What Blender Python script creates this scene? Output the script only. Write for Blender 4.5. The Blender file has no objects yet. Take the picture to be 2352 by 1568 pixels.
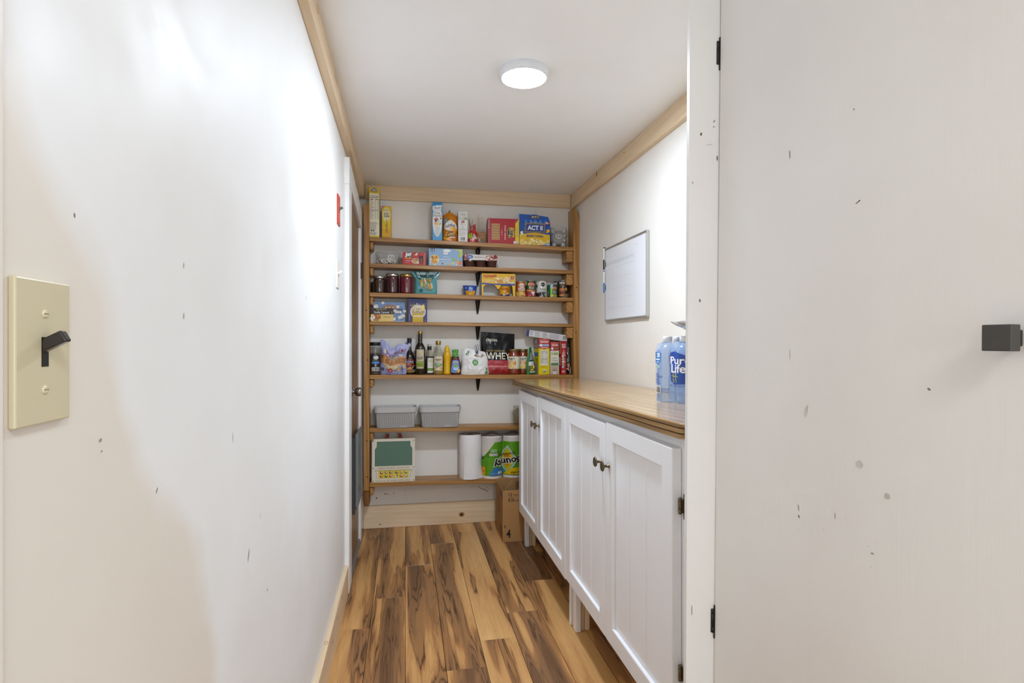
import bpy, bmesh, math, random
from mathutils import Vector, Matrix, noise
S = bpy.context.scene
COL = S.collection
PI = math.pi
rnd = random.Random(7)

# ------------------------------------------------------------------ camera, light, exposure
YAW = math.atan(245 / 1300)
cam_d = bpy.data.cameras.new('camera')
cam_d.sensor_width = 36.0
cam_d.lens = 36.0 * 1300 / 2352
cam_d.shift_y = 1 / 2352
cam_d.clip_start = 0.02
cam = bpy.data.objects.new('camera', cam_d)
cam.location = (0, 0, 1.235)
cam.rotation_euler = (PI / 2, 0, -YAW)
COL.objects.link(cam)
S.camera = cam

LAMP_STRENGTH = 285.0       # ceiling disc lamp (radiance of its diffuser)
LAMP_COLOR = 'e2efff'
WORLD_STRENGTH = 0.80        # soft daylight of the open room behind the camera
w = bpy.data.worlds.new('world')
S.world = w
w.use_nodes = True
w.node_tree.nodes['Background'].inputs[0].default_value = (0.89, 0.945, 1.0, 1)
w.node_tree.nodes['Background'].inputs[1].default_value = WORLD_STRENGTH
def area(name, loc, target, sx, sy, energy, color):
    ld = bpy.data.lights.new(name, 'AREA'); ld.shape = 'RECTANGLE'; ld.size = sx; ld.size_y = sy
    ld.energy = energy; ld.color = color
    lo = bpy.data.objects.new(name, ld); lo.location = loc
    lo.rotation_euler = (Vector(target) - Vector(loc)).to_track_quat('-Z', 'Z').to_euler()
    COL.objects.link(lo); return lo
# unseen fill lights added behind the camera: one facing forward, one overhead
area('fill_forward', (0.9, -2.5, 1.25), (0.45, 3.0, 1.6), 1.7, 1.3, 24.0, (0.89, 0.95, 1.0))
area('fill_overhead', (0.42, -0.75, 2.25), (0.42, -0.75, 0.0), 0.45, 0.45, 14.0, (0.93, 0.965, 1.0))
S.view_settings.view_transform = 'Standard'
S.view_settings.look = 'None'
S.view_settings.exposure = 0.32
S.view_settings.gamma = 1.0
S.view_settings.use_curve_mapping = False
S.cycles.use_denoising = True
S.cycles.max_bounces = 10
S.cycles.diffuse_bounces = 6
S.cycles.transparent_max_bounces = 16
S.cycles.sample_clamp_indirect = 6.0
S.cycles.caustics_reflective = False
S.cycles.caustics_refractive = False

# ------------------------------------------------------------------ materials
def lin(c):
    c = c / 255
    return c / 12.92 if c <= 0.04045 else ((c + 0.055) / 1.055) ** 2.4
def rgb(h):
    if isinstance(h, (tuple, list)):
        return (lin(h[0]), lin(h[1]), lin(h[2]), 1)
    return (lin(int(h[0:2], 16)), lin(int(h[2:4], 16)), lin(int(h[4:6], 16)), 1)
_mats = {}
def P(h, rough=0.5, metal=0.0, coat=0.0, trans=0.0, ior=1.45, emit=0.0, spec=0.5):
    k = (h, rough, metal, coat, trans, ior, emit, spec)
    if k in _mats:
        return _mats[k]
    m = bpy.data.materials.new('paint_%d' % len(_mats))
    m.use_nodes = True
    b = m.node_tree.nodes['Principled BSDF']
    b.inputs['Base Color'].default_value = rgb(h)
    b.inputs['Roughness'].default_value = rough
    b.inputs['Metallic'].default_value = metal
    b.inputs['Coat Weight'].default_value = coat
    b.inputs['Coat Roughness'].default_value = 0.08
    b.inputs['Transmission Weight'].default_value = trans
    b.inputs['IOR'].default_value = ior
    b.inputs['Specular IOR Level'].default_value = spec
    if emit:
        b.inputs['Emission Color'].default_value = rgb(h)
        b.inputs['Emission Strength'].default_value = emit
    _mats[k] = m
    return m

class NT:
    def __init__(s, name):
        s.m = bpy.data.materials.new(name)
        s.m.use_nodes = True
        s.t = s.m.node_tree
        s.b = s.t.nodes['Principled BSDF']
    def n(s, typ, **kw):
        nd = s.t.nodes.new(typ)
        for k, v in kw.items():
            if k == 'ins':
                for i, val in v.items():
                    if hasattr(val, 'is_output'):
                        s.t.links.new(val, nd.inputs[i])
                    else:
                        nd.inputs[i].default_value = val
            else:
                setattr(nd, k, v)
        return nd
    def lk(s, a, b):
        s.t.links.new(a, b)
    def math(s, op, a, b=None, clamp=False):
        nd = s.n('ShaderNodeMath', operation=op, use_clamp=clamp)
        for i, v in enumerate((a, b)):
            if v is None: continue
            if hasattr(v, 'is_output'): s.lk(v, nd.inputs[i])
            else: nd.inputs[i].default_value = v
        return nd.outputs[0]
    def ramp(s, fac, stops):
        nd = s.n('ShaderNodeValToRGB')
        cr = nd.color_ramp
        while len(cr.elements) < len(stops): cr.elements.new(0.5)
        for e, (p, c) in zip(cr.elements, stops):
            e.position = p
            e.color = rgb(c) if not isinstance(c, float) else (c, c, c, 1)
        s.lk(fac, nd.inputs[0])
        return nd.outputs[0]
    def mix(s, fac, a, b, mode='MIX'):
        nd = s.n('ShaderNodeMix', data_type='RGBA', blend_type=mode)
        for i, v in ((0, fac), (6, a), (7, b)):
            if hasattr(v, 'is_output'): s.lk(v, nd.inputs[i])
            else: nd.inputs[i].default_value = v
        return nd.outputs[2]
    def noise(s, vec, scale, detail=3, rough=0.5, dist=0.0, w=None):
        nd = s.n('ShaderNodeTexNoise')
        if w is not None:
            nd.noise_dimensions = '4D'
            s.lk(w, nd.inputs['W'])
        s.lk(vec, nd.inputs['Vector'])
        nd.inputs['Scale'].default_value = scale
        nd.inputs['Detail'].default_value = detail
        nd.inputs['Roughness'].default_value = rough
        nd.inputs['Distortion'].default_value = dist
        return nd.outputs[0]
    def coords(s, scale=(1, 1, 1), rot=(0, 0, 0)):
        tc = s.n('ShaderNodeTexCoord')
        mp = s.n('ShaderNodeMapping')
        mp.inputs['Scale'].default_value = scale
        mp.inputs['Rotation'].default_value = rot
        s.lk(tc.outputs['Object'], mp.inputs[0])
        return mp.outputs[0]
    def bump(s, h, strength, dist=0.002):
        nd = s.n('ShaderNodeBump')
        nd.inputs['Strength'].default_value = strength
        nd.inputs['Distance'].default_value = dist
        s.lk(h, nd.inputs['Height'])
        s.lk(nd.outputs[0], s.b.inputs['Normal'])
        return nd

def wood(name, light, mid, dark, axis='x', rough=0.5, coat=0.0, knot='5a3416', knot_amt=1.0, band=1.0, seed=0.0, bump=0.15):
    """boards with the grain along one local axis"""
    t = NT(name)
    ax = 'xyz'.index(axis)
    tc = t.n('ShaderNodeTexCoord')
    oi = t.n('ShaderNodeObjectInfo')
    rv = t.math('ADD', t.math('MULTIPLY', oi.outputs['Random'], 37.0), seed)
    add = t.n('ShaderNodeVectorMath', operation='ADD')
    cmb = t.n('ShaderNodeCombineXYZ')
    for i in range(3): t.lk(rv, cmb.inputs[i])
    t.lk(tc.outputs['Object'], add.inputs[0]); t.lk(cmb.outputs[0], add.inputs[1])
    def mp(al, ac):
        sc = [ac, ac, ac]; sc[ax] = al
        m = t.n('ShaderNodeMapping'); m.inputs['Scale'].default_value = sc
        t.lk(add.outputs[0], m.inputs[0]); return m.outputs[0]
    n1 = t.noise(mp(0.9, 9.0), 1.6, 4, 0.55, 0.6)
    n2 = t.noise(mp(2.5, 90.0), 1.5, 3, 0.6)
    wv = t.n('ShaderNodeTexWave', wave_type='BANDS', bands_direction='DIAGONAL')
    t.lk(mp(0.7, 16.0), wv.inputs['Vector'])
    wv.inputs['Scale'].default_value = 1.2; wv.inputs['Distortion'].default_value = 6.0
    wv.inputs['Detail'].default_value = 2.0; wv.inputs['Detail Scale'].default_value = 0.8
    f = t.math('ADD', t.math('MULTIPLY', n1, 0.55), t.math('ADD', t.math('MULTIPLY', n2, 0.25), t.math('MULTIPLY', wv.outputs['Fac'], 0.2 * band)))
    col = t.ramp(f, [(0.28, dark), (0.5, mid), (0.68, light)])
    vo = t.n('ShaderNodeTexVoronoi')
    t.lk(mp(1.3, 6.0), vo.inputs['Vector']); vo.inputs['Scale'].default_value = 1.0
    k = t.ramp(vo.outputs['Distance'], [(0.03, 1.0), (0.14, 0.0)])
    col = t.mix(t.math('MULTIPLY', k, knot_amt), col, rgb(knot))
    t.lk(col, t.b.inputs['Base Color'])
    t.b.inputs['Roughness'].default_value = rough
    t.b.inputs['Coat Weight'].default_value = coat
    t.b.inputs['Coat Roughness'].default_value = 0.12
    t.bump(n2, bump, 0.001)
    return t.m

def painted_wall(name, base, tint, bump=0.25, rough=0.5, scale=1.0, patch=None):
    t = NT(name)
    c = t.coords()
    n1 = t.noise(c, 1.3 * scale, 4, 0.6, 0.4)
    n2 = t.noise(c, 55, 4, 0.6)
    n3 = t.noise(c, 7, 4, 0.55, 0.5)
    col = t.mix(t.ramp(n1, [(0.42, 0.0), (0.62, 1.0)]), rgb(base), rgb(tint))
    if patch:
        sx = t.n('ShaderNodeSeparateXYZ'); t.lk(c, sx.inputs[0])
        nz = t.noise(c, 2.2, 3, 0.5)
        # creamier touch-up paint plus warm room light painted in on the near wall, uneven edges
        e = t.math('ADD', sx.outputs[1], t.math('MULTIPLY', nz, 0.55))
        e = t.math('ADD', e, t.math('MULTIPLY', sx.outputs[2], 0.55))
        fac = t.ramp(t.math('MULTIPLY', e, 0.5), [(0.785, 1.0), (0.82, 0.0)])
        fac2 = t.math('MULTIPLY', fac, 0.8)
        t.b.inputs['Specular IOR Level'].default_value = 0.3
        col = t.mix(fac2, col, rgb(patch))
    sp = t.n('ShaderNodeTexVoronoi'); t.lk(c, sp.inputs['Vector']); sp.inputs['Scale'].default_value = 3.1
    k = t.ramp(sp.outputs['Distance'], [(0.012, 1.0), (0.03, 0.0)])
    col = t.mix(t.math('MULTIPLY', k, 0.35), col, rgb('8d8276'))
    t.lk(col, t.b.inputs['Base Color'])
    t.lk(t.ramp(n3, [(0.3, rough - 0.08), (0.7, rough + 0.08)]), t.b.inputs['Roughness'])
    h = t.math('ADD', t.math('MULTIPLY', n2, 0.3), t.math('MULTIPLY', n3, 0.9))
    t.bump(h, bump, 0.004)
    return t.m

def brushed_white(name, base, tint, rough=0.42, axis=2, bump=0.35):
    """white paint brushed over wood: faint vertical grain relief and chips"""
    t = NT(name)
    sc = [70, 70, 70]; sc[axis] = 3.0
    c = t.coords(tuple(sc)); c0 = t.coords()
    g = t.noise(c, 1.0, 4, 0.65, 0.3)
    n1 = t.noise(c0, 2.0, 3)
    col = t.mix(t.ramp(n1, [(0.4, 0.0), (0.65, 1.0)]), rgb(base), rgb(tint))
    sc2 = [14, 14, 14]; sc2[axis] = 6.0
    vo = t.n('ShaderNodeTexVoronoi'); t.lk(t.coords(tuple(sc2)), vo.inputs['Vector'])
    ch = t.ramp(vo.outputs['Distance'], [(0.02, 1.0), (0.05, 0.0)])
    ng = t.ramp(t.noise(c0, 3.0, 2), [(0.55, 0.0), (0.62, 1.0)])
    col = t.mix(t.math('MULTIPLY', t.math('MULTIPLY', ch, ng), 0.8), col, rgb('8b8478'))
    t.lk(col, t.b.inputs['Base Color'])
    t.b.inputs['Roughness'].default_value = rough
    t.bump(g, bump, 0.0016)
    return t.m

def floor_wood():
    t = NT('floor_wood')
    tc = t.n('ShaderNodeTexCoord'); oi = t.n('ShaderNodeObjectInfo')
    rv = t.math('MULTIPLY', oi.outputs['Random'], 53.0)
    cmb = t.n('ShaderNodeCombineXYZ'); t.lk(rv, cmb.inputs[0]); t.lk(t.math('MULTIPLY', rv, 2.3), cmb.inputs[1])
    add = t.n('ShaderNodeVectorMath', operation='ADD'); t.lk(tc.outputs['Object'], add.inputs[0]); t.lk(cmb.outputs[0], add.inputs[1])
    def mp(sx, sy):
        m = t.n('ShaderNodeMapping'); m.inputs['Scale'].default_value = (sx, sy, 1.0); t.lk(add.outputs[0], m.inputs[0]); return m.outputs[0]
    big = t.noise(mp(8.5, 0.75), 1.0, 2, 0.45, 0.35)
    med = t.noise(mp(26.0, 1.6), 1.0, 3, 0.55, 0.5)
    fine = t.noise(mp(190.0, 5.0), 1.0, 3, 0.6)
    f = t.math('ADD', t.math('ADD', t.math('MULTIPLY', big, 0.80), t.math('MULTIPLY', med, 0.20)), t.math('MULTIPLY', t.math('SUBTRACT', oi.outputs['Random'], 0.5), 0.07))
    col = t.ramp(f, [(0.35, '745134'), (0.43, '936a43'), (0.495, 'a87646'), (0.512, 'c8955b'), (0.60, 'd6a669'), (0.70, 'e0b67e')])
    heart = t.ramp(f, [(0.49, 1.0), (0.53, 0.12)])
    # growth-ring lines that follow the contours of the figure
    rings = t.math('PINGPONG', t.math('MULTIPLY', t.math('ADD', big, t.math('MULTIPLY', med, 0.30)), 17.0), 0.5)
    ln = t.ramp(rings, [(0.0, 1.0), (0.14, 0.5), (0.28, 0.0)])
    lmod = t.ramp(t.noise(mp(10.0, 1.3), 1.7, 2), [(0.36, 0.0), (0.56, 1.0)])
    col = t.mix(t.math('MULTIPLY', t.math('MULTIPLY', ln, heart), t.math('MULTIPLY', lmod, 0.9)), col, rgb('3a2414'))
    streak = t.ramp(t.noise(mp(38.0, 1.1), 1.0, 2, 0.5, 0.8), [(0.60, 0.0), (0.70, 1.0)])
    col = t.mix(t.math('MULTIPLY', t.math('MULTIPLY', streak, heart), 0.45), col, rgb('5a3b22'))
    vo = t.n('ShaderNodeTexVoronoi'); t.lk(mp(5.0, 1.1), vo.inputs['Vector']); vo.inputs['Scale'].default_value = 1.0
    kn = t.ramp(vo.outputs['Distance'], [(0.02, 1.0), (0.09, 0.0)])
    col = t.mix(t.math('MULTIPLY', kn, 0.7), col, rgb('35200f'))
    col = t.mix(t.math('MULTIPLY', t.math('SUBTRACT', fine, 0.38, True), 0.5), col, rgb('5c3f26'))
    t.lk(col, t.b.inputs['Base Color'])
    t.lk(t.ramp(fine, [(0.3, 0.34), (0.7, 0.46)]), t.b.inputs['Roughness'])
    t.bump(fine, 0.12, 0.0008)
    return t.m

def clear_film(name, tint, haze, haze_col, rough=0.05):
    """clear plastic: mostly see-through, with a fresnel shine and a little haze"""
    m = bpy.data.materials.new(name); m.use_nodes = True
    t = m.node_tree; t.nodes.clear()
    out = t.nodes.new('ShaderNodeOutputMaterial')
    tr = t.nodes.new('ShaderNodeBsdfTransparent'); tr.inputs[0].default_value = rgb(tint)
    df = t.nodes.new('ShaderNodeBsdfDiffuse'); df.inputs[0].default_value = rgb(haze_col)
    gl = t.nodes.new('ShaderNodeBsdfGlossy'); gl.inputs['Roughness'].default_value = rough
    a = t.nodes.new('ShaderNodeMixShader'); a.inputs[0].default_value = haze
    lw = t.nodes.new('ShaderNodeLayerWeight'); lw.inputs[0].default_value = 0.5
    pw = t.nodes.new('ShaderNodeMath'); pw.operation = 'POWER'; pw.inputs[1].default_value = 4.0
    ma = t.nodes.new('ShaderNodeMath'); ma.operation = 'MULTIPLY_ADD'; ma.inputs[1].default_value = 0.6; ma.inputs[2].default_value = 0.035
    t.links.new(lw.outputs['Facing'], pw.inputs[0]); t.links.new(pw.outputs[0], ma.inputs[0])
    fr = ma
    b = t.nodes.new('ShaderNodeMixShader')
    t.links.new(tr.outputs[0], a.inputs[1]); t.links.new(df.outputs[0], a.inputs[2])
    t.links.new(fr.outputs[0], b.inputs[0]); t.links.new(a.outputs[0], b.inputs[1]); t.links.new(gl.outputs[0], b.inputs[2])
    t.links.new(b.outputs[0], out.inputs[0])
    return m

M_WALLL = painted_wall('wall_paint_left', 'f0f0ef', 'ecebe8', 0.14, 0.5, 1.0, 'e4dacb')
M_WALL = painted_wall('wall_paint', 'ebe8e1', 'e6e2da', 0.15, 0.5)
M_CEIL = painted_wall('ceiling_paint', 'f4f5f6', 'f1f1f1', 0.06, 0.6)
M_DOORW = brushed_white('door_white_paint', 'e5e5e3', 'e1dfdd', 0.4, 2, 0.32)
M_CAB = brushed_white('cabinet_white_paint', 'eff1f4', 'ebebed', 0.33, 2, 0.12)
M_TRIMW = brushed_white('casing_white_paint', 'f0f0ef', 'ebeae8', 0.35, 2, 0.1)
M_PINEX = wood('raw_pine_x', 'ead7bc', 'e1caa9', 'd4b891', 'x', 0.55, knot_amt=0.5, band=0.45)
M_PINEY = wood('raw_pine_y', 'ead7bc', 'e1caa9', 'd4b891', 'y', 0.55, knot_amt=0.5, band=0.45)
M_PINEZ = wood('raw_pine_z', 'ead7bc', 'e1caa9', 'd4b891', 'z', 0.55, knot_amt=0.3)
M_SHELFX = wood('shelf_pine_x', 'b98a4f', 'a5763c', '8a602d', 'x', 0.45, 0.1, '4a2a12', 0.8)
M_SHELFY = wood('shelf_pine_y', 'b98a4f', 'a5763c', '8a602d', 'y', 0.45, 0.1, '4a2a12', 0.6)
M_SHELFZ = wood('shelf_pine_z', 'b98a4f', 'a5763c', '8a602d', 'z', 0.45, 0.1, '4a2a12', 0.6)
M_COUNTER = wood('counter_ply', 'ccaa79', 'b08b57', '8b6a3c', 'y', 0.22, 0.45, '8a6236', 0.5, 1.2, bump=0.03)
M_EDGE = wood('counter_edge', 'a98552', '8e6b3c', '6b4c26', 'y', 0.4, 0.3, '4f3315', 0.9)
M_GROOVE = P('3b2710', 0.7)
M_FLOOR = floor_wood()
M_DOORB = wood('brown_door', '8d6b4a', '7a5a3c', '62462c', 'z', 0.4, 0.1, '4a3018', 0.2)
M_BLACK = P('15140f', 0.45)
M_IRON = P('2a2118', 0.35, 0.6)
M_BRASS = P('6e6149', 0.3, 0.9)
M_STEEL = P('c9c9c6', 0.25, 0.95)
M_GOLD = P('b89b54', 0.28, 0.9)
M_CLEAR = clear_film('clear_plastic', 'f4f4f2', 0.06, 'd8d6d0')
M_CLEARB = clear_film('blue_film', 'e2edfd', 0.17, 'b9d2fb', 0.12)
M_WATER = clear_film('bottle_plastic', 'edf4fd', 0.09, 'cfe0fa', 0.06)
M_GLASSV = clear_film('vinegar_glass', 'f0efe6', 0.06, 'd8d4c8')
M_CARD = P('a47a4b', 0.75)
M_GREYP = P('a7a5a1', 0.45)
M_BAGCLEAR = clear_film('cellophane', 'f6f3ee', 0.10, 'd2c8bc', 0.1)

# ------------------------------------------------------------------ mesh builder
class MB:
    def __init__(s):
        s.v = []; s.f = []; s.mi = []; s.mats = []; s.sm = []
    def mat(s, m):
        if m not in s.mats: s.mats.append(m)
        return s.mats.index(m)
    def add(s, vs, fs, m, smooth=False):
        b = len(s.v); k = s.mat(m)
        s.v.extend([tuple(p) for p in vs])
        for f in fs:
            s.f.append(tuple(b + i for i in f)); s.mi.append(k); s.sm.append(smooth)
    def poly(s, pts, m):
        s.add(pts, [tuple(range(len(pts)))], m)
    def box(s, x0, x1, y0, y1, z0, z1, m, bev=0.0, seg=1, xf=None):
        if bev <= 0:
            vs = [(x, y, z) for z in (z0, z1) for y in (y0, y1) for x in (x0, x1)]
            fs = [(0, 2, 3, 1), (4, 5, 7, 6), (0, 1, 5, 4), (2, 6, 7, 3), (0, 4, 6, 2), (1, 3, 7, 5)]
        else:
            bm = bmesh.new()
            bmesh.ops.create_cube(bm, size=1.0)
            for v in bm.verts:
                v.co = Vector(((x0 + x1) / 2 + v.co.x * (x1 - x0), (y0 + y1) / 2 + v.co.y * (y1 - y0), (z0 + z1) / 2 + v.co.z * (z1 - z0)))
            bmesh.ops.bevel(bm, geom=list(bm.edges), offset=bev, segments=seg, profile=0.5, affect='EDGES')
            bm.verts.index_update()
            vs = [v.co.copy() for v in bm.verts]; fs = [tuple(v.index for v in f.verts) for f in bm.faces]
            bm.free()
        if xf: vs = [xf(Vector(p)) for p in vs]
        s.add(vs, fs, m, False)
    def prism(s, pts, ax, a0, a1, m):
        """extrude a polygon given in the two other axes along axis ax"""
        n = len(pts)
        def mk(p, a):
            q = list(p); q.insert(ax, a); return tuple(q)
        vs = [mk(p, a0) for p in pts] + [mk(p, a1) for p in pts]
        fs = [tuple(range(n)), tuple(range(2 * n - 1, n - 1, -1))] + [(i, n + i, n + (i + 1) % n, (i + 1) % n) for i in range(n)]
        s.add(vs, fs, m)
    def lathe(s, prof, m, cx=0, cy=0, seg=28, smooth=True, axis='z', sx=1.0, sy=1.0, cap=True):
        vs = []; fs = []
        for r, z in prof:
            for i in range(seg):
                a = 2 * PI * i / seg
                if axis == 'z': vs.append((cx + r * math.cos(a) * sx, cy + r * math.sin(a) * sy, z))
                elif axis == 'x': vs.append((z, cx + r * math.cos(a) * sx, cy + r * math.sin(a) * sy))
                else: vs.append((cx + r * math.cos(a) * sx, z, cy + r * math.sin(a) * sy))
        for j in range(len(prof) - 1):
            for i in range(seg):
                k = (i + 1) % seg
                fs.append((j * seg + i, j * seg + k, (j + 1) * seg + k, (j + 1) * seg + i))
        s.add(vs, fs, m, smooth)
        if cap:
            n = len(prof)
            s.add([vs[i] for i in range(seg)], [tuple(range(seg - 1, -1, -1))], m)
            s.add([vs[(n - 1) * seg + i] for i in range(seg)], [tuple(range(seg))], m)
    def ellipsoid(s, c, r, m, seg=20, ring=12, rot=None):
        vs = []; fs = []
        for j in range(ring + 1):
            ph = PI * j / ring
            for i in range(seg):
                a = 2 * PI * i / seg
                p = Vector((r[0] * math.sin(ph) * math.cos(a), r[1] * math.sin(ph) * math.sin(a), r[2] * math.cos(ph)))
                if rot: p = rot @ p
                vs.append(p + Vector(c))
        for j in range(ring):
            for i in range(seg):
                k = (i + 1) % seg
                fs.append((j * seg + i, (j + 1) * seg + i, (j + 1) * seg + k, j * seg + k))
        s.add(vs, fs, m, True)
    def tube(s, pts, r, m, seg=8, closed=False):
        pts = [Vector(p) for p in pts]; n = len(pts); vs = []; fs = []
        rr = r if isinstance(r, (list, tuple)) else [r] * n
        for i, p in enumerate(pts):
            a = pts[(i - 1) % n] if (i or closed) else p
            b = pts[(i + 1) % n] if (i < n - 1 or closed) else p
            d = (b - a).normalized()
            up = Vector((0, 0, 1)) if abs(d.z) < 0.9 else Vector((1, 0, 0))
            e = d.cross(up).normalized(); g = e.cross(d)
            for k in range(seg):
                t = 2 * PI * k / seg
                vs.append(p + e * rr[i] * math.cos(t) + g * rr[i] * math.sin(t))
        for i in range(n if closed else n - 1):
            j = (i + 1) % n
            for k in range(seg):
                l = (k + 1) % seg
                fs.append((i * seg + k, j * seg + k, j * seg + l, i * seg + l))
        if not closed:
            fs.append(tuple(range(seg))); fs.append(tuple(range((n - 1) * seg + seg - 1, (n - 1) * seg - 1, -1)))
        s.add(vs, fs, m, True)
    def build(s, name, parent=None, loc=(0, 0, 0), rot=(0, 0, 0), fix=True):
        me = bpy.data.meshes.new(name)
        me.from_pydata([tuple(v) for v in s.v], [], s.f)
        for m in s.mats: me.materials.append(m)
        me.polygons.foreach_set('material_index', s.mi)
        me.polygons.foreach_set('use_smooth', s.sm)
        if fix:
            bm = bmesh.new(); bm.from_mesh(me)
            bmesh.ops.recalc_face_normals(bm, faces=list(bm.faces))
            bm.to_mesh(me); bm.free()
        me.update()
        o = bpy.data.objects.new(name, me)
        o.location = loc; o.rotation_euler = rot
        COL.objects.link(o)
        if parent: o.parent = parent
        return o

def thing(name, label, cat, loc=(0, 0, 0), rz=0.0, group=None):
    o = bpy.data.objects.new(name, None)
    o.empty_display_size = 0.03
    o.location = loc; o.rotation_euler = (0, 0, rz)
    o['label'] = label; o['category'] = cat
    if group: o['group'] = group
    COL.objects.link(o)
    return o
def tag(o, label, cat, group=None):
    o['label'] = label; o['category'] = cat
    if group: o['group'] = group
    return o
def struct(o):
    o['kind'] = 'structure'
    return o
def empty_struct(name):
    o = bpy.data.objects.new(name, None); o.empty_display_size = 0.05; o['kind'] = 'structure'; COL.objects.link(o); return o

# ------------------------------------------------------------------ flat print on surfaces
_tc = {}
def text_mesh(body, bold):
    k = (body, bold)
    if k not in _tc:
        cu = bpy.data.curves.new('t', 'FONT'); cu.body = body; cu.size = 1.0; cu.resolution_u = 3; cu.offset = bold; cu.space_line = 0.9; cu.align_x = 'CENTER'
        ob = bpy.data.objects.new('t', cu)
        me = ob.to_mesh()
        me.calc_loop_triangles()
        vs = [(v.co.x, v.co.y) for v in me.vertices]; tr = [tuple(t.vertices) for t in me.loop_triangles]
        ob.to_mesh_clear(); bpy.data.objects.remove(ob); bpy.data.curves.remove(cu)
        xs = [p[0] for p in vs] or [0]; ys = [p[1] for p in vs] or [0]
        _tc[k] = (vs, tr, min(xs), max(xs), min(ys), max(ys))
    return _tc[k]

class Dec:
    """collects print shapes laid on a surface F(u, v, h)"""
    def __init__(s, F, step=None, rough=0.45, mb=None):
        s.F = F; s.step = step * 0.5 if step else None; s.gap = 0.00015 if step else 0.00006; s.rough = rough; s.mb = mb or MB(); s.h = 0.0003; s.coat = 0.0
    def m(s, c):
        return c if not isinstance(c, (str, tuple)) else P(c, s.rough)
    def emit(s, pts, tris, m, h=None):
        s.h += s.gap
        h = s.h if h is None else h
        vs = []; fs = []
        if not s.step:
            vs = [s.F(p[0], p[1], h) for p in pts]; fs = tris
        else:
            def go(a, b, c, d):
                la = math.hypot(a[0] - b[0], a[1] - b[1]); lb = math.hypot(b[0] - c[0], b[1] - c[1]); lc = math.hypot(c[0] - a[0], c[1] - a[1])
                mx = max(la, lb, lc)
                if mx <= s.step or d > 11:
                    n = len(vs); vs.extend((s.F(a[0], a[1], h), s.F(b[0], b[1], h), s.F(c[0], c[1], h))); fs.append((n, n + 1, n + 2)); return
                if mx == la:
                    q = ((a[0] + b[0]) / 2, (a[1] + b[1]) / 2); go(a, q, c, d + 1); go(q, b, c, d + 1)
                elif mx == lb:
                    q = ((b[0] + c[0]) / 2, (b[1] + c[1]) / 2); go(a, b, q, d + 1); go(a, q, c, d + 1)
                else:
                    q = ((c[0] + a[0]) / 2, (c[1] + a[1]) / 2); go(a, b, q, d + 1); go(q, b, c, d + 1)
            for t in tris: go(pts[t[0]], pts[t[1]], pts[t[2]], 0)
        s.mb.add(vs, fs, m, bool(s.step))
    def poly(s, pts, c):
        n = len(pts)
        cx = sum(p[0] for p in pts) / n; cy = sum(p[1] for p in pts) / n
        s.emit(list(pts) + [(cx, cy)], [(i, (i + 1) % n, n) for i in range(n)], s.m(c))
    def rect(s, u0, v0, u1, v1, c, rot=0.0):
        pts = [(u0, v0), (u1, v0), (u1, v1), (u0, v1)]
        if rot:
            cu, cv = (u0 + u1) / 2, (v0 + v1) / 2; a = math.radians(rot)
            pts = [(cu + (p[0] - cu) * math.cos(a) - (p[1] - cv) * math.sin(a), cv + (p[0] - cu) * math.sin(a) + (p[1] - cv) * math.cos(a)) for p in pts]
        s.emit(pts, [(0, 1, 2), (0, 2, 3)], s.m(c))
    def ell(s, cu, cv, ru, rv, c, rot=0.0, n=22, a0=0, a1=360):
        r = math.radians(rot); pts = []
        for i in range(n):
            a = math.radians(a0 + (a1 - a0) * i / (n if a1 - a0 == 360 else n - 1))
            x, y = ru * math.cos(a), rv * math.sin(a)
            pts.append((cu + x * math.cos(r) - y * math.sin(r), cv + x * math.sin(r) + y * math.cos(r)))
        s.poly(pts, c)
    def text(s, body, cu, cv, hgt, c, width=None, rot=0.0, bold=0.0, shear=0.0, arc=0.0):
        vs, tr, x0, x1, y0, y1 = text_mesh(body, bold)
        if not vs: return
        ky = hgt / (y1 - y0); kx = width / (x1 - x0) if width else ky
        a = math.radians(rot); out = []
        for x, y in vs:
            x = (x - (x0 + x1) / 2) * kx; y = (y - (y0 + y1) / 2) * ky
            x += shear * y
            y += arc * x * x
            out.append((cu + x * math.cos(a) - y * math.sin(a), cv + x * math.sin(a) + y * math.cos(a)))
        s.emit(out, tr, s.m(c))
    def lines(s, u0, v0, u1, v1, n, c, fill=0.45, seed=1, left=True):
        """a block of print too small to read"""
        r = random.Random(seed); dv = (v1 - v0) / n
        for i in range(n):
            v = v0 + dv * (i + 0.5); u = u0
            e = u1 - (u1 - u0) * (r.random() * 0.3)
            while u < e:
                l = (u1 - u0) * (0.08 + 0.2 * r.random())
                s.rect(u, v - dv * fill / 2, min(e, u + l), v + dv * fill / 2, c); u += l + (u1 - u0) * 0.04
    def barcode(s, u0, v0, u1, v1, seed=3, vert=False):
        s.rect(u0, v0, u1, v1, 'eceae4')
        r = random.Random(seed); mu = (u1 - u0) * 0.08; u = u0 + mu
        while u < u1 - mu:
            l = (u1 - u0) * (0.015 + 0.04 * r.random())
            s.rect(u, v0 + (v1 - v0) * 0.1, min(u + l, u1 - mu), v1 - (v1 - v0) * 0.1, '2a2a2a'); u += l + (u1 - u0) * (0.015 + 0.035 * r.random())
    def blobs(s, u0, v0, u1, v1, n, cols, r0, r1, seed=1):
        r = random.Random(seed)
        for i in range(n):
            q = r0 + (r1 - r0) * r.random()
            s.ell(u0 + (u1 - u0) * r.random(), v0 + (v1 - v0) * r.random(), q, q * (0.6 + 0.4 * r.random()), r.choice(cols), rot=r.random() * 180, n=9)
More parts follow.
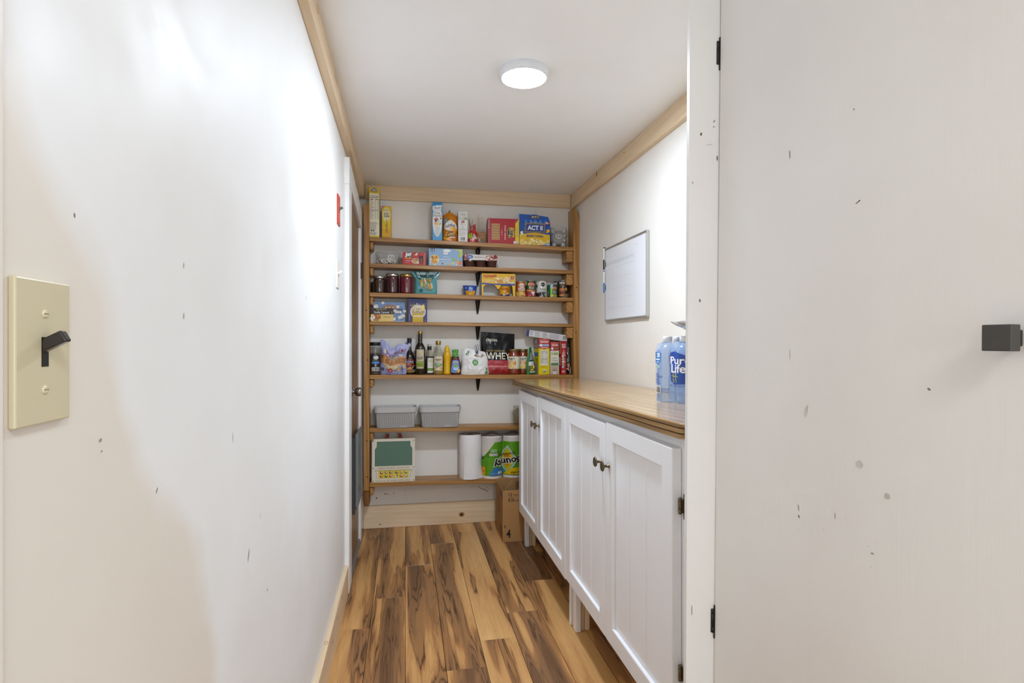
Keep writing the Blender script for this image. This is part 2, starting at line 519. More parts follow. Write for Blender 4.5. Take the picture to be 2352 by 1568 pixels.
    def nutrition(s, u0, v0, u1, v1, seed=1, head=True):
        w_ = u1 - u0; h_ = v1 - v0
        if head: s.text('Nutrition Facts', (u0 + u1) / 2, v1 - h_ * 0.045, h_ * 0.05, '3a3a38', width=w_ * 0.95, bold=0.01)
        s.rect(u0, v1 - h_ * 0.115, u1, v1 - h_ * 0.095, '3a3a38')
        s.rect(u0, v1 - h_ * 0.19, u0 + w_ * 0.4, v1 - h_ * 0.165, '45443f'); s.rect(u1 - w_ * 0.4, v1 - h_ * 0.19, u1, v1 - h_ * 0.165, '45443f')
        for i in range(14):
            v = v1 - h_ * (0.23 + 0.05 * i)
            s.rect(u0, v, u0 + w_ * (0.25 + 0.2 * ((i * 7) % 3) / 2), v + h_ * 0.016, '8b887d')
            s.rect(u0 + w_ * 0.58, v, u0 + w_ * 0.68, v + h_ * 0.016, '8b887d'); s.rect(u1 - w_ * 0.14, v, u1, v + h_ * 0.016, '8b887d')
        s.rect(u0, v0 + h_ * 0.42, u1, v0 + h_ * 0.435, '45443f')
    def done(s, parent, name='printed_label'):
        return s.mb.build(name, parent, fix=False)

def box_front(w_, h_): return lambda u, v, h: (u, -h, v)
def box_left(w_, d_): return lambda u, v, h: (-w_ / 2 - h, d_ - u, v)      # u runs from the back edge to the front edge
def box_right(w_, d_): return lambda u, v, h: (w_ / 2 + h, u, v)
def cyl(prof, cy, R, ang=0.0):
    """wraps print round a lathed body; u is arc length from the line that faces the viewer"""
    def rad(z):
        for (r0, z0), (r1, z1) in zip(prof, prof[1:]):
            if z0 <= z <= z1 and z1 > z0: return r0 + (r1 - r0) * (z - z0) / (z1 - z0)
        return prof[-1][0]
    def F(u, v, h):
        a = -PI / 2 + ang + u / R; r = rad(v) + h
        return (r * math.cos(a), cy + r * math.sin(a), v)
    return F
def interp(tab, t):
    for (a, x), (b, y) in zip(tab, tab[1:]):
        if a <= t <= b: return x + (y - x) * (t - a) / (b - a) if b > a else x
    return tab[-1][1]
class Bag:
    def __init__(s, W, H, D, wp, tp, top=None, wr=0.003, seed=1, pw=0.55):
        s.W, s.H, s.D, s.wp, s.tp, s.top, s.wr, s.seed, s.pw = W, H, D, wp, tp, top, wr, seed, pw
        s.lean = 0.0
    def pt(s, q, t, side=1):
        q = max(-1, min(1, q)); t = max(0, min(1, t))
        wx = s.W / 2 * interp(s.wp, t)
        x = q * wx + s.lean * t * t
        z = t * (s.H + (s.top(q) if s.top else 0.0))
        th = interp(s.tp, t) * (max(0.0, 1 - abs(q) ** 2.4)) ** s.pw
        n = noise.noise(Vector((x * 22 + s.seed * 7, z * 18, s.seed + side))) + 0.6 * noise.noise(Vector((x * 60, z * 45 + s.seed, 3.3)))
        edge = (1 - abs(q) ** 4) * min(1, t * 6)
        y = s.D / 2 - side * s.D / 2 * th + n * s.wr * edge
        return (x, y, z)
    def mesh(s, m, nu=22, nv=26, mb=None, mb_back=None):
        mb = mb or MB()
        for side in (1, -1):
            vs = []; fs = []
            for j in range(nv + 1):
                for i in range(nu + 1): vs.append(s.pt(-1 + 2 * i / nu, j / nv, side))
            for j in range(nv):
                for i in range(nu):
                    a = j * (nu + 1) + i; fs.append((a, a + 1, a + nu + 2, a + nu + 1))
            mb.add(vs, fs, m, True)
        b = [s.pt(-1 + 2 * i / nu, 0, 1) for i in range(nu + 1)] + [s.pt(-1 + 2 * i / nu, 0, -1) for i in range(nu + 1)]
        mb.add(b, [(i, i + 1, nu + 2 + i, nu + 1 + i) for i in range(nu)], m)
        return mb
    def F(s):
        def f(u, v, h):
            p = s.pt(u / (s.W / 2) , v / s.H, 1)
            return (p[0], p[1] - h * 2.2, p[2])
        return f

# ------------------------------------------------------------------ room
XL, XR, YB, ZC = -0.293, 1.171, 3.868, 2.272
def sbox(name, b, m, bev=0.0):
    mb = MB(); mb.box(*b, m, bev); return struct(mb.build(name))
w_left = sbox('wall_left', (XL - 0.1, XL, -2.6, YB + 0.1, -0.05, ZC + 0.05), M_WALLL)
w_back = sbox('wall_back', (XL, XR, YB, YB + 0.1, -0.05, ZC + 0.05), M_WALL)
sbox('wall_right', (XR, XR + 0.1, 1.28, YB + 0.1, -0.05, ZC + 0.05), M_WALL)
sbox('wall_front', (0.716, 2.6, 1.21, 1.28, -0.05, ZC + 0.05), M_WALL)
sbox('ceiling', (XL, 2.6, -2.6, YB + 0.1, ZC, ZC + 0.1), M_CEIL)
fl = sbox('floor', (XL - 0.1, 2.6, -2.6, YB + 0.1, -0.08, -0.009), P('2b1d10', 0.8))
# floor planks, 152 mm wide, staggered ends
joints = {-2: 2.517, -1: 2.797, 0: 3.175, 1: 3.49, 2: 3.68, 3: 2.541, 4: 2.861, 5: 3.25, 6: 2.35, 7: 2.9}
PL, PW = 1.355, 0.152
full = None
for r_, j in joints.items():
    ys = sorted([j + k * PL for k in range(-4, 3) if -1.2 < j + k * PL < YB - 0.02] + [-1.2, YB])
    for a, b in zip(ys, ys[1:]):
        x0 = max(r_ * PW, XL); x1 = min((r_ + 1) * PW, XR)
        if x1 - x0 < 0.01: continue
        g = 0.0008
        mb = MB(); mb.box(g, x1 - x0 - g, g, b - a - g, -0.009, 0.0, M_FLOOR, 0.0009)
        mb.build('plank', fl, (x0, a, 0))

# trims and baseboards
def board(name, b, m, bev=0.002):
    mb = MB()
    ox, oy, oz = b[0], b[2], b[4]
    mb.box(0, b[1] - ox, 0, b[3] - oy, 0, b[5] - oz, m, bev)
    return struct(mb.build(name, None, (ox, oy, oz)))
trim_1 = board('trim_1', (XL, -0.262, -1.0, YB - 0.02, ZC - 0.096, ZC), M_PINEY)
board('trim_2', (-0.2605, 1.1465, YB - 0.021, YB, ZC - 0.093, ZC), M_PINEX)
trim_3 = board('trim_3', (1.148, XR, 1.285, YB - 0.0215, ZC - 0.098, ZC), M_PINEY)
base_left = board('baseboard_left', (XL, -0.274, -1.0, 2.878, 0, 0.140), M_PINEY)
base_back = board('baseboard_back', (-0.272, 1.15, YB - 0.02, YB, 0.0005, 0.150), M_PINEX)
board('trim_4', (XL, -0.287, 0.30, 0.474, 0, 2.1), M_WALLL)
# post at the near end of the pantry, and the open painted door hung on it
mb = MB(); mb.prism([(0.6285, 0), (0.6965, 0), (0.7215, ZC), (0.6435, ZC)], 1, 1.20, 1.212, M_DOORW)
post = struct(mb.build('trim_5'))
d2 = empty_struct('door_2')
d2.location = (0.6945, 1.195, 0.03)
dirv = Vector((0.1134, -0.9935, 0)); ang = math.atan2(dirv.y, dirv.x)
d2.rotation_euler = (-0.0112, 0, ang)
# local x runs along the door from the hinges, local -y is the face that looks into the corridor
mb = MB(); mb.box(0.0, 0.70, 0.0, 0.022, 0, 2.10, M_DOORW, 0.0018)
mb.build('door_slab', d2)
mb = MB()
kx, kz = 0.5997, 1.21
mb.box(kx - 0.017, kx + 0.017, -0.034, -0.016, kz - 0.017, kz + 0.017, P('413f3b', 0.5), 0.0012, 2)
mb.box(kx - 0.010, kx + 0.010, -0.0162, 0.0, kz - 0.0105, kz + 0.0105, P('2a2a25', 0.55), 0.001)
o = mb.build('door_knob', d2); o['label'] = 'square matte black knob'
for hz in (1.874, 0.562):
    mb = MB()
    mb.lathe([(0.0035, hz - 0.027), (0.0042, hz - 0.0265), (0.0042, hz - 0.016), (0.0036, hz - 0.0155), (0.0042, hz - 0.015), (0.0042, hz + 0.015), (0.0036, hz + 0.0155), (0.0042, hz + 0.016), (0.0042, hz + 0.0265), (0.0035, hz + 0.027)], M_BLACK, -0.004, -0.003, 12)
    mb.box(-0.002, 0.001, -0.0015, 0.012, hz - 0.040, hz + 0.036, M_BLACK, 0.0004)
    mb.box(-0.0085, -0.002, -0.0012, 0.0, hz - 0.012, hz + 0.012, M_BLACK)
    mb.box(-0.0085, -0.0005, -0.0022, -0.0012, hz + 0.012, hz + 0.020, P('b9b6ae', 0.5))
    o = mb.build('hinge', d2); o['label'] = 'black wrap hinge with worn paint'

# far door in the left wall, with casing, knob and pet flap
d1 = empty_struct('door_1'); d1.location = (XL, 2.918, 0)
def d1part(name, b, m, bev=0.002):
    mb = MB(); mb.box(*b, m, bev); return mb.build(name, d1)
d1part('casing', (0, 0.022, -0.038, 0.100, 0.0, 2.012), M_TRIMW)
d1part('casing', (0, 0.022, 0.690, 0.782, 0.0, 1.9365), M_TRIMW)
mb = MB(); mb.prism([(-0.038, 2.0125), (-0.038, 2.142), (0.782, 2.060), (0.782, 1.937), (0.1, 2.0125)], 0, 0.0, 0.023, M_TRIMW); mb.build('casing', d1)
mb = MB(); mb.prism([(0.1005, 0.03), (0.6895, 0.03), (0.6895, 1.946), (0.1005, 2.005)], 0, 0.0, 0.009, M_DOORB); mb.build('door_slab', d1)
d1part('threshold', (0.0, 0.020, 0.102, 0.688, 0.0005, 0.022), P('8e8f8f', 0.45, 0.5))
mb = MB(); mb.lathe([(0.026, 0.0095), (0.026, 0.013), (0.011, 0.016), (0.010, 0.026), (0.019, 0.030), (0.0235, 0.040), (0.0245, 0.054), (0.021, 0.058)], P('8b8580', 0.22, 0.9), 0.242, 0.965, 20, axis='x'); mb.build('door_knob', d1)
mb = MB()
mb.lathe([(0.006, 1.625), (0.006, 1.725)], P('4e3b29', 0.4, 0.7), 0.027, 0.694, 10); mb.box(0.0222, 0.025, 0.690, 0.722, 1.63, 1.72, P('4e3b29', 0.4, 0.7)); mb.build('hinge', d1)
pf = MB(); D_ = P('3a3b3c', 0.5)
def ring(mb, y0, y1, z0, z1, w_, x0, x1, m):
    mb.box(x0, x1, y0, y1, z0, z0 + w_, m, 0.0015); mb.box(x0, x1, y0, y1, z1 - w_, z1, m, 0.0015)
    mb.box(x0, x1, y0, y0 + w_, z0 + w_, z1 - w_, m, 0.0015); mb.box(x0, x1, y1 - w_, y1, z0 + w_, z1 - w_, m, 0.0015)
ring(pf, 0.20, 0.55, 0.315, 0.715, 0.03, 0.0095, 0.028, D_)
fr_ = pf.build('pet_flap', d1); fr_['label'] = 'dark grey pet flap in the door'
pf = MB(); ring(pf, 0.232, 0.545, 0.345, 0.735, 0.03, 0.0285, 0.044, P('777776', 0.5)); pf.build('flap_frame', fr_)
pf = MB(); pf.box(0.0296, 0.034, 0.262, 0.515, 0.376, 0.704, P('6a6b69', 0.35), 0.001); pf.build('flap_panel', fr_)

# knots in the raw boards, chips and scuffs in the paint, nail heads
def mark(name, parent, F, shapes):
    """shapes: (u, v, ru, rv, rot, colour)"""
    d = Dec(F, None, 0.7)
    for u, v, ru, rv, rt, c in shapes: d.ell(u, v, ru, rv, c, rot=rt, n=14)
    return d.done(parent, name)
mark('knot', trim_1, lambda u, v, h: (-0.262 - XL + h, u + 1.0, v - (ZC - 0.096)), [(1.632, ZC - 0.060, 0.034, 0.010, -12, '5c4020'), (1.640, ZC - 0.062, 0.020, 0.006, -12, '3a260f')])
mark('knot', trim_1, lambda u, v, h: (-0.262 - XL + h, u + 1.0, v - (ZC - 0.096)), [(1.80, ZC - 0.026, 0.020, 0.010, 0, 'a98a58'), (1.80, ZC - 0.026, 0.016, 0.007, 0, 'd3bb90')])
mark('knot', trim_3, lambda u, v, h: (-h, u - 1.285, v - (ZC - 0.098)), [(3.30, ZC - 0.012, 0.007, 0.015, 15, '4e3318'), (3.30, ZC - 0.012, 0.004, 0.011, 15, '8a6238')])
mark('knot', trim_3, lambda u, v, h: (-h, u - 1.285, v - (ZC - 0.098)), [(2.86, ZC - 0.026, 0.008, 0.0025, 30, '7a5a34')])
mark('knot', base_back, lambda u, v, h: (u + 0.272, -h, v - 0.0005), [(0.376, 0.062, 0.020, 0.016, 0, 'a07a4c'), (0.376, 0.061, 0.011, 0.010, 20, '5a3a1c'), (0.374, 0.060, 0.006, 0.006, 0, '2e1c0c')])
mark('knot', base_back, lambda u, v, h: (u + 0.272, -h, v - 0.0005), [(-0.164, 0.026, 0.008, 0.0028, 0, '6b4c28')])
mark('knot', base_left, lambda u, v, h: (u - XL, v + 1.0, 0.140 + h), [(-0.2835, 2.15, 0.0075, 0.012, 0, 'a98754'), (-0.2835, 2.15, 0.006, 0.009, 0, 'd9c3a0')])
for yy, zz in ((2.43, 0.095), (2.26, 0.085), (2.60, 0.105), (2.0, 0.07)):
    mark('knot', base_left, lambda u, v, h: (-0.274 - XL + h, u + 1.0, v), [(yy, zz, 0.012, 0.005, 15, '8a6640')])
mark('paint_chips', post, lambda u, v, h: (u, 1.20 - h, v), [(0.669, 1.713, 0.0022, 0.0038, -15, '5e4c38'), (0.666, 1.33, 0.0018, 0.004, 10, '6a5844'), (0.702, 1.745, 0.004, 0.0012, 60, '8a8070'), (0.701, 1.732, 0.0025, 0.0012, 30, '8a8070'), (0.7095, 1.66, 0.0014, 0.006, 0, '54442f'), (0.690, 1.69, 0.008, 0.001, 12, 'c4c0b8'), (0.648, 1.60, 0.003, 0.0012, 60, '9c968c'), (0.646, 0.62, 0.0012, 0.012, 0, 'a49c8e')])
mark('paint_chips', d2, lambda u, v, h: (u, -h, v - 0.03), [(0.366, 1.471, 0.004, 0.0009, 25, '6f6455'), (0.370, 1.473, 0.002, 0.0012, 10, '5e5244'), (0.49, 1.165, 0.0028, 0.0016, -35, '8a8072'), (0.26, 1.105, 0.0035, 0.011, -12, 'cdc9c0'), (0.263, 1.112, 0.0008, 0.007, -15, 'aaa497'), (0.245, 0.921, 0.0010, 0.006, 10, 'a09989'), (0.246, 0.905, 0.0014, 0.003, 30, '7c7262'), (0.327, 0.93, 0.0006, 0.006, 0, '8d8576'), (0.358, 1.632, 0.0012, 0.0012, 0, '6b6152'), (0.425, 0.99, 0.0045, 0.0045, 0, 'bcb8b0'), (0.374, 1.03, 0.006, 0.006, 0, 'c8c5be'), (0.22, 1.21, 0.0006, 0.012, 3, 'b0aa9c'), (0.215, 1.60, 0.0012, 0.009, 5, 'a29c90'), (0.40, 0.89, 0.003, 0.0014, 10, '9a9384')])
mark('scuffs', w_left, lambda u, v, h: (XL + h, u, v), [(0.574, 1.349, 0.0012, 0.0022, 10, '8f8270'), (0.746, 1.057, 0.0012, 0.004, -35, 'a39c90'), (0.618, 1.139, 0.0025, 0.0018, 20, 'a8977e'), (0.62, 1.128, 0.0012, 0.001, 0, '9c8c74'), (0.83, 1.338, 0.0022, 0.0035, 0, 'd0c8ba'), (0.83, 1.27, 0.003, 0.004, 0, 'd2cabd'), (1.15, 0.83, 0.0025, 0.012, -25, 'b7b4b0'), (1.30, 0.70, 0.002, 0.003, 0, '8a867f'), (0.90, 0.70, 0.002, 0.035, 4, 'd6d2cb'), (1.05, 1.07, 0.0012, 0.010, 12, 'c6c4c0')])
mark('scuffs', w_back, lambda u, v, h: (u, YB - h, v), [(-0.131, 0.222, 0.010, 0.0022, 25, '4e4032'), (-0.115, 0.218, 0.008, 0.0018, -30, '54463a'), (-0.188, 0.196, 0.006, 0.004, 40, '5e4c38'), (-0.074, 0.226, 0.003, 0.003, 0, '4a3f34'), (0.055, 0.232, 0.003, 0.0016, 60, '5c5044'), (0.0, 0.238, 0.004, 0.0018, 30, '5c5044'), (0.512, 0.228, 0.026, 0.0018, -35, '463c34'), (0.545, 0.214, 0.022, 0.0022, -35, '3e362f'), (0.56, 0.226, 0.018, 0.0012, -35, '5a4f46'), (0.35, 0.24, 0.0025, 0.0015, 0, '6a5f52'), (0.45, 0.245, 0.010, 0.0008, 30, '8a8074'), (0.90, 2.135, 0.0008, 0.022, 38, '6d6458'), (0.86, 2.14, 0.0006, 0.014, -20, '7d7468'), (0.66, 2.13, 0.0007, 0.012, 25, '8a8174'), (0.55, 2.12, 0.0007, 0.010, 20, '8a8174'), (0.06, 2.03, 0.0012, 0.005, 0, '7a7064')])

# ------------------------------------------------------------------ wall switches
def switch(name, label, y0, y1, z0, z1, col, tog, thick=0.0055, tall=True, screws=True):
    t = thing(name, label, 'light switch', (XL, (y0 + y1) / 2, (z0 + z1) / 2))
    hw, hh = (y1 - y0) / 2, (z1 - z0) / 2
    mb = MB(); mb.box(0, thick, -hw, hw, -hh, hh, P(col, 0.35), 0.0014, 2); mb.build('wall_plate', t)
    mb = MB(); mb.box(thick - 0.0004, thick + 0.0003, -0.0045, 0.0045, -0.012, 0.012, P('17120c', 0.6))
    q = Matrix.Rotation(math.radians(-28), 3, 'Y')
    mb.box(0, 0.022, -0.0042, 0.0042, -0.005, 0.005, tog, 0.0014, 2, xf=lambda p: q @ p + Vector((thick - 0.004, 0, 0.003)))
    mb.build('toggle', t)
    if screws:
        for s_ in (-1, 1):
            mb = MB(); mb.lathe([(0.0036, thick - 0.001), (0.0036, thick + 0.0006), (0.0024, thick + 0.0012)], P('d9cfae', 0.35), 0, s_ * hh * 0.53, 14, axis='x')
            mb.box(thick + 0.0010, thick + 0.0013, -0.003, 0.003, s_ * hh * 0.53 - 0.0004, s_ * hh * 0.53 + 0.0004, P('8a7f60', 0.5)); mb.build('screw', t)
    return t
switch('light_switch', 'large cream wall switch with a brown toggle, close to the viewer', 0.4865, 0.557, 1.169, 1.285, 'd2c7a6', P('1e1712', 0.12, 0, 0.5))
sw = switch('light_switch', 'red switch plate with white lettering high up beside the door casing', 2.56, 2.645, 1.752, 1.882, 'c8452f', P('6a645c', 0.35), screws=False)
dc = Dec(lambda u, v, h: (0.0055 + h, u, v))
dc.text('EMERGENCY', 0.026, 0.0, 0.012, 'f1e9e0', width=0.09, rot=90); dc.text('SWITCH', -0.024, 0.0, 0.012, 'f1e9e0', width=0.07, rot=90)
dc.done(sw)
switch('light_switch', 'white switch plate with a white toggle beside the door casing', 2.535, 2.62, 1.47, 1.592, 'e9e6db', P('ece9df', 0.35), screws=False)

# ------------------------------------------------------------------ ceiling lamp
t = thing('ceiling_lamp', 'round white flush ceiling lamp, lit', 'ceiling lamp', (0.446, 2.120, ZC))
mb = MB(); mb.lathe([(0.092, 0.0), (0.0945, -0.003), (0.0945, -0.024), (0.0925, -0.0285), (0.0885, -0.0305), (0.0840, -0.0305), (0.0830, -0.0285)], P('dfe1e6', 0.4), 0, 0, 56, cap=False); mb.build('rim', t)
mb = MB(); mb.lathe([(0.0830, -0.0283), (0.080, -0.0300), (0.06, -0.0315), (0.03, -0.032), (0.001, -0.032)], P(LAMP_COLOR, 0.5, emit=LAMP_STRENGTH), 0, 0, 56); mb.build('diffuser', t)

# ------------------------------------------------------------------ shelving unit
SY = 3.72
SHELF = [(1.905, 1.882, 0.026), (1.737, 1.724, 0.025), (1.551, 1.536, 0.026), (1.365, 1.359, 0.022), (1.024, 1.011, 0.026), (0.683, 0.668, 0.026), (0.337, 0.318, 0.028)]
SX0, SX1 = -0.2245, 1.1275
def shelf_z(i, x):
    a, b, _ = SHELF[i]; return a + (b - a) * (x - SX0) / (SX1 - SX0)
su = thing('shelving_unit', 'built-in stained pine wall shelves with seven long boards', 'shelving', (-0.26, SY, 0))
su_o = Vector((-0.26, SY, 0))
def sub(bx, m, name, bev=0.0015, pts=None):
    mb = MB(); c = Vector((bx[0], bx[2], bx[4]))
    mb.box(0, bx[1] - bx[0], 0, bx[3] - bx[2], 0, bx[5] - bx[4], m, bev)
    return mb.build(name, su, c - su_o)
sub((-0.262, -0.2255, SY, YB - 0.0205, 0.285, 2.115), M_SHELFZ, 'upright')
o = sub((-0.262, -0.226, SY + 0.01, YB - 0.03, 0.185, 0.2848), wood('rough_stub', '9a6a33', '7d5324', '5c3a16', 'z', 0.8, knot='e8e2d6', knot_amt=1.0), 'upright_foot', 0.006); o['label'] = 'splintered foot of the upright'
mb = MB(); mb.prism([(1.1285, 0.25), (1.170, 0.25), (1.170, 2.062), (1.145, 2.150), (1.1285, 2.150)], 1, SY, YB - 0.022, M_SHELFZ)
o = mb.build('upright', su, -su_o)
for i, (za, zb, th) in enumerate(SHELF):
    mb = MB(); n = 12; vs = []
    x0, x1 = SX0 + 0.0005, SX1 - 0.0005
    a = math.atan2(zb - za, x1 - x0); L = math.hypot(x1 - x0, zb - za)
    mb.box(0, L, 0, YB - 0.001 - SY + 0.004, -th, 0, M_SHELFX, 0.0018)
    mb.build('shelf', su, Vector((x0, SY - 0.004, za)) - su_o, (0, -a, 0))
    for s_ in (0, 1):
        zz = (za if s_ == 0 else zb) - th
        h_ = 0.055 if s_ == 0 else 0.075
        xx = (SX0 + 0.0005, SX0 + 0.024) if s_ == 0 else (SX1 - 0.0470, SX1 - 0.0005)
        if s_ == 1:
            sub((xx[0], xx[1], SY + 0.004, YB - 0.0215, zz - h_, zz - 0.002), M_SHELFY, 'cleat', 0.003)
        else:
            sub((xx[0], xx[1], SY + 0.002, YB - 0.0215, zz - h_, zz - 0.002), M_SHELFY, 'cleat', 0.006)
for i in range(5):
    xb = 0.487 if i < 4 else 0.489
    zt = shelf_z(i, xb) - SHELF[i][2] - 0.0008
    mb = MB()
    mb.prism([(-0.007, 0.0), (0.007, 0.0), (0.0145, 0.100), (0.0145, 0.118), (-0.0145, 0.118), (-0.0145, 0.100)], 2, -0.0025, 0.0, M_IRON)   # leaf under the board
    # stamped trough on the wall, wide at the top and narrow at the foot
    def row(z, w_, d_): return [(-w_, 0.118, z), (-w_, 0.118 - d_, z), (-w_ * 0.45, 0.118 - d_ * 0.55, z), (w_ * 0.45, 0.118 - d_ * 0.55, z), (w_, 0.118 - d_, z), (w_, 0.118, z)]
    A, B, C_ = row(-0.0026, 0.0148, 0.030), row(-0.060, 0.0085, 0.014), row(-0.090, 0.0052, 0.006)
    mb.add(A + B + C_, [(k * 6 + i, k * 6 + i + 1, k * 6 + i + 7, k * 6 + i + 6) for k in range(2) for i in range(5)] + [tuple(range(6)), tuple(range(17, 11, -1))], M_IRON)
    mb.ellipsoid((0.001, 0.111, -0.083), (0.0042, 0.003, 0.0042), P('8d8579', 0.3, 0.8), 10, 6)
    mb.build('bracket', su, Vector((xb, YB - 0.119, zt)) - su_o)

for xx, zz in ((-0.2405, 0.604), (-0.238, 0.374), (-0.245, 1.438), (-0.236, 1.12), (1.150, 1.607), (1.146, 1.30)):
    mark('nail_head', su, lambda u, v, h: (u + 0.26, -h, v), [(xx, zz, 0.0055, 0.0055, 0, '7a5228'), (xx, zz, 0.0032, 0.0032, 0, '46301a')])

def on(i, x, y=3.737, dz=0.0006):
    return (x, y, shelf_z(i, x) + dz)

# ------------------------------------------------------------------ base cabinets and worktop
FX = 0.711            # face frame plane
DX = 0.683            # outer face of the doors
def cabinet(name, label, y0, y1, doors, hinge_far, hinge_near, legs):
    """runs from y1 (far) to y0 (near) along the right wall; doors = [(ya, yb, z0, z1, knob_at_far_side)]"""
    t = thing(name, label, 'cabinet', (0.93, (y0 + y1) / 2, 0))
    o_ = Vector((0.93, (y0 + y1) / 2, 0))
    mb = MB()
    zt = lambda y: 0.955 + (3.6 - y) * 0.0157
    mb.prism([(y0, 0.206), (y1, 0.206), (y1, zt(y1) - 0.003), (y0, zt(y0) - 0.003)], 0, FX, 1.165, M_CAB)
    mb.build('carcass', t, -o_)
    for (ya, yb, z0, z1, far) in doors:
        w_ = yb - ya; h_ = z1 - z0; dt = 0.0275; fw = 0.062
        # door frame: stiles and rails in one joined frame, slightly rounded
        mb = MB()
        mb.box(0, dt, 0, fw, 0, h_, M_CAB, 0.0035, 2); mb.box(0, dt, w_ - fw, w_, 0, h_, M_CAB, 0.0035, 2)
        mb.box(0.0002, dt, fw - 0.004, w_ - fw + 0.004, 0.0, fw, M_CAB, 0.0035, 2); mb.box(0.0002, dt, fw - 0.004, w_ - fw + 0.004, h_ - fw, h_, M_CAB, 0.0035, 2)
        d = mb.build('door', t, Vector((DX, ya, z0)) - o_)
        n = 3; pw = (w_ - 2 * fw) / n
        for k in range(n):
            mb = MB(); mb.box(0.0115, 0.021, fw + k * pw + 0.0008, fw + (k + 1) * pw - 0.0008, fw - 0.001, h_ - fw + 0.001, M_CAB, 0.0045)
            mb.build('panel_board', d)
        ky = w_ - 0.035 if far else 0.035
        kz_ = (0.812 if y0 < 2 else 0.800) - z0
        mb = MB()
        mb.lathe([(0.0075, -0.0002), (0.0070, -0.003), (0.0045, -0.006), (0.0045, -0.019), (0.010, -0.021), (0.0165, -0.0225), (0.0175, -0.0255), (0.016, -0.0275), (0.0135, -0.0268), (0.006, -0.0275), (0.001, -0.028)], M_BRASS, ky, kz_, 24, axis='x')
        k_ = mb.build('door_knob', d); k_['label'] = 'antique brass round knob'
        hy = (w_, 1) if not far else (0, -1)
        hy = (0.0, -1) if far else (w_, 1)
        for hz in (0.60, 0.165):
            if not far and yb < 3: continue          # hidden in the gap between the two cabinets
            mb = MB()
            yy = hy[0] + hy[1] * 0.006
            outer = (far and ya < 2) or (not far and yb > 3)      # hinge leaf screwed to the open end of the frame
            if outer:
                ys_ = sorted((hy[0] + hy[1] * 0.012, hy[0] + hy[1] * 0.026))
                mb.box(dt - 0.0025, dt - 0.0002, ys_[0], ys_[1], hz - 0.033, hz + 0.033, M_BRASS, 0.001)
            mb.lathe([(0.003, hz - 0.021), (0.0045, hz - 0.020), (0.0045, hz - 0.012), (0.0040, hz - 0.0115), (0.0045, hz - 0.011), (0.0045, hz + 0.011), (0.0040, hz + 0.0115), (0.0045, hz + 0.012), (0.0045, hz + 0.020), (0.003, hz + 0.021)], M_BRASS, dt - 0.0075, hy[0] + hy[1] * 0.0052, 12)
            if outer: mb.box(dt - 0.006, dt - 0.0003, min(hy[0] + hy[1] * 0.006, hy[0] + hy[1] * 0.016), max(hy[0] + hy[1] * 0.006, hy[0] + hy[1] * 0.016), hz - 0.016, hz + 0.016, M_BRASS)
            mb.build('hinge', d)
    for (ya, yb) in legs:
        mb = MB(); mb.box(0, 0.024, 0, yb - ya, 0, 0.2052, M_CAB, 0.002); mb.build('leg', t, Vector((FX, ya, 0.0004)) - o_)
        mb = MB(); mb.box(0, 0.016, 0.012, yb - ya, 0, 0.2052, M_PINEZ, 0.002); l_ = mb.build('leg', t, Vector((FX + 0.026, ya, 0.0004)) - o_); l_['label'] = 'unpainted pine post behind the white one'
        mb = MB(); mb.box(0, 0.022, 0.010, yb - ya, 0, 0.2052, M_PINEZ, 0.002); l_ = mb.build('leg', t, Vector((FX + 0.044, ya, 0.0004)) - o_)
    return t
c1 = cabinet('base_cabinet', 'white painted base cabinet at the far end, next to the cardboard box', 2.374, 3.400,
             [(2.899, 3.393, 0.201, 0.943, False), (2.377, 2.895, 0.201, 0.949, True)], 3.4, 2.38, [(3.335, 3.372)])
c2 = cabinet('base_cabinet', 'white painted base cabinet at the near end, under the water bottles', 1.330, 2.366,
             [(1.874, 2.366, 0.208, 0.951, False), (1.372, 1.870, 0.208, 0.958, True)], 2.37, 1.37, [(2.312, 2.352)])
mb = MB(); mb.box(0, 0.022, 0, 0.022, 0, 0.2052, M_CAB, 0.002); mb.build('leg', c1, Vector((0.705 + 0.0025, 2.376, 0.0004)) - Vector(c1.location))
mb = MB(); mb.box(0, 0.018, 0, 0.02, 0, 0.2052, M_CAB, 0.002); mb.build('leg', c2, Vector((1.02, 1.335, 0.0004)) - Vector(c2.location))
mb = MB(); mb.box(1.05, 1.066, 2.40, 3.39, 0.0005, 0.2052, M_CAB); mb.build('kick_board', c1, -Vector(c1.location))
mb = MB(); mb.box(1.05, 1.066, 1.36, 2.365, 0.0005, 0.2052, M_CAB); mb.build('kick_board', c2, -Vector(c2.location))

CT0, CT1 = 1.302, 3.600
def ctop(y): return 0.9945 + (3.6 - y) * 0.0157      # worktop slopes a little
ct = thing('worktop', 'varnished plywood worktop with a three layer edge on the white cabinets', 'worktop', (0.93, CT0, ctop(CT0)))
ct.rotation_euler = (-math.atan(0.0157), 0, 0)
cl = CT1 - CT0
foot = [(-0.252, 0.024), (-0.228, 0.0), (0.236, 0.0), (0.236, cl), (-0.240, cl), (-0.252, cl - 0.012)]
def inset(e): return [(-0.252 + e, 0.024 + e * 0.4), (-0.228 + e * 0.4, e), (0.236, e), (0.236, cl - e), (-0.240 + e * .4, cl - e), (-0.252 + e, cl - 0.012 - e * .4)]
mb = MB(); mb.prism(foot, 2, -0.0111, -0.003, M_EDGE)
a, b = foot, inset(0.004)
n = len(a)
mb.add([(p[0], p[1], -0.003) for p in a] + [(p[0], p[1], 0.0) for p in b], [(i, (i + 1) % n, n + (i + 1) % n, n + i) for i in range(n)], M_EDGE)
mb.add([(p[0], p[1], 0.0) for p in b], [tuple(range(n))], M_COUNTER)
mb.build('top_layer', ct)
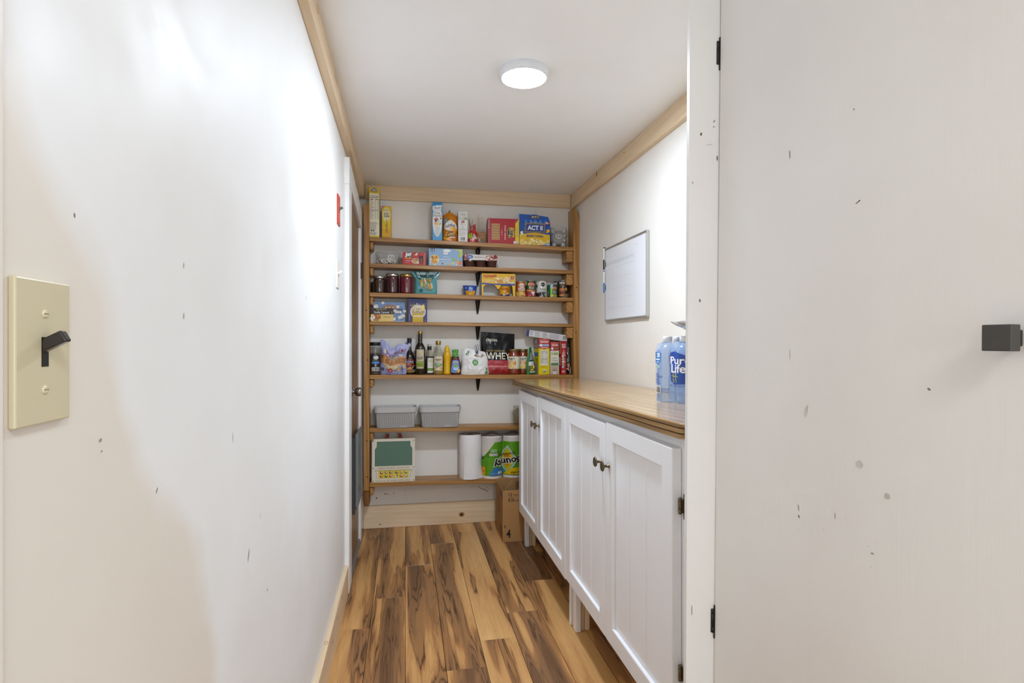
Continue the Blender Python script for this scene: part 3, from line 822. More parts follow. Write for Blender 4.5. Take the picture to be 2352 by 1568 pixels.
mb = MB(); mb.prism(inset(0.003), 2, -0.0138, -0.0112, M_GROOVE); mb.prism(inset(0.003), 2, -0.0279, -0.0253, M_GROOVE); mb.build('glue_line', ct)
mb = MB(); mb.prism(foot, 2, -0.0252, -0.0139, M_EDGE); mb.build('edge_layer', ct)
mb = MB(); mb.prism(foot, 2, -0.0395, -0.0280, M_EDGE); mb.build('edge_layer', ct)

# ------------------------------------------------------------------ whiteboard with two markers
t = thing('whiteboard', 'white planner board with faint calendar grid on the right wall', 'whiteboard', (XR, 2.884, 1.358))
W_, H_ = 0.592, 0.424      # local u runs from the far edge (-) to the near edge (+) as the viewer reads it
mb = MB(); mb.box(-0.011, -0.0006, -W_ / 2 + 0.004, W_ / 2 - 0.004, 0.004, H_ - 0.004, P('e9ebf0', 0.18)); mb.build('writing_surface', t)
mb = MB(); A_ = P('c3c2be', 0.3, 0.8)
for b in ((-W_ / 2, W_ / 2, 0, 0.008), (-W_ / 2, W_ / 2, H_ - 0.008, H_), (-W_ / 2, -W_ / 2 + 0.008, 0.008, H_ - 0.008), (W_ / 2 - 0.008, W_ / 2, 0.008, H_ - 0.008)):
    mb.box(-0.0165, -0.0006, b[0], b[1], b[2], b[3], A_, 0.001)
mb.build('frame', t)
dc = Dec(lambda u, v, h: (-0.011 - h, -u, v), rough=0.25)
gx0, gx1 = -W_ / 2 + 0.016, W_ / 2 - 0.165
for i in range(8):
    u = gx0 + (gx1 - gx0) * i / 7; dc.rect(u - 0.0004, 0.02, u + 0.0004, 0.335, 'c9cbd2')
for v in (0.068, 0.122, 0.178, 0.236, 0.296, 0.32, 0.335):
    dc.rect(gx0, v - 0.0004, gx1, v + 0.0004, 'c6c8cf')
for i, d in enumerate(('SUNDAY', 'MONDAY', 'TUESDAY', 'WEDNESDAY', 'THURSDAY', 'FRIDAY', 'SATURDAY')):
    dc.text(d, gx0 + (gx1 - gx0) * (i + 0.5) / 7, 0.3275, 0.006, 'b9bcc4', width=min(0.045, 0.006 * len(d)))
dc.text('MONTH', gx0 + 0.02, 0.375, 0.006, 'b9bcc4'); dc.text('NOTES', W_ / 2 - 0.13, 0.375, 0.006, 'b9bcc4')
dc.text('quartet', W_ / 2 - 0.03, 0.018, 0.004, 'a9abb2')
dc.done(t, 'printed_grid')
def marker(label, z0, body, capc, tip):
    t = thing('marker_pen', label, 'marker', (XR - 0.012, 3.192, z0))
    mb = MB(); mb.lathe([(0.006, 0.058), (0.0078, 0.060), (0.0078, 0.122), (0.006, 0.124)], P(body, 0.35), 0, 0, 16); mb.build('barrel', t)
    mb = MB(); mb.lathe([(0.0062, 0.1242), (0.0062, 0.130), (0.005, 0.131)], P(tip, 0.4), 0, 0, 16); mb.build('end_plug', t)
    mb = MB(); mb.lathe([(0.0066, 0.0), (0.0082, 0.002), (0.0082, 0.050), (0.0075, 0.0578)], P(capc, 0.35), 0, 0, 16); mb.build('cap', t)
    mb = MB(); mb.box(-0.004, 0.004, -0.020, -0.0083, 0.012, 0.046, P('b9b6b0', 0.3)); mb.build('clip', t)
marker('black capped marker pen clipped beside the planner board', 1.663, 'eceae4', '1d1b19', '1c1a18')
marker('blue capped marker pen clipped beside the planner board', 1.5255, 'f0efea', '2b7fd6', '2b7fd6')

# ------------------------------------------------------------------ cartons
def carton(name, label, cat, i, x, w_, h_, d_, col, side=None, top=None, rz=0.0, y=3.737, rough=0.45, taper=None, group=None):
    t = thing(name, label, cat, on(i, x, y), rz, group)
    mb = MB(); c = P(col, rough)
    mb.box(-w_ / 2, w_ / 2, 0, d_, 0, h_, c, 0.0012)
    mb.build('carton', t)
    if side:
        d2_ = Dec(box_left(w_, d_)); d2_.rect(0.001, 0.001, d_ - 0.001, h_ - 0.001, side); d2_.done(t, 'side_print') if False else None
    return t, w_, h_, d_
def front(t, w_, h_): return Dec(box_front(w_, h_))

# --- top shelf
t, w_, h_, d_ = carton('cereal_box', 'tall yellow cereal box with its nutrition panel turned outwards', 'cereal box', 0, -0.196, 0.065, 0.322, 0.128, 'e2c614', rz=0.03)
D = front(t, w_, h_)
D.rect(-0.029, 0.012, 0.0305, 0.284, 'e9e3cd')
D.nutrition(-0.026, 0.10, 0.027, 0.276, 4)
D.lines(-0.026, 0.052, 0.024, 0.10, 6, '98948a', seed=2); D.lines(-0.026, 0.016, 0.024, 0.036, 4, '8f8b80', seed=5)
D.rect(-0.022, 0.040, -0.012, 0.050, '66635a'); D.ell(-0.003, 0.0445, 0.005, 0.0055, '1f1f1d'); D.text('U', -0.003, 0.0445, 0.005, 'ffffff')
D.ell(0.006, 0.294, 0.017, 0.009, 'c9a80d')
D.rect(-0.021, 0.296, 0.021, 0.303, '70243c', rot=2)
D.ell(-0.0, 0.307, 0.022, 0.009, '4b5288'); D.text("Cap'n", 0, 0.307, 0.013, 'f4f3ee', width=0.040, bold=0.02); D.text('CRUNCH', 0.001, 0.2995, 0.005, 'f1e7d4', width=0.034, bold=0.01)
D.done(t)
D = Dec(box_right(w_, d_)); D.rect(0.003, 0.003, 0.125, 0.318, 'cdb28c'); D.blobs(0.01, 0.02, 0.12, 0.17, 45, ['d8a53d', 'e3bb4e', 'b98830', '8a4a52'], 0.007, 0.014, 2)
D.rect(0.0, 0.20, 0.12, 0.27, '7ea3c4'); D.blobs(0.01, 0.27, 0.12, 0.312, 12, ['e0c040', 'd8b690', 'c08a60'], 0.006, 0.012, 5); D.done(t, 'front_art')
mb = MB(); mb.add([(-0.02, 0.02, 0.322), (0.018, 0.02, 0.322), (0.015, 0.05, 0.335), (-0.014, 0.045, 0.332)], [(0, 1, 2, 3)], P('242016', 0.6)); mb.build('torn_flap', t)

t, w_, h_, d_ = carton('cracker_box', 'slim yellow cracker box reading original on its narrow side', 'cracker box', 0, -0.1195, 0.058, 0.207, 0.125, 'dca820')
D = front(t, w_, h_)
D.rect(-0.026, 0.062, 0.026, 0.202, 'ddc21a'); D.ell(0, 0.15, 0.026, 0.05, 'e6d467'); D.ell(0, 0.152, 0.024, 0.04, 'e9dfa8')
D.poly([(-0.029, 0.207), (-0.008, 0.207), (-0.029, 0.184)], 'c33a42'); D.text('NEW', -0.021, 0.199, 0.005, 'f3e6da', rot=45)
D.lines(-0.019, 0.171, 0.019, 0.188, 3, 'a88a4a', seed=4)
D.text('WHEAT', 0, 0.157, 0.014, '5c6175', width=0.036, bold=0.015); D.text('THINS', 0, 0.141, 0.014, '5c6175', width=0.036, bold=0.015)
D.text('original', 0.001, 0.078, 0.0165, '8a5a12', width=0.083, rot=-90, bold=0.005)
D.lines(-0.026, 0.002, 0.024, 0.008, 1, '8f6a18', seed=8)
D.done(t)

t, w_, h_, d_ = carton('fruit_snack_box', 'tall light blue and white fruit snacks box', 'snack box', 0, 0.2065, 0.064, 0.252, 0.115, '5aa9de', rz=-0.04)
D = front(t, w_, h_)
D.rect(-0.032, 0.232, 0.032, 0.252, '2f8bc6')
D.ell(0, 0.13, 0.0315, 0.105, 'dbe7ef'); D.ell(0, 0.12, 0.028, 0.095, 'eeeeea'); D.poly([(-0.031, 0.225), (0.028, 0.235), (0.027, 0.205), (-0.02, 0.196), (-0.031, 0.2)], 'eef2f4')
D.text("Welch's", 0.001, 0.216, 0.017, '2a2d38', width=0.05, rot=6, bold=0.004); D.text('FRUIT SNACKS', 0.0, 0.199, 0.004, '6c6f96', width=0.034, rot=4)
D.text('Fruit', -0.001, 0.182, 0.016, '3a3c46', width=0.034, shear=0.15); D.text('Snacks', 0.0, 0.165, 0.015, '3a3c46', width=0.054, shear=0.15)
D.ell(-0.007, 0.138, 0.014, 0.012, 'c95a5e'); D.ell(-0.010, 0.131, 0.008, 0.008, '5c5a86'); D.ell(-0.004, 0.113, 0.018, 0.012, 'eec08e'); D.ell(0.013, 0.112, 0.013, 0.011, 'edc46c'); D.ell(0.004, 0.108, 0.011, 0.008, 'e8dca0')
D.blobs(-0.02, 0.13, 0.004, 0.145, 10, ['b03a48', 'd77074', '4f4c7a', '6fae57'], 0.002, 0.004, 3)
D.ell(0.009, 0.126, 0.012, 0.011, 'cfd3de'); D.ell(0.009, 0.126, 0.0108, 0.0098, 'f0efec'); D.lines(0.002, 0.122, 0.016, 0.131, 2, '8c8fa8', seed=2); D.ell(0.022, 0.146, 0.0048, 0.0048, '454a80')
for k in range(5): D.rect(-0.016, 0.088 - k * 0.0125, -0.0145, 0.0895 - k * 0.0125, '8e9096'); D.lines(-0.012, 0.083 - k * 0.0125, 0.022, 0.0905 - k * 0.0125, 2, 'a6a7ab', seed=k)
D.done(t)
D = Dec(box_left(w_, d_)); D.rect(0.002, 0.002, d_ - 0.012, 0.25, '8b8f94'); D.rect(0.012, 0.06, 0.09, 0.2, 'b2b1ab'); D.rect(d_ - 0.012, 0.03, d_ - 0.004, 0.15, 'c9c78a'); D.blobs(0.01, 0.02, 0.09, 0.06, 12, ['6d93b4', '9aa6ae'], 0.008, 0.014); D.text('Fruit Snacks', 0.07, 0.13, 0.03, '3d4148', width=0.15, rot=90); D.done(t, 'side_print')
mb = MB(); mb.box(-0.031, 0.031, 0.002, 0.11, 0.2523, 0.254, P('3c4d59', 0.6)); mb.build('top_flap', t)

# goldfish style cracker bag with gable top
bg = Bag(0.100, 0.190, 0.075, [(0, 0.98), (1, 0.96)], [(0, 1.0), (0.1, 1.0), (0.72, 1.0), (0.98, 0.12), (1, 0.05)], None, 0.002, 2, 0.3)
t = thing('cracker_bag', 'orange paper-look cracker bag with folded gable top', 'cracker bag', on(0, 0.2905, 3.74))
bg.top = lambda q: 0.012 - 0.028 * abs(q) ** 1.3
o = bg.mesh(P('d98214', 0.28, coat=0.2), 20, 30).build('bag', t)
D = Dec(bg.F(), 0.012, 0.3)
D.rect(-0.048, 0.005, 0.048, 0.022, 'e07a12')
D.blobs(-0.046, 0.012, 0.046, 0.06, 22, ['eda320', 'e89018', 'f0b13a', 'd97a10'], 0.006, 0.013, 4)
D.poly([(-0.049, 0.15), (-0.014, 0.154), (-0.017, 0.135), (-0.049, 0.112)], '6f93a8'); D.text('FAMILY', -0.031, 0.145, 0.008, 'd9c22a', width=0.025, rot=14, bold=0.01); D.text('SIZE', -0.031, 0.135, 0.008, 'd9c22a', width=0.019, rot=14, bold=0.01)
for k in range(9): D.poly([(0.0, 0.12), (-0.01 + k * 0.0065, 0.158 - abs(k - 4) * 0.001), (-0.006 + k * 0.0065, 0.158 - abs(k - 4) * 0.001)], ['efae2e', 'e58f16'][k % 2])
D.ell(0.002, 0.096, 0.0465, 0.036, 'c27a1a'); D.ell(0.002, 0.098, 0.044, 0.033, 'd9d6cf'); D.ell(0.002, 0.099, 0.039, 0.029, 'eeece8')
D.text('PEPPERIDGE FARM', 0.0, 0.119, 0.004, '8a3a34', width=0.042); D.text('Goldfish', -0.002, 0.100, 0.019, '3d3a3a', width=0.072, rot=6, bold=0.018); D.text('baked snack', -0.008, 0.088, 0.004, 'c25a5a', width=0.03)
D.ell(0.026, 0.078, 0.021, 0.013, 'e9a419'); D.poly([(0.006, 0.078), (-0.006, 0.086), (-0.004, 0.066)], 'e29a15'); D.ell(0.02, 0.075, 0.012, 0.008, 'f0b433')
D.text('FLAVOR', 0.002, 0.053, 0.008, '32261a', width=0.036, rot=4, bold=0.02); D.rect(-0.036, 0.032, 0.034, 0.046, '32261a', rot=4); D.text('BLASTED', -0.001, 0.040, 0.0125, 'f2d47c', width=0.066, rot=4, bold=0.02)
D.rect(0.0, 0.020, 0.034, 0.029, 'f0eeea', rot=5); D.text('XTRA CHEDDAR', 0.017, 0.0245, 0.005, '3a3a38', width=0.031, rot=5, bold=0.01)
D.text('NET WT 6.6 OZ', -0.022, 0.007, 0.0035, 'f2dcb8', width=0.03)
D.done(t)
mb = MB(); mb.add([(-0.012, 0.03, 0.197), (0.0, 0.03, 0.198), (0.004, 0.036, 0.216), (-0.004, 0.034, 0.211)], [(0, 1, 2, 3)], P('6a6660', 0.5)); mb.build('fold_tip', t)

t, w_, h_, d_ = carton('thin_cookie_box', 'slim white cookie box with a mushroom coloured picture and barcode', 'cookie box', 0, 0.374, 0.062, 0.202, 0.10, 'e9e7e3', rz=-0.015)
D = front(t, w_, h_)
D.rect(-0.031, 0.146, 0.031, 0.166, 'b9c4ad'); D.ell(-0.01, 0.158, 0.018, 0.008, 'd8dcd0'); D.ell(0.018, 0.152, 0.012, 0.005, '93a783')
D.text('Barely', 0.004, 0.194, 0.005, '9a9996', width=0.022); D.text('THINS', 0.0, 0.180, 0.017, '8d8c88', width=0.042, bold=-0.005)
D.ell(0.0, 0.117, 0.013, 0.004, '9fae93'); D.ell(-0.0, 0.131, 0.0125, 0.0125, 'c795a0'); D.ell(0.004, 0.122, 0.009, 0.008, 'efe9df'); D.ell(0.004, 0.131, 0.006, 0.006, '8e5a66')
D.lines(-0.012, 0.098, 0.012, 0.103, 1, 'a2a19d', seed=2); D.text('real', 0, 0.092, 0.007, '777570'); D.text('ingredients', 0, 0.081, 0.0085, '6a6864', width=0.05)
for k in range(3): D.lines(-0.026, 0.063 - k * 0.011, 0.026, 0.069 - k * 0.011, 1, 'a6a49f', seed=k)
D.barcode(-0.017, 0.008, 0.017, 0.034, 7); D.done(t)

# red packet folded over, held by a wooden clothespin
bg = Bag(0.070, 0.118, 0.030, [(0, 0.98), (0.5, 0.86), (0.62, 0.55), (1, 0.62)], [(0, 0.9), (0.4, 1.0), (0.62, 0.35), (1, 0.10)], lambda q: 0.012 * q, 0.004, 5)
t = thing('snack_packet', 'crumpled red snack packet with a lime green patch beside the white cookie box', 'snack packet', on(0, 0.441, 3.742))
bg.mesh(P('b5191c', 0.28, coat=0.3), 16, 20).build('bag', t)
D = Dec(bg.F(), 0.01, 0.3)
D.rect(-0.034, 0.030, -0.004, 0.068, '93b62a'); D.text('M', -0.016, 0.058, 0.008, '1c2a10'); D.poly([(0.006, 0.024), (0.031, 0.024), (0.010, 0.060), (0.005, 0.060)], 'dcdad6'); D.lines(0.008, 0.03, 0.022, 0.05, 5, '9c9b98')
D.text('H', -0.012, 0.018, 0.011, 'e8e4de', width=0.014, bold=0.04); D.ell(0.007, 0.096, 0.004, 0.008, '1d1b1c'); D.ell(0.015, 0.107, 0.005, 0.006, '1d1b1c'); D.ell(0.016, 0.106, 0.0028, 0.0034, 'ecebe8'); D.ell(0.006, 0.094, 0.002, 0.0035, 'ecebe8'); D.rect(-0.016, 0.085, -0.010, 0.108, 'c9551f')
D.done(t)
t = thing('clothespin', 'wooden clothespin gripping the red snack packet, tips up', 'clothespin', (0.430, 3.7552, shelf_z(0, 0.43) + 0.097))
for s_ in (-1, 1):
    mb = MB(); mb.prism([(-0.0035, -0.012), (0.0035, -0.012), (0.004, 0.015), (0.0012, 0.062), (-0.0012, 0.062), (-0.003, 0.015)], 1, -0.0045, 0.0045, P('a98a5e' if s_ > 0 else '6f583c', 0.6))
    mb.build('jaw', t, (s_ * 0.0045, 0, 0), (0, math.radians(7 * s_ - 2), 0))
mb = MB(); mb.tube([(0.004 * math.cos(k * 0.9), -0.007 + k * 0.0013, 0.012 + 0.004 * math.sin(k * 0.9)) for k in range(12)], 0.0009, M_STEEL, 6); mb.build('spring', t)

# twisted cellophane bag of dried pieces
t = thing('cellophane_bag', 'clear cellophane bag of golden dried pieces with a twisted top', 'food bag', on(0, 0.495, 3.742))
bg = Bag(0.084, 0.185, 0.05, [(0, 0.72), (0.12, 0.98), (0.3, 1.0), (0.5, 0.72), (0.62, 0.42), (0.8, 0.5), (1, 0.48)], [(0, 0.7), (0.2, 1.0), (0.4, 0.8), (0.6, 0.2), (1, 0.08)], lambda q: -0.01 * q, 0.003, 9)
bg.mesh(M_BAGCLEAR, 18, 24).build('bag', t)
mb = MB(); r_ = random.Random(4)
for k in range(75):
    q = r_.uniform(-0.80, 0.80); tt = r_.uniform(0.06, 0.40); p = bg.pt(q, tt, 1); p2 = bg.pt(q, tt, -1); f = r_.uniform(0.14, 0.86)
    mb.ellipsoid((p[0] * 0.93, p[1] * f + p2[1] * (1 - f), p[2] + 0.004), (r_.uniform(0.005, 0.009), 0.004, r_.uniform(0.004, 0.008)), P(r_.choice(['c98a3a', 'd99b4a', 'b4742c', 'c27f38']), 0.45), 7, 5, Matrix.Rotation(r_.random() * 3, 3, 'Y'))
o = mb.build('dried_pieces', t); o['kind'] = 'stuff'

t, w_, h_, d_ = carton('cracker_box', 'red cracker box lying on its side with sideways yellow lettering', 'cracker box', 0, 0.646, 0.212, 0.170, 0.065, 'b01a26', rz=-0.05)
D = front(t, w_, h_)
D.rect(0.080, 0.002, 0.1055, 0.169, 'e2c815'); D.poly([(0.080, 0.169), (0.102, 0.169), (0.082, 0.138)], 'a92a5a'); D.text('family size', 0.092, 0.078, 0.009, '7a6a18', width=0.066, rot=-90)
D.rect(-0.105, 0.006, -0.088, 0.165, 'a93f4c'); D.lines(-0.103, 0.10, -0.09, 0.165, 12, 'dcc3c4', seed=3)
for k in range(19):
    D.rect(-0.081, 0.026 + k * 0.0058, -0.026 + (k % 3) * 0.0008, 0.0305 + k * 0.0058, ['c9a06a', 'b98a55', 'd3ad78'][k % 3])
D.text('fresh stacks', 0.012, 0.075, 0.011, 'ecdada', width=0.096, rot=-90, bold=0.012); D.text('original', -0.011, 0.077, 0.009, 'e3cfcf', width=0.04, rot=-90)
D.ell(0.050, 0.076, 0.027, 0.036, 'd9b61d'); D.ell(0.0505, 0.076, 0.0245, 0.0335, '1f2d63'); D.text('RITZ', 0.054, 0.076, 0.033, 'e3be20', width=0.062, rot=-90, bold=0.03)
D.rect(0.067, 0.002, 0.094, 0.020, 'ece6e2'); D.text('12', 0.084, 0.011, 0.012, '8d3a58', width=0.014, bold=0.01)
D.done(t)
D = Dec(box_left(w_, d_)); D.rect(0.002, 0.002, 0.062, 0.168, '8a5a48'); D.lines(0.008, 0.02, 0.055, 0.15, 14, 'b89a86'); D.done(t, 'side_print')

# popcorn box with a raised display flap
t = thing('popcorn_box', 'blue and yellow microwave popcorn box with a raised display flap', 'popcorn box', on(0, 0.861, 3.737), -0.02)
w_, h_, d_ = 0.214, 0.158, 0.10
mb = MB(); c = P('1d55b0', 0.4)
mb.box(-w_ / 2, w_ / 2, 0.0, d_, 0, h_, c, 0.0012)
mb.build('carton', t)
mb = MB(); mb.prism([(-w_ / 2 + 0.002, h_ + 0.0004), (w_ / 2, h_ + 0.0004), (w_ / 2 - 0.014, 0.196), (0.02, 0.2055), (0.016, 0.2085), (-0.016, 0.2105), (-0.02, 0.2075), (-w_ / 2 - 0.001, 0.2105)], 1, 0.0, 0.0012, c)
mb.build('display_flap', t)
D = front(t, w_, h_)
for k in range(5): D.ell(-0.06 + k * 0.033, 0.158, 0.009, 0.016, '3f8ad8', rot=(k - 2) * -8)
D.rect(-0.105, 0.160, 0.1, 0.161, '16408c')
D.poly([(-0.104, 0.074), (0.0, 0.088), (0.105, 0.074), (0.105, 0.02), (-0.105, 0.02)], 'e2b71e'); D.poly([(-0.104, 0.004), (0.105, 0.004), (0.105, 0.038), (-0.105, 0.038)], 'e5be3a')
D.blobs(-0.1, 0.006, 0.1, 0.036, 70, ['f0d98a', 'eccf6a', 'f4e6b4', 'd9a92c', 'e6c04a'], 0.005, 0.011, 6)
D.blobs(-0.04, 0.02, 0.02, 0.045, 16, ['f2e4ac', 'eeda8c', 'f6efcf'], 0.005, 0.010, 8)
D.blobs(-0.104, 0.06, -0.08, 0.09, 9, ['ece0b4', 'f4efd8'], 0.004, 0.008, 3); D.ell(0.09, 0.10, 0.011, 0.012, 'e0a81f'); D.blobs(0.08, 0.09, 0.102, 0.11, 6, ['f0c23c', 'd9981a'], 0.004, 0.006, 5)
D.rect(-0.069, 0.086, 0.069, 0.150, 'c4a67a'); D.rect(-0.067, 0.088, 0.067, 0.148, '1a2340')
for k in range(17):
    for v in (0.0925, 0.1435): D.rect(-0.064 + k * 0.0078, v - 0.0018, -0.0605 + k * 0.0078, v + 0.0018, 'f0dca8')
for k in range(5):
    for u in (-0.0625, 0.0625): D.rect(u - 0.002, 0.1 + k * 0.009, u + 0.002, 0.1035 + k * 0.009, 'f0dca8')
D.rect(-0.058, 0.097, 0.058, 0.139, '1f4a9c'); D.text('ACT II', 0.0, 0.118, 0.031, 'f2f0ee', width=0.104, bold=0.035)
D.text('The Best Choice', -0.001, 0.156, 0.005, 'd9cfa8', width=0.06)
D.text('Butter Lovers', -0.001, 0.066, 0.017, '2a3f7e', width=0.112, bold=0.02, arc=-1.2)
D.rect(-0.037, 0.182, 0.034, 0.199, '8a7a68'); D.rect(-0.035, 0.1835, 0.032, 0.1975, '2a2c3a'); D.text('ACT II', -0.0015, 0.1905, 0.011, 'efeae2', width=0.05, bold=0.03); D.lines(-0.014, 0.176, 0.014, 0.18, 1, 'a8b4cc')
D.rect(0.071, 0.143, 0.103, 0.159, 'a3303c', rot=4); D.text('10', 0.081, 0.152, 0.014, 'f4eeee', width=0.015, bold=0.03); D.text('bags', 0.096, 0.151, 0.006, 'f0dede', width=0.011)
D.rect(0.062, 0.003, 0.104, 0.014, '6b9ad0'); D.lines(0.064, 0.004, 0.103, 0.013, 2, 'dfe9f4')
D.done(t)

# piggy bank
t = thing('piggy_bank', 'grey ceramic piggy bank with white spots at the end of the top shelf', 'piggy bank', on(0, 1.040, 3.80), -0.12)
G = P('a6a6a3', 0.16, coat=0.4); mb = MB(); mb.ellipsoid((0, 0, 0.066), (0.060, 0.064, 0.055), G, 28, 18)
for sx_, sy_ in ((-1, -1), (1, -1), (-1, 1), (1, 1)): mb.lathe([(0.017, 0.0), (0.018, 0.004), (0.016, 0.03)], G, sx_ * 0.031, sy_ * 0.030, 14)
mb.build('body', t)
for s_ in (-1, 1):
    mb = MB(); Rm = Matrix.Rotation(math.radians(28 * s_), 3, 'Y') @ Matrix.Rotation(math.radians(-14), 3, 'X')
    mb.ellipsoid((s_ * 0.041, -0.022, 0.116), (0.017, 0.006, 0.026), G, 16, 10, Rm); mb.ellipsoid((s_ * 0.0405, -0.0275, 0.115), (0.011, 0.003, 0.019), P('bdbcb9', 0.2), 14, 8, Rm); mb.build('ear', t)
mb = MB(); mb.lathe([(0.016, -0.076), (0.0225, -0.075), (0.0245, -0.070), (0.024, -0.045)], G, -0.006, 0.068, 20, axis='y', sx=1.1, sy=0.9)
mb.ellipsoid((-0.014, -0.0762, 0.068), (0.0026, 0.0012, 0.0055), P('1c1b1a', 0.4), 10, 6); mb.ellipsoid((0.002, -0.0762, 0.068), (0.0026, 0.0012, 0.0055), P('1c1b1a', 0.4), 10, 6); mb.build('snout', t)
E_ = P('23221f', 0.3)
for ex in (-0.018, 0.010):
    mb = MB(); mb.ellipsoid((ex, -0.0465, 0.1003), (0.0026, 0.002, 0.003), E_, 10, 6); mb.build('eye', t)
mb = MB(); mb.tube([(-0.006 + 0.020 * math.sin(a), -0.0535 + abs(math.sin(a)) * 0.004, 0.053 - 0.014 * math.cos(a)) for a in [x * 0.25 for x in range(-5, 6)]], 0.0009, E_, 6); mb.build('mouth', t)
for (a, z) in ((0.75, 0.080), (0.75, 0.046), (1.2, 0.06)):
    mb = MB(); mb.ellipsoid((0.0585 * math.sin(a), -0.0625 * math.cos(a), z), (0.007, 0.004, 0.009), P('e2e0dc', 0.2), 12, 8, Matrix.Rotation(a, 3, 'Z')); mb.build('spot', t)

# --- second shelf
t = thing('pretzel_tub', 'clear round plastic tub of white pretzels with its lid on', 'tub', on(1, -0.110, 3.818))
R_ = 0.078
mb = MB(); mb.lathe([(R_ - 0.006, 0.0008), (R_ - 0.003, 0.003), (R_, 0.066)], M_CLEAR, 0, 0, 36, cap=False); mb.lathe([(0.001, 0.001), (R_ - 0.006, 0.0008)], M_CLEAR, 0, 0, 36, cap=False); mb.build('tub', t)
mb = MB(); mb.lathe([(R_ + 0.004, 0.066), (R_ + 0.0065, 0.068), (R_ + 0.0065, 0.083), (R_ + 0.004, 0.086), (R_ - 0.004, 0.087), (R_ - 0.007, 0.084), (0.001, 0.084)], M_CLEAR, 0, 0, 36, cap=False); mb.build('lid', t)
def pretzel(): 
    mb = MB(); m = P('eceae6', 0.5)
    k = [(0.0145 * math.sin(a) * (1.0 - 0.25 * math.cos(2 * a)), 0.0, 0.0125 * -math.cos(a)) for a in [PI * 0.12 + i * (2 * PI - PI * 0.24) / 16 for i in range(17)]]
    mb.tube(k, 0.0036, m, 8)
    mb.tube([(-0.009, -0.001, 0.010), (-0.002, -0.0018, 0.002), (0.005, -0.001, -0.009)], 0.0034, m, 8); mb.tube([(0.009, 0.001, 0.010), (0.002, 0.0018, 0.002), (-0.005, 0.001, -0.009)], 0.0034, m, 8)
    return mb
pz = None
zt = shelf_z(1, -0.11) + 0.0025
pos = [(-0.05, -0.03, 0.018, 20, 0), (-0.035, -0.048, 0.018, 70, 10), (-0.02, -0.052, 0.018, 50, -20), (0.0, -0.060, 0.020, 0, -12), (0.03, -0.048, 0.018, 40, 20), (0.048, -0.034, 0.018, 75, 0), (0.02, -0.036, 0.040, 15, 35), (-0.005, -0.03, 0.020, 30, 60), (-0.03, -0.012, 0.020, 10, 30), (0.03, -0.005, 0.020, 80, 10), (-0.055, 0.012, 0.018, 40, 0), (0.0, 0.02, 0.02, 0, 40), (0.04, 0.03, 0.018, 30, 15), (-0.025, 0.045, 0.018, 60, 0)]
for k, (px, py, pzz, a, b) in enumerate(pos):
    if pz is None:
        o = pretzel().build('pretzel', None); pz = o
        tag(o, 'small white coated pretzel lying inside the clear round tub', 'pretzel', 'white pretzels in the tub')
    else:
        o = pz.copy(); COL.objects.link(o)
    o.scale = (1.25, 1.25, 1.35); o.location = (-0.110 + px * 0.95, 3.818 + py * 0.95, zt + pzz * 1.2); o.rotation_euler = (math.radians(b * 0.7), math.radians(b), math.radians(a))

t, w_, h_, d_ = carton('peanut_butter_box', 'small red carton of peanut butter cups with a cut-out window', 'snack box', 1, 0.056, 0.148, 0.083, 0.07, 'bf2a2c')
D = front(t, w_, h_)
D.rect(-0.062, 0.048, -0.013, 0.081, 'c22f30'); D.rect(-0.052, 0.050, -0.030, 0.081, '2b4a8c'); D.rect(-0.030, 0.050, -0.014, 0.081, '2f7d46'); D.rect(-0.063, 0.050, -0.052, 0.081, 'b31f28')
D.text('Jif', -0.038, 0.065, 0.027, 'f1f0ee', width=0.044, bold=0.05); D.text('TO GO', -0.038, 0.044, 0.011, 'e9c81c', width=0.042, bold=0.03); D.text('CREAMY', -0.038, 0.027, 0.006, 'ecd9cc', width=0.032, bold=0.01); D.lines(-0.057, 0.012, -0.02, 0.018, 1, 'd8928c')
D.poly([(0.004, 0.062), (0.016, 0.080), (0.025, 0.078), (0.018, 0.063)], 'eae2d4'); D.ell(0.004, 0.066, 0.006, 0.004, 'c99a62', rot=30)
D.ell(0.012, 0.026, 0.029, 0.019, 'e8dcc6'); D.ell(0.012, 0.020, 0.024, 0.014, 'cfa27c'); D.ell(0.012, 0.032, 0.025, 0.010, 'c49468'); D.ell(0.016, 0.038, 0.008, 0.006, 'a8705a'); D.ell(0.026, 0.018, 0.009, 0.008, 'e6d6bc')
D.rect(0.031, 0.014, 0.058, 0.060, '2c1b12'); D.rect(0.038, 0.016, 0.053, 0.046, '7a5426'); D.rect(0.060, 0.002, 0.0735, 0.081, 'c65a60'); D.text('8', 0.047, 0.071, 0.009, 'd9a860')
D.done(t)

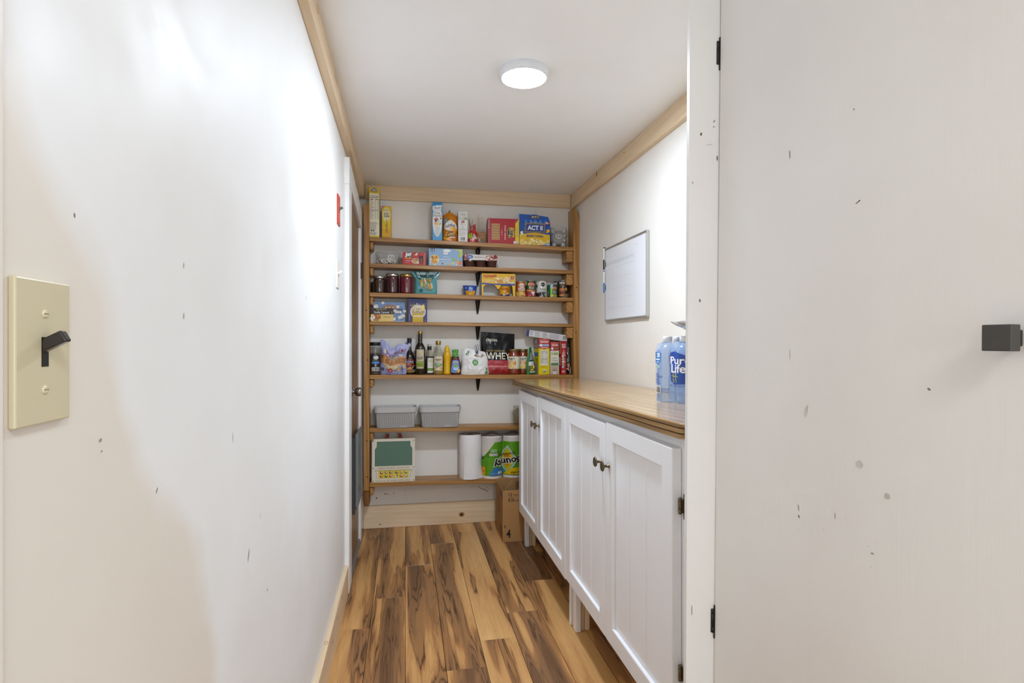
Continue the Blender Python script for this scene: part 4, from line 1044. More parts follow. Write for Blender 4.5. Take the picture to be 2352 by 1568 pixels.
t, w_, h_, d_ = carton('fruit_cup_box', 'light blue carton of mixed fruit cups on the second shelf', 'snack box', 1, 0.261, 0.222, 0.115, 0.09, '8fb3d6', rz=-0.02)
D = front(t, w_, h_)
D.rect(-0.110, 0.002, 0.110, 0.03, 'a9c4da'); D.poly([(0.05, 0.113), (0.109, 0.113), (0.109, 0.075), (0.085, 0.1)], 'c8d27a')
D.poly([(-0.098, 0.113), (-0.072, 0.113), (-0.072, 0.096), (-0.085, 0.086), (-0.098, 0.096)], '20335f'); D.text('12', -0.085, 0.102, 0.014, 'eef0f2', width=0.018, bold=0.03); D.lines(-0.094, 0.089, -0.076, 0.093, 1, 'c4cbd8')
D.ell(-0.072, 0.043, 0.030, 0.030, 'ecebe4'); D.ell(-0.072, 0.054, 0.028, 0.018, 'e6c35a'); D.ell(-0.072, 0.030, 0.023, 0.015, 'd99a3e'); D.ell(-0.086, 0.056, 0.008, 0.007, 'a8542c'); D.ell(-0.062, 0.060, 0.008, 0.005, 'b8642c'); D.blobs(-0.09, 0.03, -0.055, 0.06, 12, ['efd26c', 'e3b040', 'c7692f'], 0.004, 0.007, 2)
D.ell(0.008, 0.102, 0.026, 0.010, 'eef0f0'); D.ell(0.0, 0.086, 0.016, 0.012, 'e8ecee'); D.text('Great', 0.0, 0.088, 0.006, '8a7a9a', width=0.016)
D.text('cherry', 0.003, 0.060, 0.011, 'f2f3f1', width=0.044, bold=0.01); D.text('mixed fruit', 0.002, 0.045, 0.012, 'f2f3f1', width=0.076, bold=0.015); D.lines(-0.024, 0.030, 0.03, 0.034, 1, 'dbe6ee')
D.ell(0.054, 0.044, 0.014, 0.010, '9cc27c'); D.text('3 fruits', 0.054, 0.044, 0.005, '3f6a34', width=0.02)
D.ell(0.100, 0.080, 0.009, 0.020, 'c3ce62', rot=10); D.ell(0.091, 0.073, 0.007, 0.015, 'b3c850', rot=-10); D.ell(0.088, 0.027, 0.017, 0.018, 'e8a860'); D.ell(0.098, 0.022, 0.013, 0.014, 'de7a6c'); D.ell(0.094, 0.036, 0.010, 0.009, '7fae9a')
for (u, v, r_, c) in ((-0.022, 0.016, 0.006, '9a4a4a'), (0.001, 0.013, 0.005, 'e3c84a'), (0.025, 0.010, 0.007, 'e6a93a'), (0.046, 0.022, 0.008, 'e8d94e'), (-0.07, 0.006, 0.008, 'e6d9a8'), (0.07, 0.008, 0.006, 'e0e3d0')): D.ell(u, v, r_, r_ * 0.8, c, rot=30)
D.done(t)

# six applesauce cups in a printed sleeve
t = thing('applesauce_pack', 'pack of dark applesauce cups in a white and red paper sleeve', 'applesauce', on(1, 0.4965, 3.737))
for kx_ in range(3):
    for ky_ in range(2):
        mb = MB(); mb.lathe([(0.026, 0.0004), (0.028, 0.003), (0.0345, 0.043), (0.037, 0.0445), (0.037, 0.0465)], P('5c3f38', 0.15, coat=0.3), -0.078 + kx_ * 0.077, 0.038 + ky_ * 0.077 * 0.75, 24); mb.build('cup', t)
mb = MB(); sv = P('dcd8d6', 0.4)
mb.add([(-0.117, -0.002, 0.0475), (0.108, -0.002, 0.0475), (0.108, 0.112, 0.0475), (-0.117, 0.112, 0.0475), (-0.115, 0.004, 0.086), (0.108, 0.004, 0.083), (0.108, 0.108, 0.083), (-0.115, 0.108, 0.086)], [(0, 1, 5, 4), (1, 2, 6, 5), (2, 3, 7, 6), (3, 0, 4, 7), (4, 5, 6, 7), (3, 2, 1, 0)], sv)
mb.poly([(0.108, -0.002, 0.083), (0.119, 0.004, 0.066), (0.118, 0.01, 0.018), (0.108, -0.002, 0.030)], sv); mb.build('sleeve', t)
D = Dec(lambda u, v, h: (u, -0.002 - h + (v - 0.0475) * 0.15, v))
D.poly([(-0.117, 0.0478), (-0.088, 0.0478), (-0.075, 0.060), (-0.082, 0.085), (-0.115, 0.085)], '8c2f38'); D.blobs(-0.113, 0.052, -0.085, 0.083, 12, ['b0444c', '6e2229', 'c46a66', 'd9b0a0'], 0.005, 0.009, 2)
D.ell(-0.076, 0.069, 0.021, 0.013, '5b83b8'); D.ell(-0.076, 0.069, 0.0185, 0.011, '2f66ad'); D.text('Great', -0.076, 0.0725, 0.006, 'f0f2f4', width=0.022, bold=0.02); D.text('Value', -0.076, 0.065, 0.006, 'f0f2f4', width=0.022, bold=0.02)
D.text('Strawberry', -0.005, 0.078, 0.005, 'a07a7c', width=0.038); D.text('Applesauce', -0.010, 0.067, 0.0095, '8d4a54', width=0.072)
D.poly([(0.022, 0.0478), (0.108, 0.0478), (0.108, 0.083), (0.060, 0.084), (0.045, 0.06)], 'b98c88'); D.blobs(0.03, 0.05, 0.105, 0.08, 22, ['7c2a32', 'b45a54', 'd8c4b4', '9c3a40', 'cfa79c', 'e4dcd2'], 0.006, 0.011, 4); D.ell(0.094, 0.073, 0.010, 0.012, '84262e')
D.poly([(-0.088, 0.0478), (-0.062, 0.0478), (-0.074, 0.036)], 'c9c7c4'); D.done(t)

# --- third shelf: three preserve jars
def jar(label, x, r, h, lidc, jam, y=3.79, group=None):
    t = thing('preserve_jar', label, 'jar', on(2, x, y), 0, group)
    mb = MB(); mb.lathe([(r * 0.9, 0.0004), (r * 0.97, 0.003), (r, 0.010), (r, h * 0.74), (r * 0.95, h * 0.83), (r * 0.93, h * 0.86)], jam, 0, 0, 32); mb.build('glass_body', t)
    mb = MB(); mb.lathe([(r * 0.965, h * 0.862), (r * 0.985, h * 0.87), (r * 0.985, h * 0.955), (r * 0.95, h * 0.985), (r * 0.84, h), (r * 0.8, h * 0.995)], lidc, 0, 0, 32); mb.build('lid', t)
jar('small jar of dark brown preserve with a silver lid', -0.167, 0.0375, 0.112, M_STEEL, P('3a2419', 0.06, coat=1.0))
jar('tall jar of purple-red preserve with a silver lid', -0.084, 0.043, 0.130, M_STEEL, P('420a14', 0.06, coat=1.0))
jar('tall jar of deep red preserve with a gold lid', 0.0075, 0.0425, 0.130, M_GOLD, P('66091c', 0.06, coat=1.0))
jar('dark jar tucked behind at the left end of the jam shelf', -0.2065, 0.017, 0.075, M_IRON, P('2a1d16', 0.06, coat=1.0), 3.845)

t = thing('crouton_bag', 'teal foil bag of salad croutons with a flared open top', 'food bag', on(2, 0.134, 3.738))
bg = Bag(0.190, 0.150, 0.055, [(0, 0.74), (0.1, 0.76), (0.5, 0.74), (0.66, 0.70), (0.82, 0.88), (1, 1.0)], [(0, 0.55), (0.25, 1.0), (0.5, 0.9), (0.72, 0.3), (1, 0.04)], lambda q: 0.0, 0.006, 3)
bg.mesh(P('5aa3aa', 0.22, coat=0.4), 26, 26).build('bag', t)
D = Dec(bg.F(), 0.012, 0.25)
D.poly([(-0.088, 0.1495), (0.088, 0.1495), (0.074, 0.118), (0.0, 0.105), (-0.072, 0.118)], '2e5a5c'); D.text('CLASSIC CAESAR', 0.002, 0.137, 0.014, 'c9d3d0', width=0.13, bold=0.02); D.text('CROUTONS', 0.0, 0.122, 0.007, '17302f', width=0.05, bold=0.01)
D.poly([(-0.07, 0.115), (-0.045, 0.098), (-0.055, 0.09), (-0.083, 0.118)], '3c1c16'); D.poly([(0.048, 0.105), (0.064, 0.112), (0.062, 0.1)], '3c2420')
D.ell(-0.008, 0.070, 0.052, 0.038, '8fae9c'); D.poly([(-0.05, 0.075), (0.0, 0.034), (0.005, 0.038), (-0.044, 0.082)], '33261a')
D.blobs(-0.04, 0.045, 0.04, 0.10, 26, ['6f9a58', '8fb06a', 'b4c48c', '4f7f48'], 0.005, 0.011, 3)
for (u, v, s_, rt, c) in ((-0.042, 0.083, 0.013, 20, 'c7a45e'), (-0.012, 0.083, 0.012, 70, 'c9ab78'), (0.032, 0.090, 0.013, 35, 'bd9550'), (0.036, 0.048, 0.018, 15, 'cda769'), (-0.018, 0.055, 0.010, 0, 'c4b45c')):
    D.rect(u - s_, v - s_, u + s_, v + s_, c, rot=rt); D.rect(u - s_ * 0.6, v - s_ * 0.6, u + s_ * 0.6, v + s_ * 0.6, 'b88c48', rot=rt + 10)
D.ell(-0.012, 0.09, 0.004, 0.018, 'dce8e4', rot=15); D.ell(-0.044, 0.026, 0.009, 0.008, '3a5c60'); D.ell(-0.036, 0.022, 0.009, 0.005, '2c4a4e'); D.text('NET WT 5 OZ', 0.008, 0.012, 0.005, 'dfe9e8', width=0.042)
D.done(t)

def cup(name, label, i, x, r0, r1, h, col, y, cat='noodle cup'):
    t = thing(name, label, cat, on(i, x, y))
    prof = [(r0, 0.0004), (r0 * 1.01, 0.003), (r1 * 0.985, h - 0.004)]
    mb = MB(); mb.lathe(prof, P(col, 0.35), 0, 0, 32); mb.build('cup', t)
    mb = MB(); mb.lathe([(r1 * 1.0, h - 0.0038), (r1 * 1.04, h - 0.003), (r1 * 1.04, h - 0.0005), (r1 * 0.98, h)], P('dcdad4', 0.3), 0, 0, 32); mb.build('foil_lid', t)
    return t, prof
t, prof = cup('macaroni_cup', 'small blue and yellow macaroni cup standing by itself under the bracket', 2, 0.4275, 0.036, 0.049, 0.070, '2453b4', 3.80)
D = Dec(cyl(prof, 0, 0.045), 0.006, 0.35)
D.rect(-0.042, 0.003, 0.042, 0.034, 'e0a41c'); D.ell(0.0, 0.034, 0.016, 0.010, '2453b4'); D.blobs(-0.03, 0.006, 0.03, 0.022, 14, ['edb83a', 'd98f14', 'f0c65a'], 0.004, 0.007, 3)
D.text('KRAFT', -0.001, 0.058, 0.004, 'd04848', width=0.012); D.text('MAC &', 0, 0.052, 0.007, 'eef0f4', width=0.022, bold=0.04); D.text('CHEESE', 0, 0.043, 0.007, 'eef0f4', width=0.026, bold=0.04)
D.poly([(0.012 * math.sin(a), 0.036 - 0.008 * math.cos(a)) for a in [x * 0.2 for x in range(-7, 8)]] + [(0.009 * math.sin(a), 0.036 - 0.0045 * math.cos(a)) for a in [x * -0.2 for x in range(-7, 8)]], 'f0ede6')
D.ell(-0.032, 0.050, 0.0045, 0.0045, 'd7dcec'); D.text('2X', -0.032, 0.050, 0.004, '2453b4'); D.done(t)

# cardboard carrier with cut-out fronts
t = thing('cup_carrier', 'yellow cardboard carrier for pasta cups with round cut-outs in its front', 'carton', on(2, 0.6135, 3.738))
w_, h_, d_ = 0.226, 0.150, 0.112
wh = P('d8d6d2', 0.55); Y_ = P('e6b91f', 0.4)
arch = [(-w_ / 2 + 0.004, 0.0)]
def arc(cx, a0, a1, rx, ry, zb, n=14): return [(cx - rx * math.cos(a0 + (a1 - a0) * k / n), zb + ry * math.sin(a0 + (a1 - a0) * k / n)) for k in range(n + 1)]
lower = [(-w_ / 2, 0.0), (-w_ / 2 + 0.012, 0.0)] + arc(-0.058, 0, PI, 0.046, 0.030, 0.05)[0:15] + [(0.0, 0.048)] + arc(0.052, 0, PI, 0.042, 0.026, 0.058) + [(0.099, 0.0), (w_ / 2, 0.0)]
top_ = [(w_ / 2, h_), (-w_ / 2, h_)]
mb = MB()
pts = lower + top_
import mathutils.geometry as mg
tr = mg.tessellate_polygon([[Vector((p[0], p[1], 0)) for p in pts]])
vs = [(p[0], 0.0, p[1]) for p in pts]
mb.add(vs, [tuple(f) for f in tr], Y_)
mb.add([(p[0], 0.0008, p[1]) for p in pts], [tuple(f) for f in tr], wh)
mb.box(-w_ / 2, -w_ / 2 + 0.0008, 0.0008, d_, 0, h_, wh); mb.box(w_ / 2 - 0.0008, w_ / 2, 0.0008, d_, 0, h_, wh); mb.box(-w_ / 2, w_ / 2, d_ - 0.0008, d_, 0, h_, wh); mb.box(-w_ / 2, w_ / 2, 0.0, d_, h_ - 0.0008, h_, Y_); mb.box(-w_ / 2, w_ / 2, 0.003, d_, 0, 0.0006, wh)
mb.build('carton', t)
D = Dec(lambda u, v, h: (u - 0.113, -h, v))
D.poly([(0.001, 0.076), (0.224, 0.071), (0.224, 0.084), (0.075, 0.082), (0.001, 0.088)], '3f4a94')
D.blobs(0.09, 0.090, 0.205, 0.122, 46, ['e8cf9a', 'f0dfb4', 'dcae6c', 'c98f4a'], 0.006, 0.010, 3)
D.text('Velveeta', 0.053, 0.134, 0.026, 'c0282c', width=0.094, rot=4, shear=0.2, bold=0.015); D.text('SHELLS', 0.055, 0.102, 0.011, 'e9dfc8', width=0.05, bold=0.02); D.text('& CHEESE', 0.03, 0.092, 0.006, 'f0ead8', width=0.03); D.ell(0.205, 0.123, 0.012, 0.011, 'b3343a'); D.text('8', 0.205, 0.123, 0.011, 'f0dcd0', bold=0.03); D.text('4 cups', 0.203, 0.142, 0.006, 'f0ead8', width=0.022); D.rect(0.194, 0.082, 0.216, 0.094, 'c9cfd0')
D.done(t)
t, prof = cup('pasta_cup', 'yellow pasta cup standing inside the cut-out cardboard carrier', 2, 0.664, 0.033, 0.0445, 0.072, 'e6a81a', 3.800)
D = Dec(cyl(prof, 0, 0.042), 0.006, 0.35)
D.rect(-0.05, 0.001, 0.05, 0.014, '3a4590'); D.blobs(-0.026, 0.010, 0.022, 0.034, 18, ['e8c690', 'd98c34', 'c9762a', 'f0ddb0'], 0.004, 0.008, 3); D.text('Velveeta', -0.004, 0.052, 0.015, 'b52a22', width=0.056, rot=5, shear=0.2, bold=0.015); D.ell(0.017, 0.037, 0.007, 0.006, 'b8434a'); D.lines(0.028, 0.02, 0.04, 0.06, 8, 'b88a1c'); D.done(t)

def can(label, x, r, h, col, y, rz=0.0, metal_bot=True, name='food_can'):
    t = thing(name, label, 'can', on(2, x, y), rz)
    prof = [(r, 0.005), (r, h - 0.005)]
    mb = MB(); mb.lathe([(r * 0.985, 0.0045)] + prof + [(r * 0.985, h - 0.0045)], P(col, 0.3, coat=0.25), 0, 0, 36); mb.build('wrapper', t)
    mb = MB()
    mb.lathe([(r * 0.93, 0.0004), (r * 1.0, 0.0008), (r * 1.015, 0.0022), (r * 0.985, 0.0044)], M_STEEL, 0, 0, 36); mb.lathe([(r * 0.985, h - 0.0044), (r * 1.015, h - 0.0022), (r * 1.0, h - 0.0006), (r * 0.94, h), (r * 0.92, h - 0.004), (r * 0.5, h - 0.0035), (0.002, h - 0.0035)], M_STEEL, 0, 0, 36)
    mb.build('tin_ends', t)
    return t, Dec(cyl(prof, 0, r, -0.10), 0.008, 0.32), r, h
t, D, r_, h_ = can('orange can of nacho cheese beside the cardboard cup carrier', 0.7735, 0.0335, 0.106, 'b0501a', 3.79)
D.rect(-0.06, 0.006, 0.06, 0.036, 'd8a03a'); D.blobs(-0.03, 0.008, 0.032, 0.034, 22, ['e8c66a', 'f0dc98', 'd08a2a'], 0.004, 0.008, 2); D.ell(0.004, 0.078, 0.022, 0.020, 'd88f2a'); D.ell(0.004, 0.076, 0.020, 0.013, 'e8ded6'); D.text("Ricos", 0.005, 0.076, 0.016, 'a8303a', width=0.036, rot=8, bold=0.015); D.text('NACHO', 0.005, 0.055, 0.014, 'f0ece8', width=0.046, bold=0.03); D.text('CHEESE', 0.005, 0.044, 0.008, 'f0ece8', width=0.044, bold=0.02); D.rect(-0.008, 0.031, 0.020, 0.039, 'e0b828'); D.text('sauce', 0.006, 0.035, 0.005, '7a4a14'); D.text('RB', -0.027, 0.09, 0.010, '5a4a12', width=0.012); D.done(t)
def delmonte(D, u, v, s):
    D.ell(u, v, 0.024 * s, 0.016 * s, 'd9b93a'); D.poly([(u - 0.022 * s, v + 0.009 * s), (u, v + 0.014 * s), (u + 0.022 * s, v + 0.009 * s), (u + 0.019 * s, v - 0.006 * s), (u, v - 0.015 * s), (u - 0.019 * s, v - 0.006 * s)], 'b02c30'); D.text('Del Monte', u, v + 0.002 * s, 0.009 * s, 'f2efec', width=0.04 * s, bold=0.02); D.text('Quality', u, v - 0.0065 * s, 0.004 * s, 'e6c8c0', width=0.016 * s)
t, D, r_, h_ = can('tall dark green can of diced tomatoes', 0.8445, 0.0373, 0.115, '1f4a33', 3.80)
delmonte(D, 0.003, 0.088, 1.05); D.text('Diced', 0.003, 0.064, 0.012, 'eef0ec', width=0.034, bold=0.01); D.rect(-0.036, 0.040, 0.030, 0.052, 'd5642a'); D.text('TOMATOES', -0.002, 0.046, 0.007, 'e9b83a', width=0.036, bold=0.01); D.rect(-0.06, 0.007, 0.06, 0.036, '9c2a34'); D.blobs(-0.04, 0.008, 0.042, 0.034, 24, ['b5343c', '8a1f2a', 'c65a54', '7a1a26', '4a6a3a'], 0.005, 0.010, 4); D.poly([(-0.002, 0.037), (0.028, 0.037), (0.018, 0.020), (0.014, 0.008), (0.010, 0.008), (0.008, 0.022)], 'ecebe6'); D.rect(-0.039, 0.082, -0.028, 0.108, 'c4cc8c'); D.done(t)
t, D, r_, h_ = can('tall white can of pitted olives', 0.924, 0.0375, 0.115, 'e2e0d8', 3.80)
D.ell(0.004, 0.088, 0.0145, 0.0145, '2a2c2e'); D.text('Favorite', 0.004, 0.088, 0.006, 'd8d8d4', width=0.022); D.lines(-0.004, 0.0665, 0.010, 0.069, 1, '8a8884'); D.text('Pitted', 0.003, 0.058, 0.012, '4c4a48', width=0.040, bold=0.01); D.text('Olives', 0.003, 0.045, 0.009, '4c4a48', width=0.036); D.rect(-0.020, 0.030, 0.028, 0.038, '5a5688'); D.text('extra large', 0.004, 0.034, 0.005, 'e0dee8', width=0.03); D.blobs(-0.042, 0.008, 0.014, 0.030, 18, ['2a2628', '3a3236', '1c1a1c', '4a4450'], 0.006, 0.010, 2); D.rect(0.036, 0.048, 0.050, 0.074, '8a8a2c'); D.ell(0.026, 0.016, 0.008, 0.010, 'c3c8bc'); D.blobs(-0.045, 0.06, -0.033, 0.09, 6, ['33312f', '4a4845'], 0.004, 0.007, 3); D.done(t)
t, D, r_, h_ = can('short green can of vegetables in front of the black cans', 0.998, 0.0335, 0.092, '1d5c34', 3.79)
D.rect(-0.020, 0.006, -0.006, 0.088, '8cc23c'); D.rect(-0.020, 0.064, -0.002, 0.088, 'a9c8e4'); delmonte(D, 0.014, 0.066, 0.75); D.text('Fresh Cut', 0.014, 0.050, 0.005, 'd8c84a', width=0.026); D.text('Sweet', 0.013, 0.042, 0.009, 'f0f2ec', width=0.028, bold=0.01); D.text('Corn', 0.013, 0.031, 0.009, 'f0f2ec', width=0.026, bold=0.01); D.rect(-0.02, 0.006, 0.034, 0.020, 'c9b03a'); D.blobs(-0.016, 0.008, 0.03, 0.02, 14, ['d8c050', 'b8b440', 'e3d48a'], 0.003, 0.006, 4); D.text('WHOLE KERNEL', -0.034, 0.03, 0.005, 'e8ece4', width=0.036, rot=90); D.done(t)
t, D, r_, h_ = can('black sloppy joe sauce can at the right, lettering cut off at its edge', 1.076, 0.0385, 0.121, '2a2422', 3.79)
D.text('WICH', -0.017, 0.103, 0.017, 'ecebe8', width=0.042, bold=0.04); D.text('ORIGINAL', -0.018, 0.084, 0.007, 'd0922a', width=0.036, bold=0.02); D.ell(-0.018, 0.040, 0.022, 0.027, '8a4a24'); D.ell(-0.018, 0.036, 0.019, 0.016, '7a2e1c'); D.ell(-0.018, 0.058, 0.019, 0.012, 'b8743c'); D.ell(-0.018, 0.018, 0.020, 0.007, 'c98a48'); D.ell(0.012, 0.060, 0.009, 0.010, 'd9962c'); D.text('GF', 0.012, 0.060, 0.007, '6a4010'); D.rect(-0.004, 0.006, 0.026, 0.028, '8a6a4c'); D.text('15', 0.033, 0.100, 0.011, 'dddad6', width=0.009); D.lines(0.028, 0.01, 0.036, 0.03, 5, 'd0ccc6'); D.rect(0.041, 0.02, 0.0425, 0.1, 'b8b4ae'); D.done(t)
t, D, r_, h_ = can('second black sauce can half hidden behind the first', 1.052, 0.0375, 0.121, '221e1c', 3.8255)
D.text('MAN', -0.034, 0.103, 0.016, 'e6e5e2', width=0.034, bold=0.04); D.done(t)

# --- fourth shelf
t, w_, h_, d_ = carton('cocoa_box', 'pale blue hot cocoa box with marshmallow pictures, half hidden by the tea box', 'drink box', 3, -0.103, 0.204, 0.131, 0.075, '7b98c4', y=3.782)
D = front(t, w_, h_)
D.blobs(-0.1, 0.01, 0.1, 0.125, 90, ['8aa6ce', '6f8cba', '94aed2'], 0.003, 0.007, 3)
D.ell(0.004, 0.085, 0.050, 0.028, 'a87a5e'); D.poly([(-0.032, 0.085), (-0.02, 0.1), (-0.01, 0.092), (0.0, 0.101), (0.012, 0.09), (0.024, 0.099), (0.036, 0.084), (0.02, 0.075), (-0.02, 0.075)], 'eceff0'); D.ell(0.004, 0.080, 0.044, 0.014, '9a6a50')
D.poly([(-0.05, 0.085), (0.085, 0.085), (0.07, 0.055), (-0.05, 0.055)], '3f4a6a'); D.text('Swiss Miss', 0.0, 0.070, 0.026, 'f2f2f0', width=0.155, bold=0.03); D.text('marshmallow', 0.0, 0.047, 0.008, 'e6ecf4', width=0.075)
for (u, v, r_) in ((-0.085, 0.1, 0.015), (-0.04, 0.124, 0.010), (0.07, 0.030, 0.014), (0.088, 0.040, 0.013), (0.055, 0.1, 0.010), (0.098, 0.07, 0.010), (0.03, 0.02, 0.011)):
    D.rect(u - r_, v - r_ * 0.8, u + r_, v + r_ * 0.8, 'cfd3d6', rot=15); D.ell(u, v, r_ * 0.85, r_ * 0.75, 'e6e6e2')
D.rect(-0.1, 0.003, 0.1, 0.008, 'c9d5e6'); D.done(t)
t, w_, h_, d_ = carton('tea_box', 'small black and cream vanilla caramel tea box in front of the cocoa box', 'tea box', 3, -0.148, 0.142, 0.086, 0.043, 'e6c878', y=3.735)
D = front(t, w_, h_)
D.rect(-0.0705, 0.048, 0.0705, 0.0855, '23211f'); D.text('BIGELOW', -0.002, 0.0785, 0.008, 'c9b07a', width=0.064, bold=0.01); D.rect(-0.062, 0.0715, 0.060, 0.0722, '9a875c'); D.text('Vanilla Caramel', -0.003, 0.061, 0.015, 'f0efec', width=0.096, bold=0.005); D.rect(0.056, 0.052, 0.066, 0.070, '6a655c'); D.lines(-0.02, 0.043, 0.03, 0.047, 1, 'b8a070')
D.ell(-0.028, 0.030, 0.022, 0.017, 'b06a3a'); D.ell(-0.040, 0.042, 0.009, 0.008, 'a85a3e'); D.blobs(-0.045, 0.018, -0.014, 0.046, 14, ['c07a48', '9c5a34', 'd09a62'], 0.004, 0.007, 5); D.blobs(-0.069, 0.012, -0.046, 0.034, 12, ['eceae4', 'f4f2ec', 'd8d4c8'], 0.004, 0.008, 6); D.rect(-0.055, 0.0085, -0.02, 0.012, '4a2c18', rot=-8)
D.lines(0.010, 0.026, 0.055, 0.034, 2, 'b89a52', seed=3); D.done(t)
t, w_, h_, d_ = carton('soup_mix_box', 'purple onion soup mix box with a bowl picture', 'soup box', 3, 0.079, 0.122, 0.152, 0.06, '4a4472')
D = front(t, w_, h_)
D.rect(-0.061, 0.126, 0.061, 0.152, '232a58'); D.poly([(-0.055, 0.118), (-0.012, 0.122), (-0.008, 0.104), (-0.05, 0.096)], '3a352f'); D.text("Lipton", -0.031, 0.110, 0.010, 'dcd8cc', width=0.036, rot=6, shear=0.2); D.rect(-0.008, 0.117, 0.0, 0.122, 'd8d4dc', rot=45)
D.ell(0.002, 0.068, 0.050, 0.046, 'dcd6d2'); D.ell(0.002, 0.072, 0.045, 0.040, 'cbbc9c'); r2 = random.Random(3)
for k in range(34): D.rect(-0.034 + 0.07 * r2.random(), 0.056 + 0.05 * r2.random(), -0.022 + 0.07 * r2.random(), 0.058 + 0.05 * r2.random(), r2.choice(['e6dcc4', 'b4a27c', 'd8cba8', 'efe8d8']), rot=0)
D.ell(0.033, 0.094, 0.012, 0.022, 'd9c25c', rot=-15); D.ell(0.032, 0.094, 0.008, 0.017, 'e6d584', rot=-15)
D.rect(-0.033, 0.0, 0.035, 0.055, 'c9a814'); D.text('onion', 0.002, 0.040, 0.015, 'efe9d6', width=0.060, bold=0.03); D.text('soup & dip mix', 0.002, 0.022, 0.006, 'e3d48c', width=0.056); D.text('2 pouches', -0.053, 0.028, 0.007, 'c8c4dc', width=0.044, rot=90); D.lines(0.046, 0.006, 0.056, 0.012, 1, 'b0acc8'); D.done(t)

# --- fifth shelf: bottles, bags and boxes
def lathed(t, name, prof, m, seg=32, sx=1, sy=1, cap=True):
    mb = MB(); mb.lathe(prof, m, 0, 0, seg, sx=sx, sy=sy, cap=cap); return mb.build(name, t)
t = thing('spice_grinder_jar', 'clear spice jar with a black lid and a black label at the left end', 'jar', on(4, -0.193, 3.785))
prof = [(0.033, 0.0004), (0.0345, 0.004), (0.0345, 0.175), (0.033, 0.186)]
lathed(t, 'jar_body', prof, M_CLEAR, cap=False)
mb = MB(); mb.lathe([(0.030, 0.003), (0.0325, 0.008), (0.0325, 0.132), (0.025, 0.138), (0.002, 0.136)], P('5a4632', 0.6), 0, 0, 28); r_ = random.Random(2)
for k in range(110):
    a = r_.random() * 2 * PI; z = 0.006 + 0.13 * r_.random(); mb.ellipsoid((0.0312 * math.cos(a), 0.0312 * math.sin(a), z), (0.0024, 0.0024, 0.0024), P(r_.choice(['3a2c20', '8a6a4e', 'a8846a', '6a3a2c']), 0.6), 6, 4)
o = mb.build('peppercorns', t); o['kind'] = 'stuff'
lathed(t, 'lid', [(0.034, 0.1864), (0.0355, 0.188), (0.0355, 0.206), (0.034, 0.209), (0.002, 0.2095)], P('1a1917', 0.4))
D = Dec(cyl([(0.0348, 0), (0.0348, 0.2)], 0, 0.0348, 0.05), 0.006, 0.4)
D.rect(-0.028, 0.022, 0.036, 0.130, '2b2a29'); D.ell(0.005, 0.110, 0.018, 0.012, 'dfddd8'); D.ell(-0.004, 0.119, 0.007, 0.004, '7f9ccc'); D.text('Great Value', 0.006, 0.109, 0.006, '8a8884', width=0.026); D.lines(-0.02, 0.088, 0.02, 0.098, 2, '8a8781'); D.rect(-0.021, 0.070, 0.026, 0.084, '5f9be0'); D.text('BLACK PEPPER', 0.004, 0.077, 0.006, '2d5fa0', width=0.034, bold=0.01); D.ell(0.003, 0.062, 0.005, 0.006, 'cfcdc8'); D.ell(0.003, 0.062, 0.0025, 0.003, '2b2a29'); D.lines(-0.004, 0.05, 0.01, 0.056, 2, 'b8b6b0'); D.barcode(-0.020, 0.024, 0.026, 0.047, 5); D.done(t)

t = thing('oats_bag', 'lilac and orange bag of rolled oats slumped with its top torn open', 'food bag', on(4, -0.078, 3.735))
bg = Bag(0.172, 0.196, 0.085, [(0, 0.97), (0.08, 1.0), (0.5, 0.95), (0.72, 0.94), (0.84, 1.06), (1, 1.12)], [(0, 0.75), (0.2, 1.0), (0.55, 0.9), (0.8, 0.35), (1, 0.08)], None, 0.006, 4)
def oat_top(q):
    if q < -0.45: return 0.034 * (1 - abs(q + 0.85) * 1.6) - 0.0
    return interp([(-0.45, 0.012), (-0.30, -0.022), (-0.1, -0.024), (0.2, 0.0), (0.45, 0.006), (1.0, -0.004)], q)
bg.top = oat_top; bg.lean = 0.012
bg.mesh(P('a3a6cf', 0.3, coat=0.25), 30, 30).build('bag', t)
F_ = bg.F(); D = Dec(lambda u, v, h: F_(u * 0.905, v, h), 0.012, 0.35)
D.poly([(-0.092, 0.115), (-0.075, 0.112), (-0.04, 0.114), (0.03, 0.112), (0.05, 0.105), (0.092, 0.12), (0.09, 0.062), (-0.09, 0.066)], 'd9995c'); D.rect(-0.09, 0.066, -0.073, 0.11, 'a4744a'); D.poly([(0.04, 0.072), (0.088, 0.074), (0.09, 0.112), (0.06, 0.105)], 'a87a50')
D.ell(0.0, 0.113, 0.036, 0.014, 'b49a78'); D.ell(-0.012, 0.113, 0.012, 0.007, '9aa898'); D.ell(0.014, 0.115, 0.010, 0.006, 'b5c0b8')
D.text('EXTRA THICK', -0.001, 0.102, 0.006, '8a5228', width=0.085, arc=-1.2); D.text('ROLLED OATS', -0.004, 0.083, 0.023, '4a2a1c', width=0.106, bold=0.005)
D.poly([(-0.075, 0.064), (0.055, 0.062), (0.035, 0.042), (0.008, 0.028), (-0.03, 0.030), (-0.052, 0.046)], 'd6c29a'); D.blobs(-0.055, 0.036, 0.04, 0.060, 70, ['e6d8b8', 'c9b284', 'efe4c8', 'bfa678'], 0.002, 0.004, 3); D.poly([(0.060, 0.064), (0.088, 0.068), (0.088, 0.040), (0.075, 0.036)], 'd2be98'); D.blobs(0.064, 0.042, 0.086, 0.064, 20, ['e6d8b8', 'c9b284'], 0.002, 0.004, 6)
